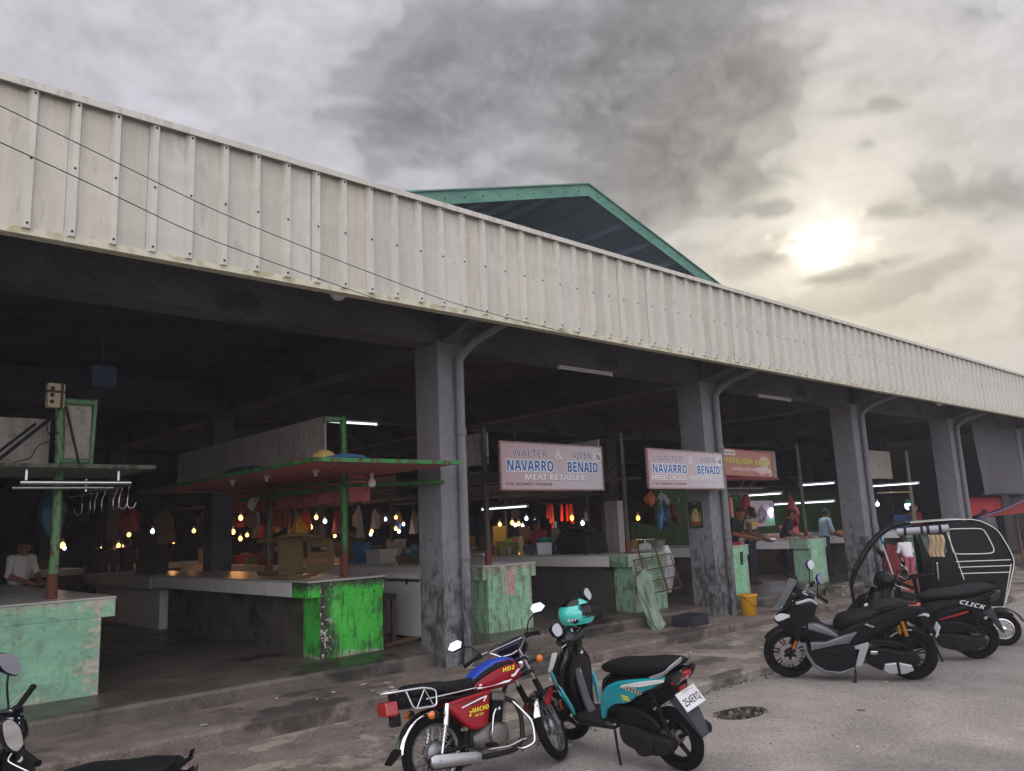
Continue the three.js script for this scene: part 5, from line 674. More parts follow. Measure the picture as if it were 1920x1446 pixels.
  // short tail over the rear wheel
  for (const c of t.children) if (c.isMesh && !/stand|peg|floor/.test(c.name)) { const P = c.geometry.attributes.position; for (let i = 0; i < P.count; i++) if (P.getX(i) < 0) P.setX(i, P.getX(i) * 0.74); } else if (c.name === 'number_plate') c.position.x += 0.07;
  return t;
}
const teal = scooter({ label: 'black and teal scooter with a helmet on its handlebar, nose to the kerb', rear: [5.41, -4.14], front: [5.43, -5.4], lean: 12, steer: 20, body: B.gloss, side: B.teal, plate: '254ERQ', accent: B.white });
decal(teal, 'side_print', 0.25, 0.1, 0.2, 0.68, -0.176, [0, Math.PI, -0.2], word('mio', 'italic bold 64px sans-serif', '#101214', '#d9d5c8', 6)); decal(teal, 'side_print', 0.1, 0.05, 0.28, 0.6, -0.176, [0, Math.PI, -0.1], (x, w, h) => { x.fillStyle = '#d7d320'; for (let i = 0; i < 3; i++) { x.beginPath(); x.moveTo(20 + i * 12, 20 + i * 36); x.lineTo(w - 40 + i * 12, 20 + i * 36); x.lineTo(w - 60 + i * 12, 44 + i * 36); x.lineTo(i * 12, 44 + i * 36); x.fill(); } });
for (const s of [1, -1]) mesh('side_flash', std(0xd4d4d2, 0.4), warp(ext([[-0.14, 0.79], [0.1, 0.752], [0.3, 0.7], [0.32, 0.68], [0.1, 0.71], [-0.13, 0.765]], 0, 0.003, 0.001), v => { v.z = s * (0.1745 + v.z - 0.12 * Math.pow(Math.max(0, -v.x + 0.1), 1.3)); }), teal);
{ // helmet resting on the teal scooter's handlebar
  const h = thing('helmet', 'teal and black open motorcycle helmet resting on the scooter handlebar', 'helmet', [5.3, 1.15, -5.1], 2.5); h.rotation.set(0.0, -0.75, 0.1);
  const shell = mesh('shell', phys(0x3fc3b4, 0.25, { clearcoat: 1, clearcoatRoughness: 0.08 }), warp(new THREE.SphereGeometry(0.135, 40, 28), v => { const a = Math.atan2(v.z, v.x); v.x *= 1.15; if (v.y < -0.085) v.y = -0.085 - (v.y + 0.085) * 0.1; const open = v.x > 0.03 && v.y > -0.035 && v.y < 0.075 && Math.abs(v.z) < 0.125; if (open) { const k = sm(0.03, 0.07, v.x); v.x -= 0.075 * k; } if (v.x > 0.05 && v.y < -0.03) v.x *= 1.12; }, 0.5), h);
  mesh('crown_print', B.gloss, warp(new THREE.SphereGeometry(0.1375, 30, 14, 0, 6.3, 0, 0.95), v => { v.x *= 1.15; v.x -= 0.01; }), h);
  mesh('visor_opening', B.dash, warp(new THREE.SphereGeometry(0.1372, 24, 14, Math.PI - 1.15, 2.3, 1.05, 0.62), v => { v.x *= 1.15; v.x -= v.x > 0 ? 0.012 : 0; }), h); mesh('side_print', B.gloss, [ball(0.03, -0.02, -0.045, 0.125, 10, 1.2, 0.8, 0.3), ball(0.03, -0.02, -0.045, -0.125, 10, 1.2, 0.8, 0.3)], h);
  decal(h, 'shell_print', 0.12, 0.045, -0.05, -0.035, 0.139, [0, -0.3, 0], word('RXT', 'italic bold 64px sans-serif', '#d8dcdc', '#2b3b3b', 6));
}
const click = scooter({ label: 'matt black scooter with red stripe behind the black adventure scooter', rear: [11.62, -4.05], front: [10.8, -5.2], lean: 12, steer: 10, scale: 1.08, body: B.matt, side: B.matt, rail: B.matt, wheel: B.matt, accent: B.dark });
decal(click, 'side_print', 0.3, 0.08, 0.08, 0.715, -0.18, [0, Math.PI, -0.28], word('CLICK', 'italic bold 60px sans-serif', '#d6d6da', null)); mesh('side_flash', B.lens, warp(ext([[0.12, 0.64], [0.42, 0.55], [0.44, 0.53], [0.12, 0.615]], 0, 0.004, 0.001), v => { v.z = -(0.176 + v.z); }), click); decal(click, 'shield_print', 0.14, 0.04, 1.06, 0.66, -0.17, [0, Math.PI + 0.5, -0.5], word('CLICK', 'italic bold 40px sans-serif', '#e8e8ea', '#a01818', 8));
const near = scooter({ label: 'dark scooter cut off at the lower left corner, handlebar and mirror in view', rear: [1.58, -4.56], front: [0.95, -5.65], lean: 9, scale: 0.96, steer: 52, mirrorYaw: -40, mirrorSize: [0.068, 0.085], mirrorShape: [[-0.6, -0.8], [-0.75, 0.2], [0, 1.25], [0.7, 1.1], [0.85, 0.1], [0.2, -0.95]], body: B.gloss, side: B.grey, rail: B.matt, accent: B.silver });

{ // ----- black adventure scooter -----
  const t = thing('scooter', 'large black adventure scooter with tall windscreen and silver floor panel', 'scooter'); place(t, [9.86, -4.16], [9.2, -5.32], 8);
  const RF = 0.3, RR = 0.29, FX = 1.325, SM = steerM(1.06, 0.95, 26.5 * R, 8);
  castWheel(t, 'rear_wheel', 0, RR, RR, 0.065, 0.1, 7, B.matt, { twin: 1 }); castWheel(t, 'front_wheel', FX, RF, RF, 0.055, 0.085, 7, B.matt, { twin: 1, disc: 0.12, dz: -0.06 }, SM);
  const plates = (name, mat, pts, z0, z1, o = {}) => { for (const s of [-1, 1]) mesh(name, mat, warp(ext(pts, 0, z1 - z0, o.bevel ?? 0.015, o.smooth ?? true), v => { v.z = s * (z0 + v.z + (o.f ? o.f(v.x, v.y) : 0)); }, 0.8), t); };
  const nose = (x, y) => -0.75 * Math.pow(Math.max(0, x - 1.12), 1.35);
  mesh('inner_body', B.matt, loft([{ x: -0.18, y: 0.8, w: 0.05, h: 0.04 }, { x: 0.1, y: 0.72, w: 0.11, h: 0.1 }, { x: 0.4, y: 0.6, w: 0.13, h: 0.14, n: 3 }, { x: 0.65, y: 0.42, w: 0.14, h: 0.2, hb: 0.26, n: 3 }, { x: 0.9, y: 0.42, w: 0.14, h: 0.2, hb: 0.26, n: 3 }, { x: 1.05, y: 0.62, w: 0.15, h: 0.2, hb: 0.3, n: 3 }, { x: 1.22, y: 0.74, w: 0.13, h: 0.16, n: 3 }, { x: 1.38, y: 0.72, w: 0.06, h: 0.06 }]), t);
  plates('front_fairing', B.gloss, [[1.47, 0.7], [1.4, 0.8], [1.3, 0.86], [1.22, 0.95], [1.12, 0.9], [1.08, 0.7], [1.12, 0.57], [1.28, 0.53], [1.4, 0.62]], 0.13, 0.21, { f: nose });
  plates('headlamp', B.clear, [[1.46, 0.73], [1.38, 0.79], [1.26, 0.78], [1.32, 0.74], [1.42, 0.69]], 0.19, 0.222, { f: nose, bevel: 0.006 });
  plates('upper_cowl', B.gloss, [[1.24, 0.93], [1.1, 0.98], [0.98, 0.95], [0.97, 0.88], [1.06, 0.72], [1.16, 0.66], [1.26, 0.7], [1.28, 0.84]], 0.1, 0.225);
  plates('cowl_trim', B.silver, [[1.2, 0.95], [1.04, 0.99], [0.96, 0.94], [0.97, 0.92], [1.04, 0.96], [1.18, 0.925]], 0.19, 0.232, { bevel: 0.005 });
  plates('centre_panel', B.gunmetal, [[1.25, 0.7], [1.2, 0.665], [1.0, 0.6], [0.8, 0.54], [0.78, 0.57], [0.95, 0.67], [1.06, 0.7], [1.12, 0.685]], 0.1, 0.205, { bevel: 0.01 });
  plates('side_panel', B.gunmetal, [[1.08, 0.48], [0.9, 0.485], [0.8, 0.53], [0.56, 0.6], [0.66, 0.47], [0.78, 0.455], [0.92, 0.425], [1.08, 0.385]], 0.15, 0.225, { smooth: false, bevel: 0.008 });
  plates('lower_cover', B.matt, [[1.14, 0.48], [1.06, 0.385], [0.9, 0.42], [0.72, 0.45], [0.6, 0.42], [0.62, 0.2], [0.78, 0.13], [0.94, 0.14], [1.06, 0.22], [1.13, 0.36]], 0.13, 0.2);
  plates('lower_trim', B.gunmetal, [[1.17, 0.47], [1.15, 0.34], [1.07, 0.19], [0.95, 0.12], [0.77, 0.11], [0.62, 0.17], [0.62, 0.2], [0.78, 0.14], [0.94, 0.155], [1.05, 0.225], [1.12, 0.36], [1.13, 0.47]], 0.16, 0.212, { smooth: false, bevel: 0.006 });
  plates('foot_board', B.matt, [[0.98, 0.4], [0.7, 0.36], [0.7, 0.33], [0.98, 0.37]], 0.15, 0.22, { smooth: false });
  mesh('seat', B.seat, [loft([{ x: 0.8, y: 0.63, w: 0.07, h: 0.04 }, { x: 0.74, y: 0.67, w: 0.13, h: 0.085, n: 3 }, { x: 0.6, y: 0.71, w: 0.155, h: 0.08, n: 3 }, { x: 0.42, y: 0.745, w: 0.16, h: 0.075, n: 3 }, { x: 0.32, y: 0.79, w: 0.15, h: 0.07, n: 3 }]), loft([{ x: 0.35, y: 0.82, w: 0.14, h: 0.075, n: 3 }, { x: 0.28, y: 0.845, w: 0.145, h: 0.07, n: 3 }, { x: 0.05, y: 0.87, w: 0.12, h: 0.05, n: 3 }, { x: -0.02, y: 0.87, w: 0.08, h: 0.03 }])], t);
  plates('tail_panel', B.matt, [[0.76, 0.57], [0.6, 0.66], [0.4, 0.73], [0.2, 0.82], [-0.02, 0.87], [-0.14, 0.86], [-0.1, 0.8], [0.1, 0.7], [0.34, 0.58], [0.56, 0.5], [0.7, 0.5]], 0.1, 0.17);
  for (const s of [-1, 1]) mesh('grab_rail', B.matt, tube([[0.34, 0.8, 0.165 * s], [0.2, 0.85, 0.18 * s], [0.0, 0.9, 0.16 * s], [-0.1, 0.9, 0.12 * s]], 0.012), t);
  mesh('tail_lamp', B.lens, loft([{ x: -0.02, y: 0.85, w: 0.09, h: 0.03 }, { x: -0.1, y: 0.85, w: 0.075, h: 0.035 }, { x: -0.16, y: 0.86, w: 0.03, h: 0.015 }]), t);
  mesh('rear_bracket', B.silver, ext([[0.02, 0.76], [-0.1, 0.77], [-0.24, 0.74], [-0.23, 0.72], [-0.1, 0.73], [0.02, 0.72]], -0.05, 0.05, 0.006), t); mesh('rear_hugger', B.matt, [ext([[-0.12, 0.74], [-0.2, 0.74], [-0.34, 0.44], [-0.31, 0.43], [-0.18, 0.62]], -0.06, 0.06, 0.006), fender(0, RR, RR + 0.03, 70, 130, 0.07, 0.04)], t);
  const p = sub(t, 'number_plate'); mesh('plate_board', B.white, box(0.235, 0.135, 0.005, 0, 0, 0, 0.002), p); p.position.set(-0.3, 0.57, 0); p.rotation.set(0, -Math.PI / 2, 0); p.rotation.order = 'YXZ'; p.rotation.x = 0.42;
  for (const s of [-1, 1]) { const k = sub(t, 'rear_shock'); mesh('shock_body', B.gold, [cyl([0.03, 0.52, 0.135 * s], [0.07, 0.7, 0.13 * s], 0.022, 0.022, 12), cyl([0.1, 0.56, 0.15 * s], [0.11, 0.66, 0.15 * s], 0.016)], k); mesh('coil', B.dark, spring([-0.01, 0.32, 0.13 * s], [0.035, 0.54, 0.135 * s], 0.03, 6, 0.007), k); }
  for (const s of [-1, 1]) mesh('frame_bracket', B.silver, ext([[0.62, 0.42], [0.45, 0.47], [0.44, 0.44], [0.54, 0.2], [0.61, 0.19], [0.6, 0.24], [0.55, 0.39], [0.62, 0.39]], 0.16 * s - 0.01, 0.16 * s + 0.01, 0.005), t);
  const en = sub(t, 'engine'); mesh('drive_case', B.matt, [ext([[0.48, 0.22], [0.46, 0.36], [0.3, 0.4], [0.1, 0.36], [-0.05, 0.34], [-0.08, 0.25], [0.0, 0.18], [0.3, 0.14]], -0.17, -0.06, 0.025, true), ext([[0.4, 0.42], [0.38, 0.5], [0.1, 0.46], [0.08, 0.4]], -0.15, -0.04, 0.02, true)], en); mesh('case_guard', B.silver, [ext([[0.32, 0.16], [0.3, 0.23], [0.16, 0.25], [0.02, 0.22], [0.0, 0.16], [0.1, 0.12], [0.26, 0.12]], -0.2, -0.165, 0.01)], en); mesh('guard_strap', B.matt, ext([[0.18, 0.255], [0.15, 0.255], [0.14, 0.115], [0.17, 0.115]], -0.204, -0.16, 0.003), en); mesh('crankcase', B.engine, box(0.3, 0.2, 0.16, 0.42, 0.28, 0.03, 0.04), en); mesh('muffler', B.dark, loft([{ x: -0.25, y: 0.38, z: 0.17, w: 0.04, h: 0.05 }, { x: 0.2, y: 0.3, z: 0.17, w: 0.05, h: 0.065 }, { x: 0.3, y: 0.26, z: 0.15, w: 0.02, h: 0.02 }]), en); mesh('swing_cover', B.silver, warp(fender(0, RR, RR + 0.02, 48, 95, 0.02, 0.01, 12), v => { v.z -= 0.1; }), en);
  mesh('side_stand', B.matt, [tube([[0.62, 0.2, -0.13], [0.62, 0.1, -0.19], [0.64, 0.04, -0.23]], 0.012), box(0.06, 0.015, 0.05, 0.645, 0.03, -0.235, 0.004)], t); mesh('foot_peg', M.chrome, [box(0.08, 0.04, 0.05, 0.4, 0.36, -0.18, 0.01)], t);
  mesh('windscreen', phys(0xb9bdbc, 0.08, { transmission: 0.75, thickness: 0, side: THREE.DoubleSide }), grid(10, 12, (u, v) => { const a = mix(-1, 1, u), w = mix(0.15, 0.1, v); return [mix(1.46, 1.24, v) - 0.09 * a * a, mix(0.84, 1.2, v) - 0.02 * a * a * v, a * w]; }), t); mesh('screen_edge', B.matt, tube([[1.37, 0.84, -0.152], [1.26, 1.0, -0.127], [1.15, 1.18, -0.1], [1.24, 1.205, 0], [1.15, 1.18, 0.1], [1.26, 1.0, 0.127], [1.37, 0.84, 0.152]], 0.006, { n: 50 }), t); mesh('screen_bracket', B.dark, [-1, 1].map(s => ext([[1.4, 0.86], [1.3, 0.9], [1.22, 1.02], [1.26, 1.02], [1.36, 0.92]], 0.1 * s - 0.01, 0.1 * s + 0.01, 0.004)), t);
  const fk = sub(t, 'front_fork', SM); for (const s of [-1, 1]) mesh('fork_leg', B.dark, [cyl([FX, RF, 0.09 * s], [1.18, 0.6, 0.09 * s], 0.024, 0.024, 12)], fk); for (const s of [-1, 1]) mesh('fork_reflector', B.amber, [cyl([1.29, 0.38, 0.108 * s], [1.25, 0.47, 0.108 * s], 0.014, 0.014, 8)], fk); mesh('front_fender', dbl(B.matt), fender(FX, RF, RF + 0.035, 35, 150, 0.075, 0.05), fk);
  mesh('instruments', B.dash, at(box(0.1, 0.1, 0.16, 0, 0, 0, 0.015), 1.17, 1.06, 0, 0, 0, 0.6), fk); mesh('warning_label', B.white, at(box(0.06, 0.002, 0.05, 0, 0, 0), 1.09, 1.02, -0.06, 0, 0, 0.5), fk);
  handle(t, null, { bar: [[0.92, 1.02, -0.37], [0.97, 1.04, -0.25], [1.04, 1.05, -0.12], [1.06, 1.04, 0], [1.04, 1.05, 0.12], [0.97, 1.04, 0.25], [0.92, 1.02, 0.37]], end: [0.91, 1.017, 0.39], inner: [0.965, 1.038, 0.26] }, SM);
  for (const s of [-1, 1]) mirror(t, s, [0.98, 1.05, 0.24 * s], [0.95, 1.24, 0.32 * s], 0.06, 0.06, MIR_O, -48, std(0x1d2a78, 0.3, 0.4)).applyMatrix4(SM);
  decal(t, 'tail_print', 0.13, 0.035, 0.42, 0.665, -0.173, [0, Math.PI, -0.42], word('ADV', 'italic bold 60px sans-serif', '#cfcfd2', null));
}
{ // ----- passenger tricycle: black sidecar, motorcycle on the near side -----
  const t = thing('tricycle', 'black passenger tricycle with white-trimmed sidecar and slanted windshield', 'tricycle'); place(t, [12.86, -4.1], [12.1, -5.6], 0); t.scale.setScalar(0.9);
  const black = phys(0x07070a, 0.4, { specularIntensity: 0.4, clearcoat: 0.15, clearcoatRoughness: 0.2 }), trim = std(0xd6d4cc, 0.5), Z0 = 0.16, Z1 = 1.1;
  const body = [[1.0, 0.5], [1.0, 1.86], [0.4, 1.93], [0.1, 1.9], [-0.14, 1.74], [-0.26, 1.45], [-0.29, 1.25], [-0.2, 0.95], [-0.1, 0.62], [-0.06, 0.56], [0.3, 0.56]];
  const w1 = [[0.55, 1.74], [0.52, 1.8], [0.1, 1.79], [0.02, 1.72], [-0.06, 1.47], [0.0, 1.4], [0.42, 1.4], [0.52, 1.44]], w2 = [[0.93, 1.78], [0.68, 1.78], [0.66, 1.74], [0.6, 1.46], [0.64, 1.41], [0.86, 1.4], [0.9, 1.44], [0.97, 1.72]];
  for (const z of [Z0, Z1]) mesh('side_wall', black, ext(body, z, z + 0.025, 0.004, false, [w1, w2]), t);
  mesh('window_pane', phys(0x2c2e32, 0.08, { transmission: 0.8, thickness: 0 }), ext(w1, Z0 + 0.01, Z0 + 0.014, 0), t); mesh('window_pane', phys(0xc9cdd0, 0.06, { transmission: 0.85, thickness: 0 }), ext(w2, Z0 + 0.01, Z0 + 0.014, 0), t); mesh('window_pane', phys(0xc9cdd0, 0.06, { transmission: 0.85, thickness: 0 }), ext(w2, Z1 + 0.01, Z1 + 0.014, 0), t);
  mesh('window_trim', trim, tube(w1.map(p => [...p, Z0 - 0.003]), 0.009, { closed: true, n: 90, seg: 6 }), t);
  const roofL = [[2.0, 1.18], [1.75, 1.55], [1.55, 1.75], [1.35, 1.88], [1.1, 1.93], [0.4, 1.95], [0.1, 1.92], [-0.14, 1.76], [-0.27, 1.46], [-0.31, 1.25], [-0.22, 0.95], [-0.11, 0.62]];
  const rc = new THREE.SplineCurve(roofL.map(p => new THREE.Vector2(...p)));
  mesh('roof_sheet', black, [grid(60, 4, (u, v) => { const p = rc.getPoint(0.3 + u * 0.7); return [p.x, p.y, mix(Z0 - 0.02, Z1 + 0.045, v)]; }), grid(60, 4, (u, v) => { const p = rc.getPoint(0.3 + u * 0.7); return [p.x - (u > 0.5 ? -0.015 : 0), p.y - 0.02, mix(Z0 - 0.02, Z1 + 0.045, v)]; })], t).material = dbl(black);
  mesh('roof_trim', trim, [Z0 - 0.02, Z1 + 0.045].map(z => tube(roofL.slice(4).map(p => [...p, z]), 0.008, { n: 70, seg: 6 })), t);
  for (const z of [Z0, Z1]) mesh('windshield_post', B.matt, tube(roofL.slice(0, 5).map(p => [...p, z]), 0.024, { n: 40 }), t); mesh('windshield', phys(0xc6cacb, 0.08, { transmission: 0.9, thickness: 0, side: THREE.DoubleSide }), grid(24, 2, (u, v) => { const p = rc.getPoint(u * 0.28); return [p.x, p.y, mix(Z0 + 0.02, Z1 - 0.02, v)]; }), t); mesh('windshield_bar', B.matt, tube([[2.0, 1.18, Z0], [2.03, 1.16, (Z0 + Z1) / 2], [2.0, 1.18, Z1]], 0.02), t); mesh('wiper_bar', B.matt, tube([[1.86, 1.38, 0.63], [1.6, 1.7, 0.63]], 0.01), t);
  mesh('nose_panel', black, [grid(12, 10, (u, v) => { const a = mix(-1, 1, u); return [mix(2.25, 2.0, v) - 0.18 * a * a, mix(0.45, 0.72, v), 0.63 + a * 0.47]; })], t).material = dbl(B.matt); for (const z of [Z0, Z1]) mesh('front_strut', B.matt, tube([[2.0, 1.18, z], [2.1, 0.9, z], [2.08, 0.46, z]], 0.022), t); mesh('floor', B.matt, box(2.2, 0.04, 0.92, 0.9, 0.44, 0.63), t); mesh('bench', B.seat, [box(0.5, 0.12, 0.86, 0.25, 0.75, 0.64, 0.03), box(0.1, 0.5, 0.86, -0.05, 1.05, 0.64, 0.03)], t);
  
  mesh('pillar_trim', trim, tube([[0.6, 1.84, Z0 - 0.006], [0.5, 1.4, Z0 - 0.006], [0.42, 1.0, Z0 - 0.006]], 0.008, { seg: 6 }), t); for (const [i, y] of [1.29, 1.2, 1.1].entries()) mesh('stripe', trim, tube([[0.5 - i * 0.025, y - 0.01, Z0 - 0.004], [-0.27 + i * 0.012, y, Z0 - 0.004]], 0.008, { seg: 6 }), t); mesh('bottom_trim', trim, tube([[-0.27, 1.22, Z0 - 0.003], [-0.1, 0.62, Z0 - 0.003], [-0.06, 0.565, Z0 - 0.003], [0.32, 0.57, Z0 - 0.003]], 0.008, { seg: 6, n: 40 }), t);
  const roll = sub(t, 'rolled_curtain'); mesh('roll', phys(0x8f9198, 0.35, { clearcoat: 0.5 }), warp(cyl([1.32, 1.78, Z0 - 0.07], [0.55, 1.82, Z0 - 0.07], 0.062, 0.062, 20), v => v), roll); for (const x of [1.2, 0.95, 0.86, 0.68]) mesh('strap', B.matt, at(ringG(0.05, 0.069, -0.02, 0.02, 20), x, 1.785 + (1.32 - x) * 0.05, Z0 - 0.07, 0, Math.PI / 2, 0), roll);
  one('hanging_sack', 'tan cloth hanging inside the tricycle behind its window', 'cloth', std(0xb39d7c, 0.9), grid(14, 14, (u, v) => [12.5 + 0.02 * Math.sin(u * 20), mix(1.55, 1.24, v), -4.8 + 0.2 * u + 0.02 * Math.sin(v * 6)]));
  castWheel(t, 'side_wheel', 0.0, 0.25, 0.25, 0.05, 0.085, 6, M.chrome, { sw: 0.016, hub: M.chrome }); mesh('wheel_arch', dbl(black), [warp(fender(0, 0.25, 0.33, -10, 160, 0.07, 0.03), v => v), ext([[-0.33, 0.3], [-0.36, 0.3], [-0.42, 0.12], [-0.38, 0.12]], -0.06, 0.06, 0.004)], t);
  mesh('wheel_stay', M.chrome, [tube([[0.3, 0.52, -0.06], [0.2, 0.47, -0.075], [0.0, 0.25, -0.075]], 0.012), tube([[0.34, 0.5, -0.06], [0.26, 0.3, -0.05], [0.05, 0.25, -0.04]], 0.012)], t); mesh('mudguard', B.silver, warp(fender(0.25, 0.3, 0.33, 50, 110, 0.07, 0.03), v => { v.z -= 0.25; }), t); mesh('tool_box', std(0x8f9092, 0.5, 0.3), box(0.26, 0.3, 0.1, 0.5, 0.4, -0.1, 0.01), t);
  mesh('rider_seat', B.seat, loft([{ x: 0.3, y: 0.78, z: -0.3, w: 0.1, h: 0.04 }, { x: 0.6, y: 0.78, z: -0.3, w: 0.14, h: 0.05, n: 3 }, { x: 1.1, y: 0.76, z: -0.3, w: 0.13, h: 0.05, n: 3 }, { x: 1.2, y: 0.77, z: -0.3, w: 0.08, h: 0.03 }]), t); mesh('backrest', B.seat, at(box(0.09, 0.26, 0.3, 0, 0, 0, 0.04), 0.9, 1.17, -0.2, 0, 0, 0.05), t); mesh('backrest_trim', M.chrome, at(box(0.03, 0.27, 0.31, 0, 0, 0, 0.015), 0.84, 1.17, -0.2, 0, 0, 0.05), t);
  for (const z of [-0.42, -0.02]) mesh('arm_rail', B.matt, tube([[1.4, 0.8, z], [1.42, 0.98, z], [1.3, 1.06, z], [0.92, 1.13, z]], 0.018), t); mesh('arm_rail', B.matt, [cyl([1.18, 1.08, -0.42], [1.16, 0.78, -0.42], 0.016), cyl([1.18, 1.08, -0.02], [1.16, 0.78, -0.02], 0.016)], t);
  mesh('motor_body', B.matt, loft([{ x: 0.3, y: 0.5, z: -0.3, w: 0.1, h: 0.15 }, { x: 0.8, y: 0.5, z: -0.3, w: 0.13, h: 0.2 }, { x: 1.3, y: 0.6, z: -0.3, w: 0.13, h: 0.25 }, { x: 1.5, y: 0.75, z: -0.3, w: 0.06, h: 0.15 }]), t); castWheel(t, 'motor_front_wheel', 1.62, 0.27, 0.27, 0.04, 0.07, 5, B.matt, {}).position.z = -0.3; mesh('motor_fork', B.dark, [cyl([1.62, 0.27, -0.22], [1.4, 1.05, -0.22], 0.02), cyl([1.62, 0.27, -0.38], [1.4, 1.05, -0.38], 0.02)], t); { const hb = handle(t, null, { bar: [[1.3, 1.1, -0.36], [1.36, 1.12, -0.2], [1.4, 1.08, 0], [1.36, 1.12, 0.2], [1.3, 1.1, 0.36]], end: [1.28, 1.095, 0.37], inner: [1.33, 1.11, 0.25] }); hb.position.z = -0.3; } mirror(t, -1, [1.36, 1.12, -0.46], [1.34, 1.32, -0.5], 0.06, 0.07, MIR_O, -10);
}

// ---------- people: one continuous skin from capsules, fingers added, clothes by vertex colour ----------
const peopleMat = std(0xffffff, 0.75, 0, { vertexColors: true });
const tint = (g, c) => { g = clean(g); const n = g.attributes.position.count, a = new Float32Array(n * 3); for (let i = 0; i < n; i++) { a[3 * i] = c.r; a[3 * i + 1] = c.g; a[3 * i + 2] = c.b; } g.setAttribute('color', new THREE.BufferAttribute(a, 3)); return g; };
function person(label, pos, turn, o = {}) {     // faces +z before turning
  const h = o.h ?? 1.66, k = h / 1.7, skin = new THREE.Color(o.skin ?? 0x8a5a40), hair = new THREE.Color(o.hair ?? 0x0c0a09), shirt = new THREE.Color(o.shirt ?? 0x222222), pants = new THREE.Color(o.pants ?? 0x1d2230);
  const L = (o.lean ?? 0) * R, s = Math.sin(L), c = Math.cos(L), hip = [0, 0.93, 0];
  const up = (y, x = 0, z = 0) => [x, hip[1] + (y - hip[1]) * c - z * s, (y - hip[1]) * s + z * c];   // torso leaning forward
  const hd = (o.head ?? [0, 0]), hr = hd[0] * R, hp = hd[1] * R, H0 = up(1.56, 0, 0.01);
  const face = (x, y, z) => { const Y = y * Math.cos(hp) - z * Math.sin(hp), Zz = y * Math.sin(hp) + z * Math.cos(hp); return [H0[0] + x * Math.cos(hr) + Zz * Math.sin(hr), H0[1] + Y, H0[2] - x * Math.sin(hr) + Zz * Math.cos(hr)]; };
  const shL = up(1.38, -0.185), shR = up(1.38, 0.185);
  const aL = o.armL ?? [[-0.24, 1.1, 0.02], [-0.25, 0.84, 0.1]], aR = o.armR ?? [[0.24, 1.1, 0.02], [0.25, 0.84, 0.1]];
  const B2 = [ // a, b, ra, rb, part
    [up(0.96), up(1.18), 0.135, 0.125, 1], [up(1.18), up(1.33), 0.125, 0.13, 1], [up(1.0, -0.05), up(1.3, -0.1), 0.105, 0.105, 1], [up(1.0, 0.05), up(1.3, 0.1), 0.105, 0.105, 1], [shL, shR, 0.072, 0.072, 1],
    [up(1.38), up(1.5), 0.058, 0.052, 0], [face(0, 0.05, -0.015), face(0, -0.005, 0.0), 0.096, 0.085, 3], [face(0, -0.02, 0.03), face(0, -0.075, 0.045), 0.066, 0.045, 3], [face(0, 0.01, 0.085), face(0, -0.025, 0.107), 0.012, 0.017, 3], [face(-0.086, 0.01, -0.005), face(-0.09, -0.03, 0), 0.016, 0.012, 3], [face(0.086, 0.01, -0.005), face(0.09, -0.03, 0), 0.016, 0.012, 3],
    [shL, aL[0], 0.062, 0.047, 2], [aL[0], aL[1], 0.043, 0.03, 4], [shR, aR[0], 0.062, 0.047, 2], [aR[0], aR[1], 0.043, 0.03, 4],
  ];
  const hand = (e, w) => { const d = V3(...w).sub(V3(...e)).normalize(); return [w, V3(...w).addScaledVector(d, 0.085).toArray(), 0.029, 0.036, 4]; };
  B2.push(hand(...aL), hand(...aR));
  for (const x of [-0.1, 0.1]) { const kn = [x * 1.05, 0.5, 0.02 + (x > 0 ? o.step ?? 0 : 0)], an = [x * 1.05, 0.09, -0.02 + (x > 0 ? o.step ?? 0 : 0)]; B2.push([[x, 0.92, 0], kn, 0.092, 0.06, 5], [kn, an, 0.056, 0.038, 6], [an, [an[0], 0.045, an[2] + 0.13], 0.042, 0.034, 7]); }
  const N = o.res ?? 64, HX = 0.62, HY = 0.95, CY = 0.9, CZ = 0.12, mc = new MarchingCubes(N, peopleMat, false, false, 60000); mc.isolation = 0;
  const P = B2.map(b => { const ax = b[0][0], ay = b[0][1], az = b[0][2], dx = b[1][0] - ax, dy = b[1][1] - ay, dz = b[1][2] - az; return [ax, ay, az, dx, dy, dz, 1 / Math.max(1e-9, dx * dx + dy * dy + dz * dz), b[2], b[3] - b[2], b[4]]; });
  const dist = (b, x, y, z) => { const px = x - b[0], py = y - b[1], pz = z - b[2]; let t = (px * b[3] + py * b[4] + pz * b[5]) * b[6]; t = t < 0 ? 0 : t > 1 ? 1 : t; return Math.hypot(px - b[3] * t, py - b[4] * t, pz - b[5] * t) - b[7] - b[8] * t; };
  for (let kz = 0; kz < N; kz++) for (let jy = 0; jy < N; jy++) for (let ix = 0; ix < N; ix++) {
    const x = (ix - N / 2) / (N / 2) * HX, y = CY + (jy - N / 2) / (N / 2) * HY, z = CZ + (kz - N / 2) / (N / 2) * HX; let m = 1;
    for (const b of P) { const d = dist(b, x, y, z); const q = 0.028, hh = Math.max(q - Math.abs(m - d), 0) / q; m = Math.min(m, d) - hh * hh * q * 0.25; }
    mc.field[kz * N * N + jy * N + ix] = -m;
  }
  mc.update();
  let g = new THREE.BufferGeometry(); g.setAttribute('position', new THREE.BufferAttribute(mc.positionArray.slice(0, mc.count * 3), 3));
  { const p = g.attributes.position; for (let i = 0; i < p.count; i++) p.setXYZ(i, p.getX(i) * HX, CY + p.getY(i) * HY, CZ + p.getZ(i) * HX); }
  g = mergeVertices(g, 1e-4); g.computeVertexNormals();
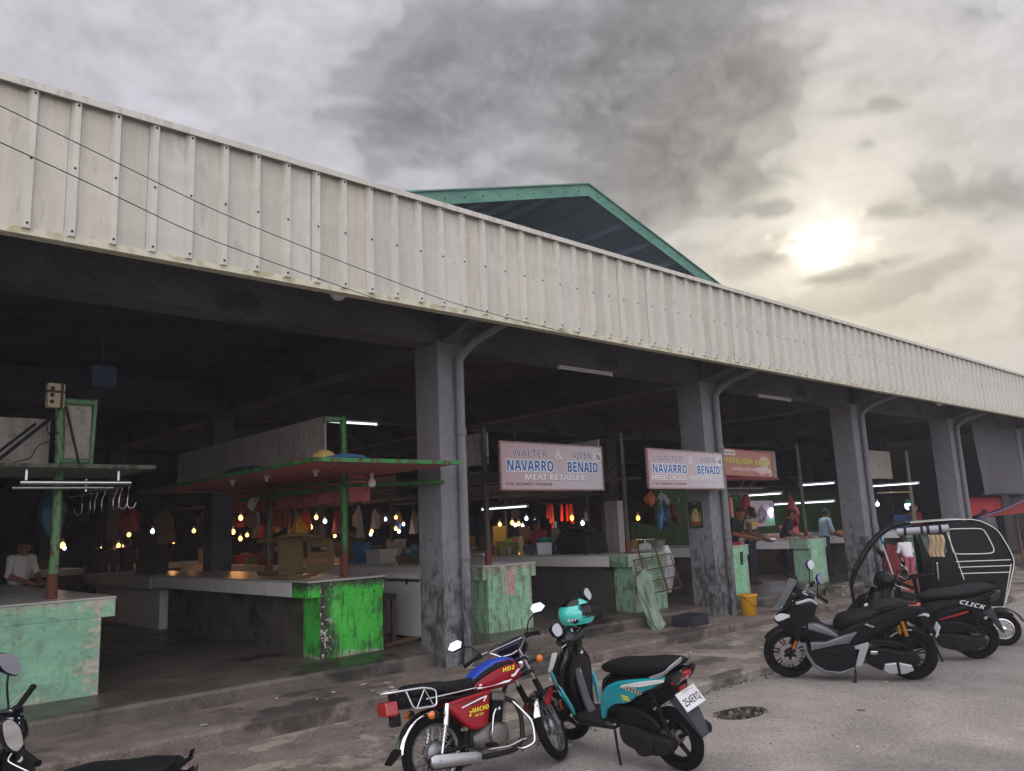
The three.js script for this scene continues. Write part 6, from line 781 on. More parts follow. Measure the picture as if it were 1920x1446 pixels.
  { const p = g.attributes.position, a = new Float32Array(p.count * 3), eye = [face(-0.033, 0.015, 0.085), face(0.033, 0.015, 0.085)], mouth = face(0, -0.055, 0.088), q = V3(), inv = new THREE.Matrix4();
    const toFace = v => { const dx = v.x - H0[0], dy = v.y - H0[1], dz = v.z - H0[2], fx = dx * Math.cos(hr) - dz * Math.sin(hr), fz = dx * Math.sin(hr) + dz * Math.cos(hr); return [fx, dy * Math.cos(hp) + fz * Math.sin(hp), -dy * Math.sin(hp) + fz * Math.cos(hp)]; };
    for (let i = 0; i < p.count; i++) { q.fromBufferAttribute(p, i); let best = 9, part = 0; for (const b of P) { const d = dist(b, q.x, q.y, q.z); if (d < best) { best = d; part = b[9]; } }
      let col = skin; if (part === 1) col = q.y < 0.97 ? pants : o.stripes ? new THREE.Color([0xb08a3c, 0x8f8474, 0x1b1c22, 0xa79c86][Math.floor(((q.y * 12.5) % 4 + 4) % 4)]) : shirt; else if (part === 2) col = o.tank ? skin : shirt; else if (part === 5) col = pants; else if (part === 6) col = o.shorts ? skin : pants; else if (part === 7) col = new THREE.Color(0x2a2420);
      if (part === 3) { const f = toFace(q); if (f[1] > 0.055 - (f[2] < -0.01 ? 0.1 : 0) - 0.25 * Math.max(0, -f[2]) || (f[2] < -0.035)) col = o.cap ? new THREE.Color(o.cap) : hair; for (const e of eye) if (q.distanceTo(V3(...e)) < 0.016) col = hair; if (o.mask && f[1] < 0 && f[2] > 0.02) col = new THREE.Color(o.mask); else if (q.distanceTo(V3(...mouth)) < 0.018) col = new THREE.Color(0x6a3a30); }
      a[3 * i] = col.r; a[3 * i + 1] = col.g; a[3 * i + 2] = col.b; }
    g.setAttribute('color', new THREE.BufferAttribute(a, 3)); }
  const fingers = []; for (const [e, w] of [aL, aR]) { const d = V3(...w).sub(V3(...e)).normalize(), sd = V3(0, 1, 0).cross(d).normalize(); if (sd.lengthSq() < 0.1) sd.set(1, 0, 0); const nn = d.clone().cross(sd), base = V3(...w).addScaledVector(d, 0.1); [[-1.5, 0.062], [-0.5, 0.076], [0.5, 0.07], [1.5, 0.054]].forEach(([q, l]) => { const a = base.clone().addScaledVector(sd, q * 0.0175), b = a.clone().addScaledVector(d, l * 0.55).addScaledVector(nn, 0.01), cc = b.clone().addScaledVector(d, l * 0.4).addScaledVector(nn, 0.03); fingers.push(tint(cyl(a.toArray(), b.toArray(), 0.0095, 0.009, 7), skin), tint(cyl(b.toArray(), cc.toArray(), 0.009, 0.007, 7), skin), tint(ball(0.009, ...b.toArray(), 6), skin)); }); const ta = V3(...w).addScaledVector(d, 0.035).addScaledVector(sd, 0.03), tb = ta.clone().addScaledVector(d, 0.035).addScaledVector(sd, 0.025), tc = tb.clone().addScaledVector(d, 0.028); fingers.push(tint(cyl(ta.toArray(), tb.toArray(), 0.012, 0.0105, 7), skin), tint(cyl(tb.toArray(), tc.toArray(), 0.0105, 0.008, 7), skin)); }
  g.setAttribute('uv', new THREE.BufferAttribute(new Float32Array(g.attributes.position.count * 2), 2));
  const t = thing('person', label, 'person', pos, turn); const body = mesh('body', peopleMat, [g, ...fingers], t);
  if (o.longHair) mesh('hair', std(hair.getHex(), 0.6), loftY([{ y: H0[1] - 0.2, x: 0, w: 0.09, d: 0.03 }, { y: H0[1] - 0.08, x: 0, w: 0.105, d: 0.05 }, { y: H0[1] + 0.03, x: 0, w: 0.108, d: 0.07 }, { y: H0[1] + 0.1, x: 0, w: 0.08, d: 0.06 }]).rotateY(-Math.PI / 2).translate(H0[0], 0, H0[2] - 0.055), t);
  if (o.cap && o.brim) mesh('cap_brim', std(o.cap, 0.8), at(ext([[-0.07, 0], [-0.06, 0.07], [0, 0.1], [0.06, 0.07], [0.07, 0]], -0.004, 0.004, 0.002, true), ...face(0, 0.055, 0.07), Math.PI / 2 + 0.2, hr, 0), t);
  t.scale.setScalar(k); return t;
}
const F0 = 0.465;
const reach = (x, y, z) => [[-0.26, 1.12, 0.12], [-0.1 + x, y, z]], reachR = (x, y, z) => [[0.27, 1.12, 0.12], [0.1 + x, y, z]];
person('man in black shirt leaning over the meat counter under the orange sign', [15.0, F0, -9.75], 0.2, { h: 1.72, shirt: 0x0d0d0f, lean: 22, head: [-30, 22], armL: reach(-0.04, 1.02, 0.5), armR: reachR(0.0, 1.0, 0.46) });
person('man in dark shirt half hidden behind the hanging meat', [14.2, F0, -10.0], 0.1, { h: 1.66, shirt: 0x17171c, lean: 14, head: [10, 15], armL: reach(0, 1.02, 0.42), armR: reachR(0, 1.03, 0.42) });
person('person in striped tank top with dark cap at the meat stall', [15.72, F0, -9.75], 0.25, { h: 1.68, skin: 0x5a3a2a, stripes: true, tank: true, cap: 0x0c0c10, mask: 0x15151a, lean: 8, head: [35, 8], armL: [[-0.27, 1.12, 0.1], [-0.2, 1.0, 0.36]], armR: [[0.3, 1.12, 0.05], [0.34, 0.98, 0.26]] });
person('person in dark shirt bending under the red hanging bags', [17.6, F0, -10.0], 0.4, { h: 1.64, shirt: 0x1c1c22, lean: 20, head: [0, 25], armL: reach(0, 1.0, 0.44), armR: reachR(0, 1.0, 0.4) });
person('person in pale blue shirt partly behind the third column', [18.55, F0, -9.5], 0.9, { h: 1.6, shirt: 0x9fb4bc, lean: 10, head: [20, 20], armL: reach(0, 1.0, 0.4), armR: reachR(0, 1.0, 0.4) });
person('person in red jersey standing behind the tricycle', [23.6, F0, -9.35], -0.35, { h: 1.62, shirt: 0x7d1f2c, skin: 0xa06f52, head: [-55, 0], longHair: true });
person('child in white shirt and pink shorts beside the bins', [18.2, 0.29, -7.45], 2.6, { h: 1.12, shirt: 0xd6d2d6, pants: 0xb0506a, shorts: true, longHair: true, lean: 16, armL: reach(0, 1.0, 0.35), armR: reachR(0, 1.0, 0.35) });
person('person in a dark blue cap under the red canopy', [26.6, 0.29, -8.5], -1.2, { h: 1.55, shirt: 0x8a8a90, cap: 0x1b2a4c, brim: true });
person('man in white shirt working far back at the left edge', [2.78, F0, -14.6], 0.5, { h: 1.62, shirt: 0xcfcac2, lean: 10, head: [-40, 10], armL: reach(0, 1.0, 0.4), armR: reachR(0, 1.0, 0.42) });
person('leftmost of three dark figures in front of the far warm bulbs', [5.25, F0, -19.6], 2.8, { h: 1.62, shirt: 0x16141a, res: 48 });
person('middle of three dark figures in front of the far warm bulbs', [5.55, F0, -19.8], 3.3, { h: 1.58, shirt: 0x1a1414, res: 48 });
person('rightmost of three dark figures in front of the far warm bulbs', [5.95, F0, -19.9], 2.6, { h: 1.63, shirt: 0x14161c, res: 48 });
person('person in brown shirt behind the bright green stall post', [8.72, F0, -14.6], -0.4, { h: 1.62, shirt: 0x5c4632, head: [30, 10] });
person('person in red and green top behind the stacked plastic boxes', [12.55, F0, -13.2], -0.5, { h: 1.62, shirt: 0x8c2f2f, lean: 12, head: [25, 15] });

// ---------- things on and around the stalls ----------
const col = (hex, r = 0.6) => std(hex, r);
const tapered = (w0, w1, d0, d1, hgt, wall = 0.006) => { const o = [[-1, -1], [1, -1], [1, 1], [-1, 1]], g = []; for (let i = 0; i < 4; i++) { const a = o[i], b = o[(i + 1) % 4]; g.push(grid(1, 1, (u, v) => [mix(a[0], b[0], u) * mix(w0, w1, v) / 2, v * hgt, mix(a[1], b[1], u) * mix(d0, d1, v) / 2])); const q = 1 - wall * 4; g.push(grid(1, 1, (u, v) => [mix(b[0], a[0], u) * mix(w0, w1, v) / 2 * q, 0.004 + v * (hgt - 0.004), mix(b[1], a[1], u) * mix(d0, d1, v) / 2 * q])); } g.push(box(w0, 0.006, d0, 0, 0.003, 0)); return merge(g); };
function bucket(name, label, p, r0, r1, h, m, o = {}) { const t = thing(name, label, o.cat || 'bucket', p); mesh('shell', m, lathe([[0.001, 0.004], [r0, 0.0], [r1, h], [r1 + 0.012, h], [r1 + 0.012, h - 0.02], [r1 + 0.004, h - 0.022], [r1 - 0.004, h - 0.004], [r0 - 0.004, 0.008], [0.001, 0.01]], 28, 'y'), t); if (o.lid) mesh('lid', m, lathe([[0.001, h + 0.014], [r1 + 0.004, h + 0.012], [r1 + 0.016, h], [r1 + 0.016, h - 0.025]], 28, 'y'), t); if (o.handle) mesh('handle', M.black, tube([[r1 + 0.014, h - 0.02, 0], [r1 + 0.03, h - 0.1, 0.06], [0.5 * r1, h - 0.18, r1 + 0.01], [-r1 * 0.5, h - 0.18, r1 + 0.01], [-r1 - 0.014, h - 0.02, 0]], 0.005), t); return t; }
bucket('bucket', 'yellow plastic bucket at the foot of the second column', [12.32, 0.285, -7.78], 0.12, 0.145, 0.34, col(0xc8920c, 0.45), { lid: true, handle: true });
{ const t = thing('crate', 'low dark blue plastic crate on the lower step', 'crate', [10.75, 0.29, -7.86], 0.12); const m = col(0x23252f, 0.6); mesh('base', m, box(0.52, 0.012, 0.36, 0, 0.006, 0), t); for (const [w, d, x, z] of [[0.52, 0.016, 0, 0.172], [0.52, 0.016, 0, -0.172], [0.016, 0.33, 0.252, 0], [0.016, 0.33, -0.252, 0]]) mesh('side', m, box(w, 0.15, d, x, 0.088, z, 0.004), t); for (let i = 0; i < 5; i++) mesh('divider', m, box(0.008, 0.13, 0.33, -0.18 + i * 0.09, 0.08, 0), t); for (let i = 0; i < 3; i++) mesh('divider', m, box(0.5, 0.13, 0.008, 0, 0.081, -0.09 + i * 0.09), t); decal(t, 'crate_print', 0.2, 0.05, 0.02, 0.09, 0.1815, [0, 0, 0], word('PEPSI', 'bold 44px sans-serif', '#5a4038', null)); }
{ // twisted sack standing against the grimy mint stall
  const ctr = new THREE.CatmullRomCurve3([[10.15, 0.29, -8.04], [10.16, 0.36, -8.06], [10.22, 0.6, -8.2], [10.42, 0.86, -8.42], [10.62, 1.04, -8.6], [10.7, 1.17, -8.67]].map(p => V3(...p))), ws = [0.12, 0.14, 0.12, 0.16, 0.13, 0.02];
  one('sack', 'grey green woven sack slumped against the grimy mint stall', 'sack', std(0xffffff, 0.85, 0, { side: THREE.DoubleSide, map: tex(256, 256, (u, v) => { const w = ((u * 128 | 0) % 2 ^ (v * 128 | 0) % 2) * 12, a = fbm(u, v, 6, 4); return [124 + 50 * (a - 0.5) + w, 140 + 50 * (a - 0.5) + w, 122 + 46 * (a - 0.5) + w]; }) }), grid(40, 36, (u, v) => { const p = ctr.getPoint(v), i = Math.min(4, Math.floor(v * 5)), w = mix(ws[i], ws[i + 1], v * 5 - i), a = u * 2 * Math.PI + v * 1.2, f = 1 + 0.3 * Math.sin(a * 3 + v * 5) * (0.3 + 0.7 * sm(0, 0.3, v)) + 0.14 * Math.sin(a * 7 - v * 14) + 0.16 * (fbm(u, v * 2, 8, 3, 4) - 0.5); return [p.x + Math.cos(a) * w * f, p.y + 0.015 * Math.sin(a * 2 + v * 9), p.z + Math.sin(a) * w * 0.62 * f]; }));
}
{ // wire rack hung on the grimy mint stall, with a plastic bag
  const t = thing('wire_rack', 'rusty wire rack hung on the grimy mint stall front', 'rack'), q = (u, v) => [mix(10.44, 11.42, u) + 0.2 * (1 - v) * (0.4 + u * 0.5), mix(0.74, 1.31, v) + 0.05 * u, -8.66 + 0.05 * (1 - v)];
  for (const v of [0, 0.33, 0.66, 1]) mesh('bar', M.rust, tube([q(-0.02, v), q(0.5, v), q(1.02, v)], 0.011, { seg: 6 }), t); for (const u of [0.18, 0.64]) mesh('bar', M.rust, tube([q(u, 1.22), q(u, 0.5), q(u, 0.02)], 0.014, { seg: 6 }), t); for (const u of [0, 1]) mesh('bar', M.rust, tube([q(u, 1), q(u, 0.5), q(u, 0)], 0.011, { seg: 6 }), t);
  const wires = []; for (let i = 1; i < 22; i++) wires.push(cyl(q(i / 22, 0), q(i / 22, 1), 0.0025, 0.0025, 4)); for (let i = 1; i < 12; i++) wires.push(cyl(q(0, i / 12), q(1, i / 12), 0.0025, 0.0025, 4)); mesh('wire_mesh', M.steel, wires, t).userData.kind = 'stuff';
  one('plastic_bag', 'white plastic bag hanging behind the wire rack', 'bag', std(0xc4c2c6, 0.4, 0, { side: THREE.DoubleSide }), grid(26, 22, (u, v) => { const a = u * 6.283, w = 0.11 * Math.sin(Math.PI * Math.min(1, v * 0.86 + 0.1)) + 0.015, f = 1 + 0.2 * Math.sin(a * 5 + v * 9) + 0.2 * (fbm(u, v, 8, 3, 7) - 0.5); return [11.5 + Math.cos(a) * w * f, 1.5 - v * 0.8, -8.8 + Math.sin(a) * w * 0.8 * f]; }));
}
one('paper_notice', 'torn pinkish paper notice on the mint stall under the number 36 sign', 'notice', std(0xffffff, 0.9, 0, { map: tex(128, 256, (u, v) => { const a = fbm(u, v, 6, 5), b = sm(0.6, 0.66, fbm(u, v, 24, 3)); return [196 + 40 * (a - 0.5) - 60 * b, 164 + 40 * (a - 0.5) - 60 * b, 158 + 40 * (a - 0.5) - 56 * b]; }) }), warp(box(0.2, 0.36, 0.002, 0, 0, 0), v => { v.x += 7.98; v.y += 1.14; v.z += -8.973; }));
{ const t = thing('column_flyer', 'small green devotional flyer stuck on the second column', 'flyer', [11.814, 2.0, -8.35], -Math.PI / 2); const g = new THREE.PlaneGeometry(0.3, 0.46); mesh('flyer_print', std(0xffffff, 0.6, 0, { map: print(256, 384, (x, w, h) => { x.fillStyle = '#26331f'; x.fillRect(0, 0, w, h); const r = rng(4); for (let i = 0; i < 120; i++) { x.fillStyle = `rgba(${60 + 60 * r() | 0},${90 + 60 * r() | 0},50,0.35)`; x.beginPath(); x.arc(r() * w, r() * h, 4 + 12 * r(), 0, 7); x.fill(); } x.fillStyle = '#b9a06a'; x.beginPath(); x.ellipse(w / 2, h * 0.42, 46, 58, 0, 0, 7); x.fill(); x.beginPath(); x.ellipse(w / 2, h * 0.62, 60, 74, 0, 0, 7); x.fill(); x.fillStyle = '#9c6b4e'; x.beginPath(); x.ellipse(w / 2, h * 0.42, 20, 26, 0, 0, 7); x.fill(); x.strokeStyle = '#b9a06a'; x.lineWidth = 12; x.beginPath(); x.arc(w / 2, h * 0.6, 84, 2.4, 7.0); x.stroke(); x.fillStyle = '#8f4038'; x.beginPath(); x.ellipse(w / 2, h * 0.82, 88, 26, 0, 0, 7); x.fill(); x.fillStyle = '#777'; x.fillRect(w * 0.35, 12, 70, 26); }) }), g, t); mesh('backing', M.white, box(0.3, 0.46, 0.002, 0, 0, -0.002), t); }
// freezer, stool and broom beside the bright green stall
{ const t = thing('chest_freezer', 'white chest freezer between the bright green stall and the first column', 'freezer'); mesh('cabinet', M.white, span(6.6, 7.25, 0.5, 1.26, -10.35, -9.22, 0.015), t); mesh('lid', M.white, span(6.585, 7.26, 1.275, 1.34, -10.36, -9.2, 0.015), t); mesh('base', M.black, span(6.64, 7.2, 0.42, 0.5, -10.3, -9.28), t); mesh('hinge', M.blackpipe, [span(6.59, 6.6, 1.2, 1.29, -9.62, -9.58), span(6.575, 6.6, 1.245, 1.262, -10.2, -9.3)], t); }
{ const t = thing('wooden_stool', 'dark wooden stool behind the bright green end wall', 'stool', [6.2, 0.465, -9.62]); const dk = std(0x2c2622, 0.85); mesh('seat', dk, box(0.28, 0.07, 0.3, 0, 0.6, 0, 0.006), t); for (const [x, z] of [[-0.1, 0.11], [0.1, 0.11], [-0.1, -0.11], [0.1, -0.11]]) mesh('leg', std(0x4c3a2c, 0.85), box(0.055, 0.57, 0.055, x, 0.285, z, 0.004), t); }
{ const t = thing('stick_broom', 'stick broom lying on the floor beside the bright green end wall', 'broom', [5.98, 0.47, -9.15], 0.35); mesh('binding', M.rust, cyl([-0.02, 0.02, 0], [0.08, 0.025, 0], 0.022, 0.026, 10), t); const br = [], r = rng(9); for (let i = 0; i < 70; i++) br.push(cyl([-0.04, 0.02 + 0.02 * (r() - 0.5), 0.03 * (r() - 0.5)], [0.55 + 0.1 * r(), 0.02 + 0.04 * r(), 0.2 * (r() - 0.5)], 0.002, 0.0015, 4)); mesh('bristles', M.wood, br, t).userData.kind = 'stuff'; }
one('twig', 'thin dry twig lying on the lower step', 'twig', M.wood, tube([[6.0, 0.305, -7.72], [6.08, 0.306, -7.74], [6.17, 0.304, -7.71]], 0.006, { seg: 5 }));
{ // plastic chair lying on its side on the bright green stall's counter
  const t = thing('plastic_chair', 'tan plastic armchair lying on its side on the long tiled counter', 'chair', [5.02, 1.4, -9.95]), m = std(0x5e4d2c, 0.6);
  const back = (u, v) => { const a = mix(-1, 1, u); return [0.24 * a * (1 - 0.12 * v), 0.42 + v * 0.4, -0.22 - 0.1 * v + 0.05 * (1 - a * a) * -1]; };
  mesh('seat', m, [grid(12, 8, (u, v) => [mix(-0.23, 0.23, u), 0.42 - 0.03 * Math.sin(Math.PI * u) * Math.sin(Math.PI * v), mix(-0.2, 0.24, v)]), grid(12, 8, (u, v) => [mix(-0.23, 0.23, u), 0.41 - 0.03 * Math.sin(Math.PI * u) * Math.sin(Math.PI * v), mix(-0.2, 0.24, v)])], t).material = dbl(m);
  mesh('backrest', dbl(m), [...[[0, 0.28], [0.72, 1]].map(([a, b]) => grid(5, 10, (u, v) => back(mix(a, b, u), v))), grid(10, 3, (u, v) => back(mix(0.28, 0.72, u), mix(0.72, 1, v))), grid(6, 8, (u, v) => back(mix(0.42, 0.58, u), v * 0.72)), grid(10, 2, (u, v) => back(mix(0.28, 0.72, u), mix(0, 0.14, v)))], t);
  for (const s of [-1, 1]) { mesh('armrest', m, [tube([[0.22 * s, 0.66, -0.26], [0.27 * s, 0.64, 0.0], [0.27 * s, 0.62, 0.2], [0.25 * s, 0.42, 0.24]], 0.024, { seg: 8 })], t); for (const z of [-1, 1]) mesh('leg', m, ext([[-0.03, 0], [0.03, 0], [0.045, 0.42], [-0.045, 0.42]], -0.012, 0.012, 0.004).rotateY(0.7 * s * z).translate(0.21 * s, 0, z > 0 ? 0.2 : -0.22), t); }
  t.rotation.set(0, -1.27, 0); t.children.forEach(c => c.geometry.applyMatrix4(new THREE.Matrix4().makeTranslation(0, 0.28, 0).multiply(new THREE.Matrix4().makeRotationZ(-Math.PI / 2)).multiply(new THREE.Matrix4().makeTranslation(0, -0.4, 0)))); }
// goods on the tiled counter behind the number 36 sign
bucket('pail', 'small pink plastic pail on the tiled counter', [10.52, 1.4, -12.4], 0.075, 0.1, 0.2, col(0xb85a86), { cat: 'pail' });
one('plastic_bin', 'large olive yellow plastic box on the tiled counter', 'box', dbl(col(0x85762e)), at(tapered(0.5, 0.58, 0.34, 0.4, 0.26), 10.62, 1.4, -11.95, 0, 0.9, 0));
{ const t = thing('tall_crate', 'tall bright yellow crate behind the olive box', 'crate', [10.75, 1.4, -12.35], 0.9); mesh('shell', col(0xd89c12, 0.5), box(0.22, 0.56, 0.26, 0, 0.28, 0, 0.01), t); for (const y of [0.42, 0.47]) mesh('slot', M.black, box(0.2, 0.012, 0.262, 0, y, 0), t); mesh('print', col(0x5a3a10), [box(0.03, 0.05, 0.262, 0.04, 0.36, 0), box(0.03, 0.05, 0.262, 0.085, 0.36, 0)], t); }
{ const t = thing('brown_crate', 'brown mesh crate standing on the olive box', 'crate', [10.8, 1.66, -11.65], 0.9), m = col(0x6b4426); mesh('shell', m, box(0.2, 0.27, 0.2, 0, 0.135, 0, 0.008), t); for (let i = 0; i < 4; i++) mesh('slat', m, box(0.212, 0.03, 0.212, 0, 0.05 + i * 0.06, 0, 0.004), t); }
{ const t = thing('bottle', 'clear plastic bottle with neon green funnel on the tiled counter', 'bottle', [10.46, 1.4, -11.75]); mesh('body', phys(0xb9c0c0, 0.2, { transmission: 0.4, thickness: 0 }), lathe([[0.001, 0], [0.045, 0.002], [0.047, 0.13], [0.02, 0.18], [0.018, 0.2]], 18, 'y'), t); mesh('funnel', dbl(col(0x9be01c, 0.4)), lathe([[0.012, 0.19], [0.016, 0.22], [0.075, 0.29], [0.078, 0.3]], 20, 'y'), t); }
{ const t = thing('bottle', 'small glass bottle left of the clear plastic one', 'bottle', [10.44, 1.4, -12.05]); mesh('body', phys(0x8f8a5c, 0.2, { transmission: 0.4, thickness: 0 }), lathe([[0.001, 0], [0.03, 0.002], [0.03, 0.09], [0.012, 0.13], [0.011, 0.16]], 14, 'y'), t); mesh('cap', M.white, cyl([0, 0.155, 0], [0, 0.172, 0], 0.013), t); }
{ const t = thing('tray', 'cream slotted tray leaning on the dark green bin', 'tray', [10.42, 1.41, -11.3], 0.5); t.rotation.order = 'YXZ'; t.rotation.z = 0.5; mesh('board', col(0xb7a777), box(0.2, 0.36, 0.05, 0, 0.17, 0, 0.015), t); for (const y of [0.1, 0.15]) mesh('slot', M.black, box(0.12, 0.015, 0.053, 0, y, 0), t); }
one('plastic_bin', 'small dark green plastic bin on the tiled counter', 'bin', dbl(col(0x25352f)), at(tapered(0.15, 0.19, 0.15, 0.19, 0.2), 10.5, 1.4, -11.2, 0, 0.8, 0));
one('foam_box', 'white foam box beside the dark green bin', 'box', col(0xc7c9cc), at(box(0.34, 0.22, 0.28, 0, 0.11, 0, 0.015), 10.72, 1.4, -11.05, 0, 0.9, 0));
one('basin', 'teal plastic basin on the white foam box', 'basin', dbl(col(0x2f8f8a)), at(lathe([[0.001, 0.0], [0.11, 0.0], [0.15, 0.08], [0.165, 0.085], [0.165, 0.075]], 26, 'y'), 10.74, 1.62, -11.02));
{ const t = thing('wicker_basket', 'grey woven basket standing left of the black covered heap', 'basket', [10.85, 1.4, -10.85], 0.9), m = col(0x6f6a60, 0.9); for (let i = 0; i < 9; i++) mesh('weave_band', m, box(0.16 + 0.006 * (i % 2), 0.03, 0.16 + 0.006 * (i % 2), 0, 0.2 + i * 0.031, 0, 0.008), t); mesh('stand', m, box(0.14, 0.2, 0.14, 0, 0.1, 0, 0.008), t); mesh('cup', M.white, cyl([0, 0.48, 0], [0, 0.6, 0], 0.03, 0.035, 14), t); }
one('covered_heap', 'heap under a black sheet on the tiled counter', 'heap', std(0x111113, 0.75), warp(new THREE.SphereGeometry(1, 40, 28), v => { const f = 1 + 0.3 * (fbm(v.x * 0.3 + 0.5, v.z * 0.3 + v.y * 0.2 + 0.5, 16, 4, 2) - 0.5), b = q => Math.sign(q) * Math.pow(Math.abs(q), 0.6); v.set(11.02 + b(v.x) * 0.3 * f, 1.4 + Math.max(0, b(v.y)) * 0.44 * f, -10.35 + b(v.z) * 0.5 * f); }, 1.2));
{ const t = thing('metal_trestle', 'black metal trestle frame standing on the tiled counter', 'trestle'), m = M.blackpipe, a = (x, z) => [x, 1.4, z]; for (const [p, q] of [[[10.42, 1.4, -9.7], [10.42, 1.82, -9.7]], [[10.42, 1.4, -10.5], [10.42, 1.56, -10.5]], [[10.42, 1.82, -9.7], [10.42, 1.82, -10.2]], [[10.42, 1.82, -10.2], [10.42, 1.56, -10.5]], [[10.42, 1.6, -9.7], [10.42, 1.6, -10.4]], [[10.42, 1.45, -9.7], [10.42, 1.45, -10.5]], [[10.42, 1.82, -9.72], [10.42, 1.6, -10.1]], [[10.42, 1.6, -10.1], [10.42, 1.42, -10.1]], [[10.42, 1.82, -9.7], [10.75, 1.82, -9.7]], [[10.75, 1.4, -9.7], [10.75, 1.82, -9.7]]]) mesh('bar', m, box(0.032, V3(...p).distanceTo(V3(...q)), 0.032).applyQuaternion(new THREE.Quaternion().setFromUnitVectors(V3(0, 1, 0), V3(...q).sub(V3(...p)).normalize())).translate(...p.map((v, i) => (v + q[i]) / 2)), t); }
{ const t = thing('cabinet', 'tall pale cabinet behind the trestle', 'cabinet'); mesh('body', std(0xb5b1ac, 0.6), span(12.5, 12.8, 0.43, 2.36, -11.05, -10.7, 0.01), t); mesh('door_edge', std(0x9d9a98, 0.6), span(12.49, 12.5, 0.5, 2.3, -10.9, -10.88), t); }
{ const t = thing('weighing_scale', 'grey weighing scale on the counter left of the second column', 'scale', [11.18, 1.4, -9.0], -0.7); mesh('body', col(0x8d8f90), loft([{ x: -0.12, y: 0.08, w: 0.08, h: 0.06, n: 4 }, { x: 0.02, y: 0.1, w: 0.09, h: 0.08, n: 4 }, { x: 0.1, y: 0.08, w: 0.05, h: 0.05, n: 4 }]), t); mesh('pan', M.steel, [box(0.3, 0.012, 0.24, 0, 0.22, 0, 0.005), cyl([0, 0.15, 0], [0, 0.22, 0], 0.02)], t); }
{ const t = thing('hanging_scale', 'small grey hanging scale above the trestle', 'scale', [10.9, 2.08, -10.1]); mesh('body', col(0x8e9290), lathe([[0.001, -0.1], [0.05, -0.1], [0.05, -0.07], [0.03, -0.06], [0.026, 0.03], [0.01, 0.06], [0.001, 0.1]], 18, 'y'), t); mesh('cord', cordM, [cyl([0, 0.1, 0], [0, 0.7, 0], 0.004, 0.004, 5), tube([[0.02, -0.1, 0], [-0.06, -0.2, 0.03], [-0.1, -0.34, 0.02]], 0.004), tube([[-0.02, -0.1, 0], [0.06, -0.14, 0], [0.22, -0.2, 0.02]], 0.004)], t); }
const bag = (label, p, w, h, hex, sd, o = {}) => one('hanging_bag', label, 'bag', std(hex, 0.5, 0, { side: THREE.DoubleSide }), grid(24, 18, (u, v) => { const a = u * 6.283, r = w * (0.1 + 0.95 * sm(0.0, 0.62, v) * Math.sqrt(Math.max(0, 1 - Math.pow(Math.max(0, v - 0.55) / 0.45, 3)))), f = 1 + 0.3 * Math.sin(a * 6 + v * 5 + sd) * (1.15 - v) + 1.0 * (fbm(u, v, 6, 4, sd) - 0.5); return [p[0] + Math.cos(a) * r * f + 0.05 * Math.sin(v * 3 + sd), p[1] - v * h * (1 + 0.12 * Math.sin(a * 2 + sd)), p[2] + Math.sin(a) * r * f * 0.7]; }));
bag('dark blue bag hanging left of the second column', [13.2, 2.35, -10.1], 0.13, 0.55, 0x1d3247, 1); bag('pale blue plastic bag hanging left of the second column', [13.0, 2.3, -10.0], 0.06, 0.5, 0x3d7aa0, 2); bag('orange bag hanging high left of the second column', [13.1, 2.55, -10.3], 0.12, 0.32, 0xb05a22, 3); bag('dark red bag hanging beside the second column', [13.7, 2.3, -10.2], 0.13, 0.4, 0x5a1d24, 4); bag('white plastic bag hanging high left of the second column', [13.6, 2.55, -10.4], 0.13, 0.3, 0xa9a6a2, 5); bag('big red bag of goods hanging over the meat stall', [18.25, 2.45, -10.1], 0.17, 0.75, 0x8c1f30, 6); bag('smaller red bag hanging left of the big red one', [16.4, 2.6, -10.2], 0.12, 0.6, 0x7d1c2c, 7); bag('white and grey bag hanging over the meat stall', [17.7, 2.2, -10.6], 0.14, 0.4, 0x9a9096, 8); bag('teal sack hanging at the far left', [2.3, 2.7, -10.25], 0.12, 0.6, 0x17454f, 9); bag('yellow bag hanging among the warm bulbs', [6.95, 2.3, -13.4], 0.13, 0.45, 0xd08c10, 10);
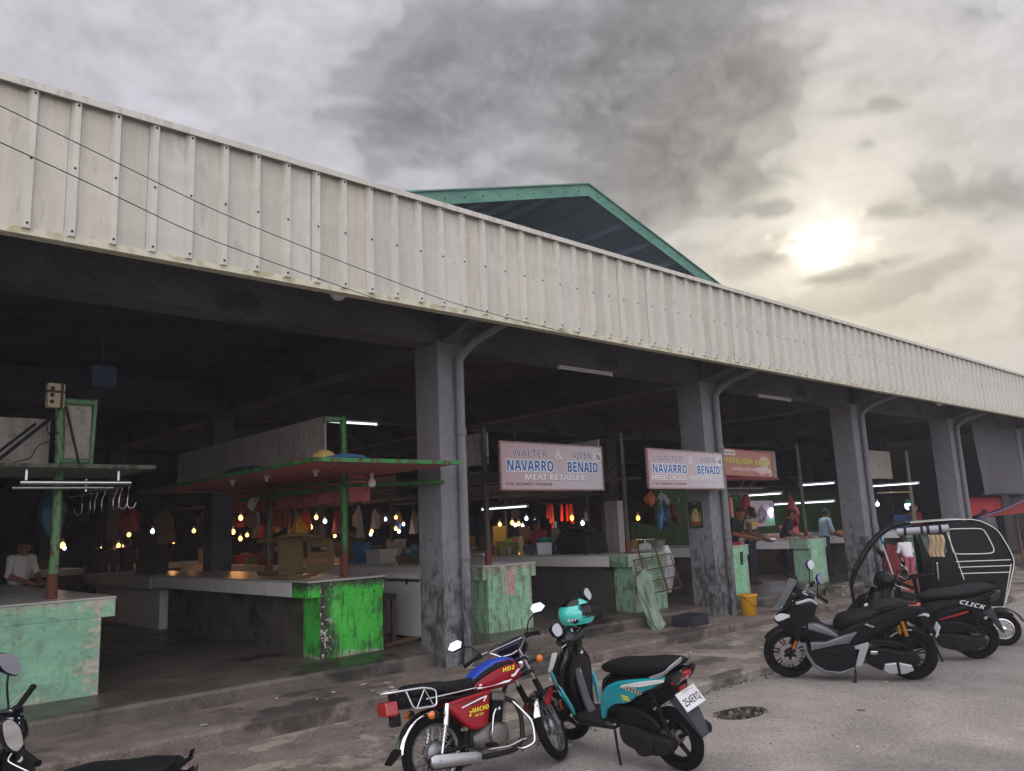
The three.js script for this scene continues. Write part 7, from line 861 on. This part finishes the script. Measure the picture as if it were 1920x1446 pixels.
{ // meat: hanging strips behind the trestle and over the meat stall, cuts on the counter
  const red = std(0xa5301c, 0.5), fat = std(0xb9705c, 0.5), r = rng(12), strip = (x, y, z, l, w) => warp(box(w, l, w * 0.6, 0, 0, 0, w * 0.25), v => { v.x += x + 0.02 * Math.sin(v.y * 20 + x * 9); v.z += z; v.y += y - l / 2; });
  for (let i = 0; i < 14; i++) one('hanging_meat', 'strip of red meat hanging by the orange bulb', 'meat', red, strip(13.15 + 0.07 * i, 2.42 - 0.04 * r(), -13.3 - 0.3 * r(), 0.3 + 0.25 * r(), 0.05 + 0.02 * r()), 'meat strips by the orange bulb');
  for (const [i, q] of [[14.0, -9.35, 0.62], [14.3, -9.6, 0.5], [14.55, -9.4, 0.4], [14.9, -9.7, 0.3]].entries()) one('hanging_meat', ['long pink side of meat hanging at the orange sign', 'second piece of meat hanging right of the long pink side', 'third piece of meat hanging over the meat counter', 'short piece of meat hanging farthest right on the rail'][i], 'meat', fat, strip(q[0], 2.32, q[1], q[2], 0.09));
  const hk = tube([[0, 0.1, 0], [0, 0.02, 0], [0.02, -0.02, 0], [0.04, 0.0, 0]], 0.005, { seg: 5, n: 20 }); for (let i = 0; i < 16; i++) one('rail_hook', 'small steel hook on the rails of the meat stall', 'hook', M.steel, at(hk.clone(), 13.35 + i * 0.13, 2.36 - 0.08 * (i % 2), i % 2 ? -9.9 : -9.5, 0, r() * 3, 0), 'hooks on the meat stall rails');
  for (let i = 0; i < 22; i++) { const sz = 0.04 + 0.03 * r(); one('meat_cut', 'small cut of raw meat on the clean mint stall counter', 'meat', r() < 0.6 ? red : fat, at(warp(new THREE.IcosahedronGeometry(sz, 1), v => { v.y *= 0.55; v.x *= 1.4; v.multiplyScalar(0.8 + 0.4 * vn(v.x * 50 + i, v.z * 50 + 3, 64)); }, 0.8), 13.3 + 0.66 * r(), 1.42, -8.85 - 0.5 * r(), 0, r() * 6, 0), 'meat cuts on the clean mint stall'); }
  one('meat_slab', 'large pale cut of meat leaning at the left end of the meat counter', 'meat', fat, at(warp(new THREE.IcosahedronGeometry(0.15, 2), v => { v.z *= 0.5; v.multiplyScalar(0.8 + 0.4 * vn(v.x * 12 + 5, v.y * 12 + 3, 64)); }, 0.8), 13.3, 1.54, -9.1));
  for (let i = 0; i < 14; i++) { const q = 16.55 + 0.6 * r(); one('meat_cut', 'small cut of fish or meat on the pale mint stall counter', 'meat', r() < 0.5 ? std(0x8f8a88, 0.4) : fat, at(ball(0.05, 0, 0, 0, 10, 1.6, 0.5, 0.8), q, 1.42, -9.0 - 1.6 * r(), 0, r() * 6, 0), 'cuts on the pale mint stall'); }
}
// backdrop walls and posters behind the right-hand stalls
one('green_partition', 'green painted partition behind the right-hand stalls', 'partition', paint(paintTex(1024, 512, { base: [62, 104, 48], s: 3, streak: 0.4, spot: 0.2, patch: 0.3, grime: [40, 56, 34] })), normUV(span(17.6, 30.5, 0.43, 2.75, -13.75, -13.6), 15, 30, 0.4, 3.4));
one('green_tarp', 'olive tarpaulin hanging left of the second column', 'tarpaulin', dbl(std(0x3a4e20, 0.85)), grid(40, 16, (u, v) => [14.3 + 2.2 * u, 1.95 - 0.12 * Math.sin(u * 3.1) - v * 0.75, -11.9 + 0.07 * Math.sin(u * 26 + v * 2) + 0.05 * Math.sin(u * 11 - v * 3) + 0.03 * v]));
{ const t = thing('price_board', 'pink and white price board behind the meat stall', 'board', [19.2, 1.65, -11.9], 0.1); mesh('face', std(0xffffff, 0.6, 0, { map: print(256, 128, (x, w, h) => { x.fillStyle = '#d9c6d6'; x.fillRect(0, 0, w, h); x.fillStyle = '#e2b0b8'; x.beginPath(); x.moveTo(0, h); x.lineTo(w * 0.5, 20); x.lineTo(w, h); x.fill(); x.strokeStyle = '#c04a5a'; x.lineWidth = 5; x.beginPath(); x.moveTo(20, h - 10); x.lineTo(w * 0.6, 16); x.stroke(); x.fillStyle = '#9bd0a8'; x.fillRect(w * 0.6, h * 0.7, w * 0.4, h * 0.3); }) }), new THREE.PlaneGeometry(1.6, 0.7).translate(0.8, 0.35, 0.012), t); mesh('backing', M.white, box(1.6, 0.7, 0.02, 0.8, 0.35, 0), t); }
one('red_tray', 'pale red plastic tray at the back of the meat stall', 'tray', col(0xc25a50), at(box(0.9, 0.26, 0.02, 0, 0.13, 0, 0.01), 19.0, 1.42, -10.6, -0.2, 0, 0)); one('blue_carton', 'blue and white carton at the back of the meat stall', 'carton', col(0x4b7fa6), box(0.24, 0.26, 0.2, 16.85, 1.53, -11.2, 0.01));
{ const t = thing('wall_fan', 'white wall fan just right of the third column', 'fan', [19.75, 2.16, -9.35], 0.4); mesh('guard', M.white, [ringG(0.13, 0.145, -0.03, 0.03, 26), ringG(0.06, 0.068, 0.02, 0.03, 20)], t); mesh('hub', M.white, cyl([0, 0, -0.05], [0, 0, 0.04], 0.04, 0.035, 16), t); for (let i = 0; i < 3; i++) mesh('blade', dbl(col(0xb8c4cc)), ext([[0.03, -0.015], [0.11, -0.04], [0.125, 0.02], [0.03, 0.015]], -0.003, 0.003, 0.001, true).rotateZ(i * 2.094), t); mesh('bracket', M.white, box(0.04, 0.3, 0.04, 0, 0.2, -0.04), t); }
{ const t = thing('push_broom', 'blue-handled broom leaning on the third column', 'broom'); mesh('handle_grip', col(0x2a5d9c), cyl([18.03, 1.2, -7.9], [18.02, 1.72, -7.98], 0.022, 0.022), t); mesh('handle', M.white, cyl([18.06, 0.35, -7.72], [18.03, 1.2, -7.9], 0.014, 0.014), t); mesh('brush', col(0x1c1c20), box(0.3, 0.08, 0.07, 18.06, 0.34, -7.71, 0.01), t); }
one('orange_sheet', 'folded orange sheet on the counter right of the third column', 'cloth', col(0xd08a4c, 0.8), warp(box(1.0, 0.1, 0.4, 19.75, 1.46, -9.3, 0.03, 3), v => { v.y += 0.02 * Math.sin(v.x * 14); }));
one('plastic_tub', 'dark blue plastic tub beside the person in red', 'tub', dbl(col(0x1e2c55)), at(tapered(0.3, 0.36, 0.3, 0.36, 0.4), 22.7, 1.4, -9.3));
{ const fish = std(0x9b9694, 0.4); for (let i = 0; i < 6; i++) one('goods_tray', 'shallow white tray of goods on the counter behind the tricycle', 'tray', i % 2 ? fish : M.white, box(0.32, 0.05, 0.3, 19.5 + 0.02 * i, 1.43, -9.7 - 0.42 * i, 0.01), 'white trays behind the tricycle'); }
{ const bins = [['dented pale red plastic bin beside the tricycle windshield', 16.5, -6.75, 0x8a4a42, 0.5], ['pale green plastic bin right of the red one', 17.1, -6.6, 0x6f8c70, 0.42]]; for (const [l, x, z, c, h] of bins) { const t = thing('waste_bin', l, 'bin', [x, 0.16, z], 0.4); mesh('shell', dbl(col(c, 0.6)), tapered(0.36, 0.46, 0.34, 0.42, h), t); mesh('rim', col(c, 0.6), [box(0.5, 0.03, 0.03, 0, h, 0.215, 0.008), box(0.5, 0.03, 0.03, 0, h, -0.215, 0.008), box(0.03, 0.03, 0.43, 0.235, h, 0, 0.008), box(0.03, 0.03, 0.43, -0.235, h, 0, 0.008)], t); } one('red_basin', 'red basin resting on the pale green bin', 'basin', dbl(col(0xa8323a)), at(lathe([[0.001, 0], [0.16, 0], [0.24, 0.09], [0.25, 0.09]], 24, 'y'), 17.05, 0.59, -6.62)); one('red_tarp_bundle', 'dark red tarpaulin bundle behind the bins', 'bundle', std(0x6e1c22, 0.8), warp(new THREE.SphereGeometry(1, 30, 20), v => { const f = 1 + 0.4 * (fbm(v.x * 0.3 + 0.5, v.z * 0.3 + v.y * 0.2 + 0.5, 16, 4, 3) - 0.5); v.set(18.9 + v.x * 0.5 * f, 0.29 + Math.max(0, v.y + 0.4) * 0.6 * f, -8.1 + v.z * 0.25 * f); }, 1.2)); }
one('concrete_block', 'rough concrete block step below the pale mint stall', 'block', M.kerb, boxUV(warp(box(0.95, 0.2, 0.36, 0, 0, 0, 0.02, 3), v => { v.x += 16.3 + 0.02 * Math.sin(v.y * 30); v.y += 0.39 + 0.01 * Math.sin(v.x * 9); v.z += -8.02; })));
// right end of the hall: grey tarpaulin, green net, red canopy
one('grey_tarp', 'large grey tarpaulin hanging under the eave at the right edge', 'tarpaulin', dbl(std(0x57585c, 0.85, 0, bump(T.plaster, 0.01, 1.5))), grid(40, 16, (u, v) => [25.4 + 5.6 * u, 4.5 - 2.25 * v, -8.15 + 0.1 * Math.sin(u * 9 + v * 2) * v + 0.05 * Math.sin(u * 23)]));
one('tarp_bar', 'dark bar along the bottom of the grey tarpaulin', 'bar', M.blackpipe, cyl([25.2, 2.26, -8.1], [31, 2.26, -8.1], 0.035));
one('green_net', 'green shade net hanging beside the fourth column', 'net', dbl(std(0x2f7a34, 0.9)), grid(24, 20, (u, v) => [24.0 + 1.6 * u + 0.3 * v, 3.9 - 2.6 * v, -8.75 + 0.09 * Math.sin(u * 22 + v * 3) + 0.05 * Math.sin(v * 12)]));
{ const t = thing('red_canopy', 'faded red canopy roof of a street stall at the right edge', 'canopy'), m = dbl(std(0xa8332f, 0.8)); mesh('canopy_sheet', m, [grid(14, 8, (u, v) => [24.6 + 4.4 * u, mix(1.62, 2.1, u) + 0.12 * v - 0.05 * Math.sin(Math.PI * u), -8.0 + 1.4 * v])], t); mesh('canopy_edge', std(0x5c5a78, 0.6), tube([[24.6, 1.62, -8.0], [26.8, 1.82, -8.0], [29, 2.1, -8.0]], 0.04), t); for (const [x, h] of [[26.2, 1.76], [28.6, 2.05]]) mesh('pole', M.wood, cyl([x + 0.15, 0.15, -7.6], [x, h, -7.6], 0.03), t); mesh('back_sheet', dbl(std(0xb8383a, 0.7)), grid(10, 6, (u, v) => [24.9 + 3.6 * u, 2.2 - 0.6 * v * (1 - 0.4 * u), -8.6 + 0.04 * Math.sin(u * 12)]), t); }
one('market_annex', 'dark low building beyond the hall at the right edge', 'building', std(0x3a3534, 0.9), span(31.5, 60, 0, 6.5, -34, -9.5));
one('far_building', 'low grey building at the far end of the street', 'building', std(0x77757a, 0.9), span(62, 70, 0, 3.6, -30, 20));
// overhead cables and small deep clutter
one('overhead_cable', 'upper black cable crossing in front of the fascia', 'cable', cordM, tube([[-6, 5.7, -4.2], [0.8, 4.66, -5.5], [2.47, 4.42, -5.85], [5, 4.31, -6.45], [7.3, 4.34, -6.86]], 0.0038, { n: 80, seg: 6 }));
one('overhead_cable', 'lower black cable meeting the fascia edge left of the gable', 'cable', cordM, tube([[-6, 5.0, -3.2], [0.73, 4.22, -5.05], [2.2, 4.2, -5.8], [4.4, 4.33, -6.86]], 0.0038, { n: 80, seg: 6 }));
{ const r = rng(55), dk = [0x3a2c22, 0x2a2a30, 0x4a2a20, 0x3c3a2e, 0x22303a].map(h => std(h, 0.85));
  const spots = [[1.6, -17], [2.0, -18.5], [7.9, -16.6], [8.3, -17.5], [8.0, -19], [11.0, -17], [10.8, -18.6], [11.3, -20], [13.7, -16.2], [13.9, -18], [16.8, -16.4], [17.0, -18], [8.4, -25], [12, -25.2], [16, -25], [5.2, -25], [5.3, -16], [5.5, -17.2]];
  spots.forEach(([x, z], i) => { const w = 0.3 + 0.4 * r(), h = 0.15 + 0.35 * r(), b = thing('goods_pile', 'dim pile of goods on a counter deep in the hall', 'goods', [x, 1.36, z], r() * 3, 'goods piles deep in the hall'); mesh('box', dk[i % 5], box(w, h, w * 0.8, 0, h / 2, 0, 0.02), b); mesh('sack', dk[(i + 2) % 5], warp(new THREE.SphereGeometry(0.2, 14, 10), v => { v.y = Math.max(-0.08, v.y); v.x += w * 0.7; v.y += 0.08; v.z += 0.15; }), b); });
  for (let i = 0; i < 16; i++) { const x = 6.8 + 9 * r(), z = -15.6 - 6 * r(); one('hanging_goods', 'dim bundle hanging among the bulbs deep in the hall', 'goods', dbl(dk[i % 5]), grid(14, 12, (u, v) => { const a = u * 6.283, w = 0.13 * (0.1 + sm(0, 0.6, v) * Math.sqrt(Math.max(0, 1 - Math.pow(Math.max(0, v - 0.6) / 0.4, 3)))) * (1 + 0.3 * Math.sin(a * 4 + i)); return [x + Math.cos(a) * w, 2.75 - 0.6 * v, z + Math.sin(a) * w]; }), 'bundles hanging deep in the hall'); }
  [[7.3, 8.9, -16], [10.3, 11.7, -16.4], [13.2, 14.6, -15.5], [16.3, 17.6, -15.4], [1.1, 2.5, -16.6]].forEach(([a, b, z], i) => { const t = thing('shelf_canopy', ['dim shelf canopy above the counter behind the plastic chair', 'dim shelf canopy far behind the freezer', 'dim shelf canopy deep behind the stacked boxes', 'dim shelf canopy deep behind the trestle', 'dim shelf canopy far back at the left'][i], 'canopy'); mesh('board', std(0x4a4038, 0.85), span(a, b, 2.72, 2.75, z - 4.5, z + 0.4), t); for (const zz of [z - 0.2, z - 3.8]) mesh('post', oldPipe, cyl([(a + b) / 2, 1.36, zz], [(a + b) / 2, 2.72, zz], 0.04), t); mesh('upper_board', M.ply, boxUV(span((a + b) / 2 - 0.01, (a + b) / 2 + 0.01, 2.75, 3.3, z - 4, z)), t); });
}

{ // crates, tubs and cartons crowding the counters and aisles deeper in the hall
  const r = rng(91), cs = [0x8c2f22, 0x2f5f86, 0xb0802a, 0x3f6b3c, 0x8a8276, 0x6a4a30, 0xa8a49c].map(h => std(h, 0.7)), names = ['red', 'blue', 'yellow', 'green', 'grey', 'brown', 'white'];
  const rows = [[7.75, 8.5, -16.4, -20.8, 1.36], [10.5, 11.5, -16.5, -21, 1.36], [13.4, 14.3, -15.8, -21, 1.36], [16.5, 17.4, -15.6, -20.8, 1.36], [1.3, 2.3, -16.7, -20.3, 1.36], [7.65, 8.4, -10.2, -13.6, 1.4], [13.3, 13.9, -10.6, -12.9, 1.4]];
  let n = 0; for (const [x0, x1, z0, z1, y] of rows) for (let z = z0; z > z1; z -= 0.55 + 0.35 * r()) { const k = r() * 7 | 0, w = 0.26 + 0.2 * r(), h = 0.12 + 0.26 * r(), t = thing('storage_tub', `${names[k]} tub or carton on a counter inside the hall`, 'tub', [mix(x0, x1, 0.2 + 0.6 * r()), y, z], r() * 0.8, `${names[k]} tubs inside the hall`); mesh('shell', dbl(cs[k]), tapered(w * 0.85, w, w * 0.7, w * 0.82, h), t); mesh('rim', cs[k], [box(w + 0.02, 0.02, 0.02, 0, h, w * 0.41), box(w + 0.02, 0.02, 0.02, 0, h, -w * 0.41), box(0.02, 0.02, w * 0.8, w / 2, h, 0), box(0.02, 0.02, w * 0.8, -w / 2, h, 0)], t); if (r() < 0.6) mesh('load', cs[(k + 3) % 7], warp(new THREE.SphereGeometry(w * 0.42, 12, 8), v => { v.y = Math.max(-0.02, v.y * 0.5) + h - 0.02; v.multiplyScalar(1); }), t); n++; }
  for (let i = 0; i < 26; i++) { const z = -14.6 - 7 * r(), x = -z * (0.3 + 0.5 * r()), l = 0.25 + 0.5 * r(), w = 0.05 + 0.09 * r(), y = 2.72; one('hanging_wares', 'bunch of wares hanging from the canopies inside the hall', 'wares', dbl(cs[r() * 7 | 0]), grid(10, 10, (u, v) => { const a = u * 6.283, q = w * (0.15 + 0.85 * sm(0, 0.4, v)) * (1 + 0.5 * Math.sin(a * 3 + i + v * 4)); return [x + Math.cos(a) * q, y - 0.15 - v * l, z + Math.sin(a) * q * 0.7]; }), 'wares hanging inside the hall'); }
  for (let i = 0; i < 9; i++) { const z = -12 - i * 1.3; one('lamp_wire', 'thin wire strung under the roof inside the hall', 'wire', cordM, tube([[1.5 + i * 0.3, 2.85, z], [6 + i * 0.4, 2.66, z - 0.4], [11 + i * 0.5, 2.8, z]], 0.006, { n: 30, seg: 5 }), 'lamp wires inside the hall'); }
}

{ // pipe rails that carry the hanging bags and meat
  const t = thing('hanging_rail', 'thin pipe rail hung from the ceiling, carrying bags by the second column', 'rail'); mesh('pipe', M.blackpipe, cyl([12.6, 2.62, -10.15], [18.7, 2.62, -10.15], 0.016, 0.016, 8), t); for (const x of [12.8, 15.6, 18.5]) mesh('drop_rod', M.blackpipe, cyl([x, 2.62, -10.15], [x, 5.0, -10.15], 0.008, 0.008, 6), t);
  const u = thing('hanging_rail', 'thin pipe rail above the red meat by the orange bulb', 'rail'); mesh('pipe', M.blackpipe, cyl([12.9, 2.44, -13.45], [14.5, 2.44, -13.45], 0.014, 0.014, 8), u); for (const x of [13, 14.4]) mesh('drop_rod', M.blackpipe, cyl([x, 2.44, -13.45], [x, 5.0, -13.45], 0.008, 0.008, 6), u);
}

{ // grit swept against the kerb and loose over the road edge
  const r = rng(17), g = new THREE.IcosahedronGeometry(1, 0), im = new THREE.InstancedMesh(g, std(0xffffff, 0.95), 2600), m = new THREE.Matrix4(), q = new THREE.Quaternion(), c = new THREE.Color();
  for (let i = 0; i < 2600; i++) { const near = r() < 0.7, x = 1 + 15 * r(), z = near ? -5.64 + 0.16 * r() * r() : -5.5 + 1.9 * r(), s = (near ? 0.004 + 0.008 * r() * r() : 0.003 + 0.005 * r()); q.setFromEuler(new THREE.Euler(r() * 6, r() * 6, r() * 6)); m.compose(V3(x, s * 0.5, z), q, V3(s * 1.4, s * 0.8, s)); im.setMatrixAt(i, m); const k = near ? 0.04 + 0.08 * r() : 0.08 + 0.22 * r(); im.setColorAt(i, c.setRGB(k, k * 0.92, k * 0.84)); }
  im.name = 'road_grit'; im.castShadow = im.receiveShadow = true; scene.add(im); tag(im, 'loose grit along the kerb and road edge', 'grit', null, 'stuff');
}

// cooking smoke and damp air
scene.fog = new THREE.FogExp2(0xd9d8dc, 0.0018);

scene.traverse(o => { if (o.isMesh) { o.castShadow = true; o.receiveShadow = true; } });
renderer.render(scene, camera);
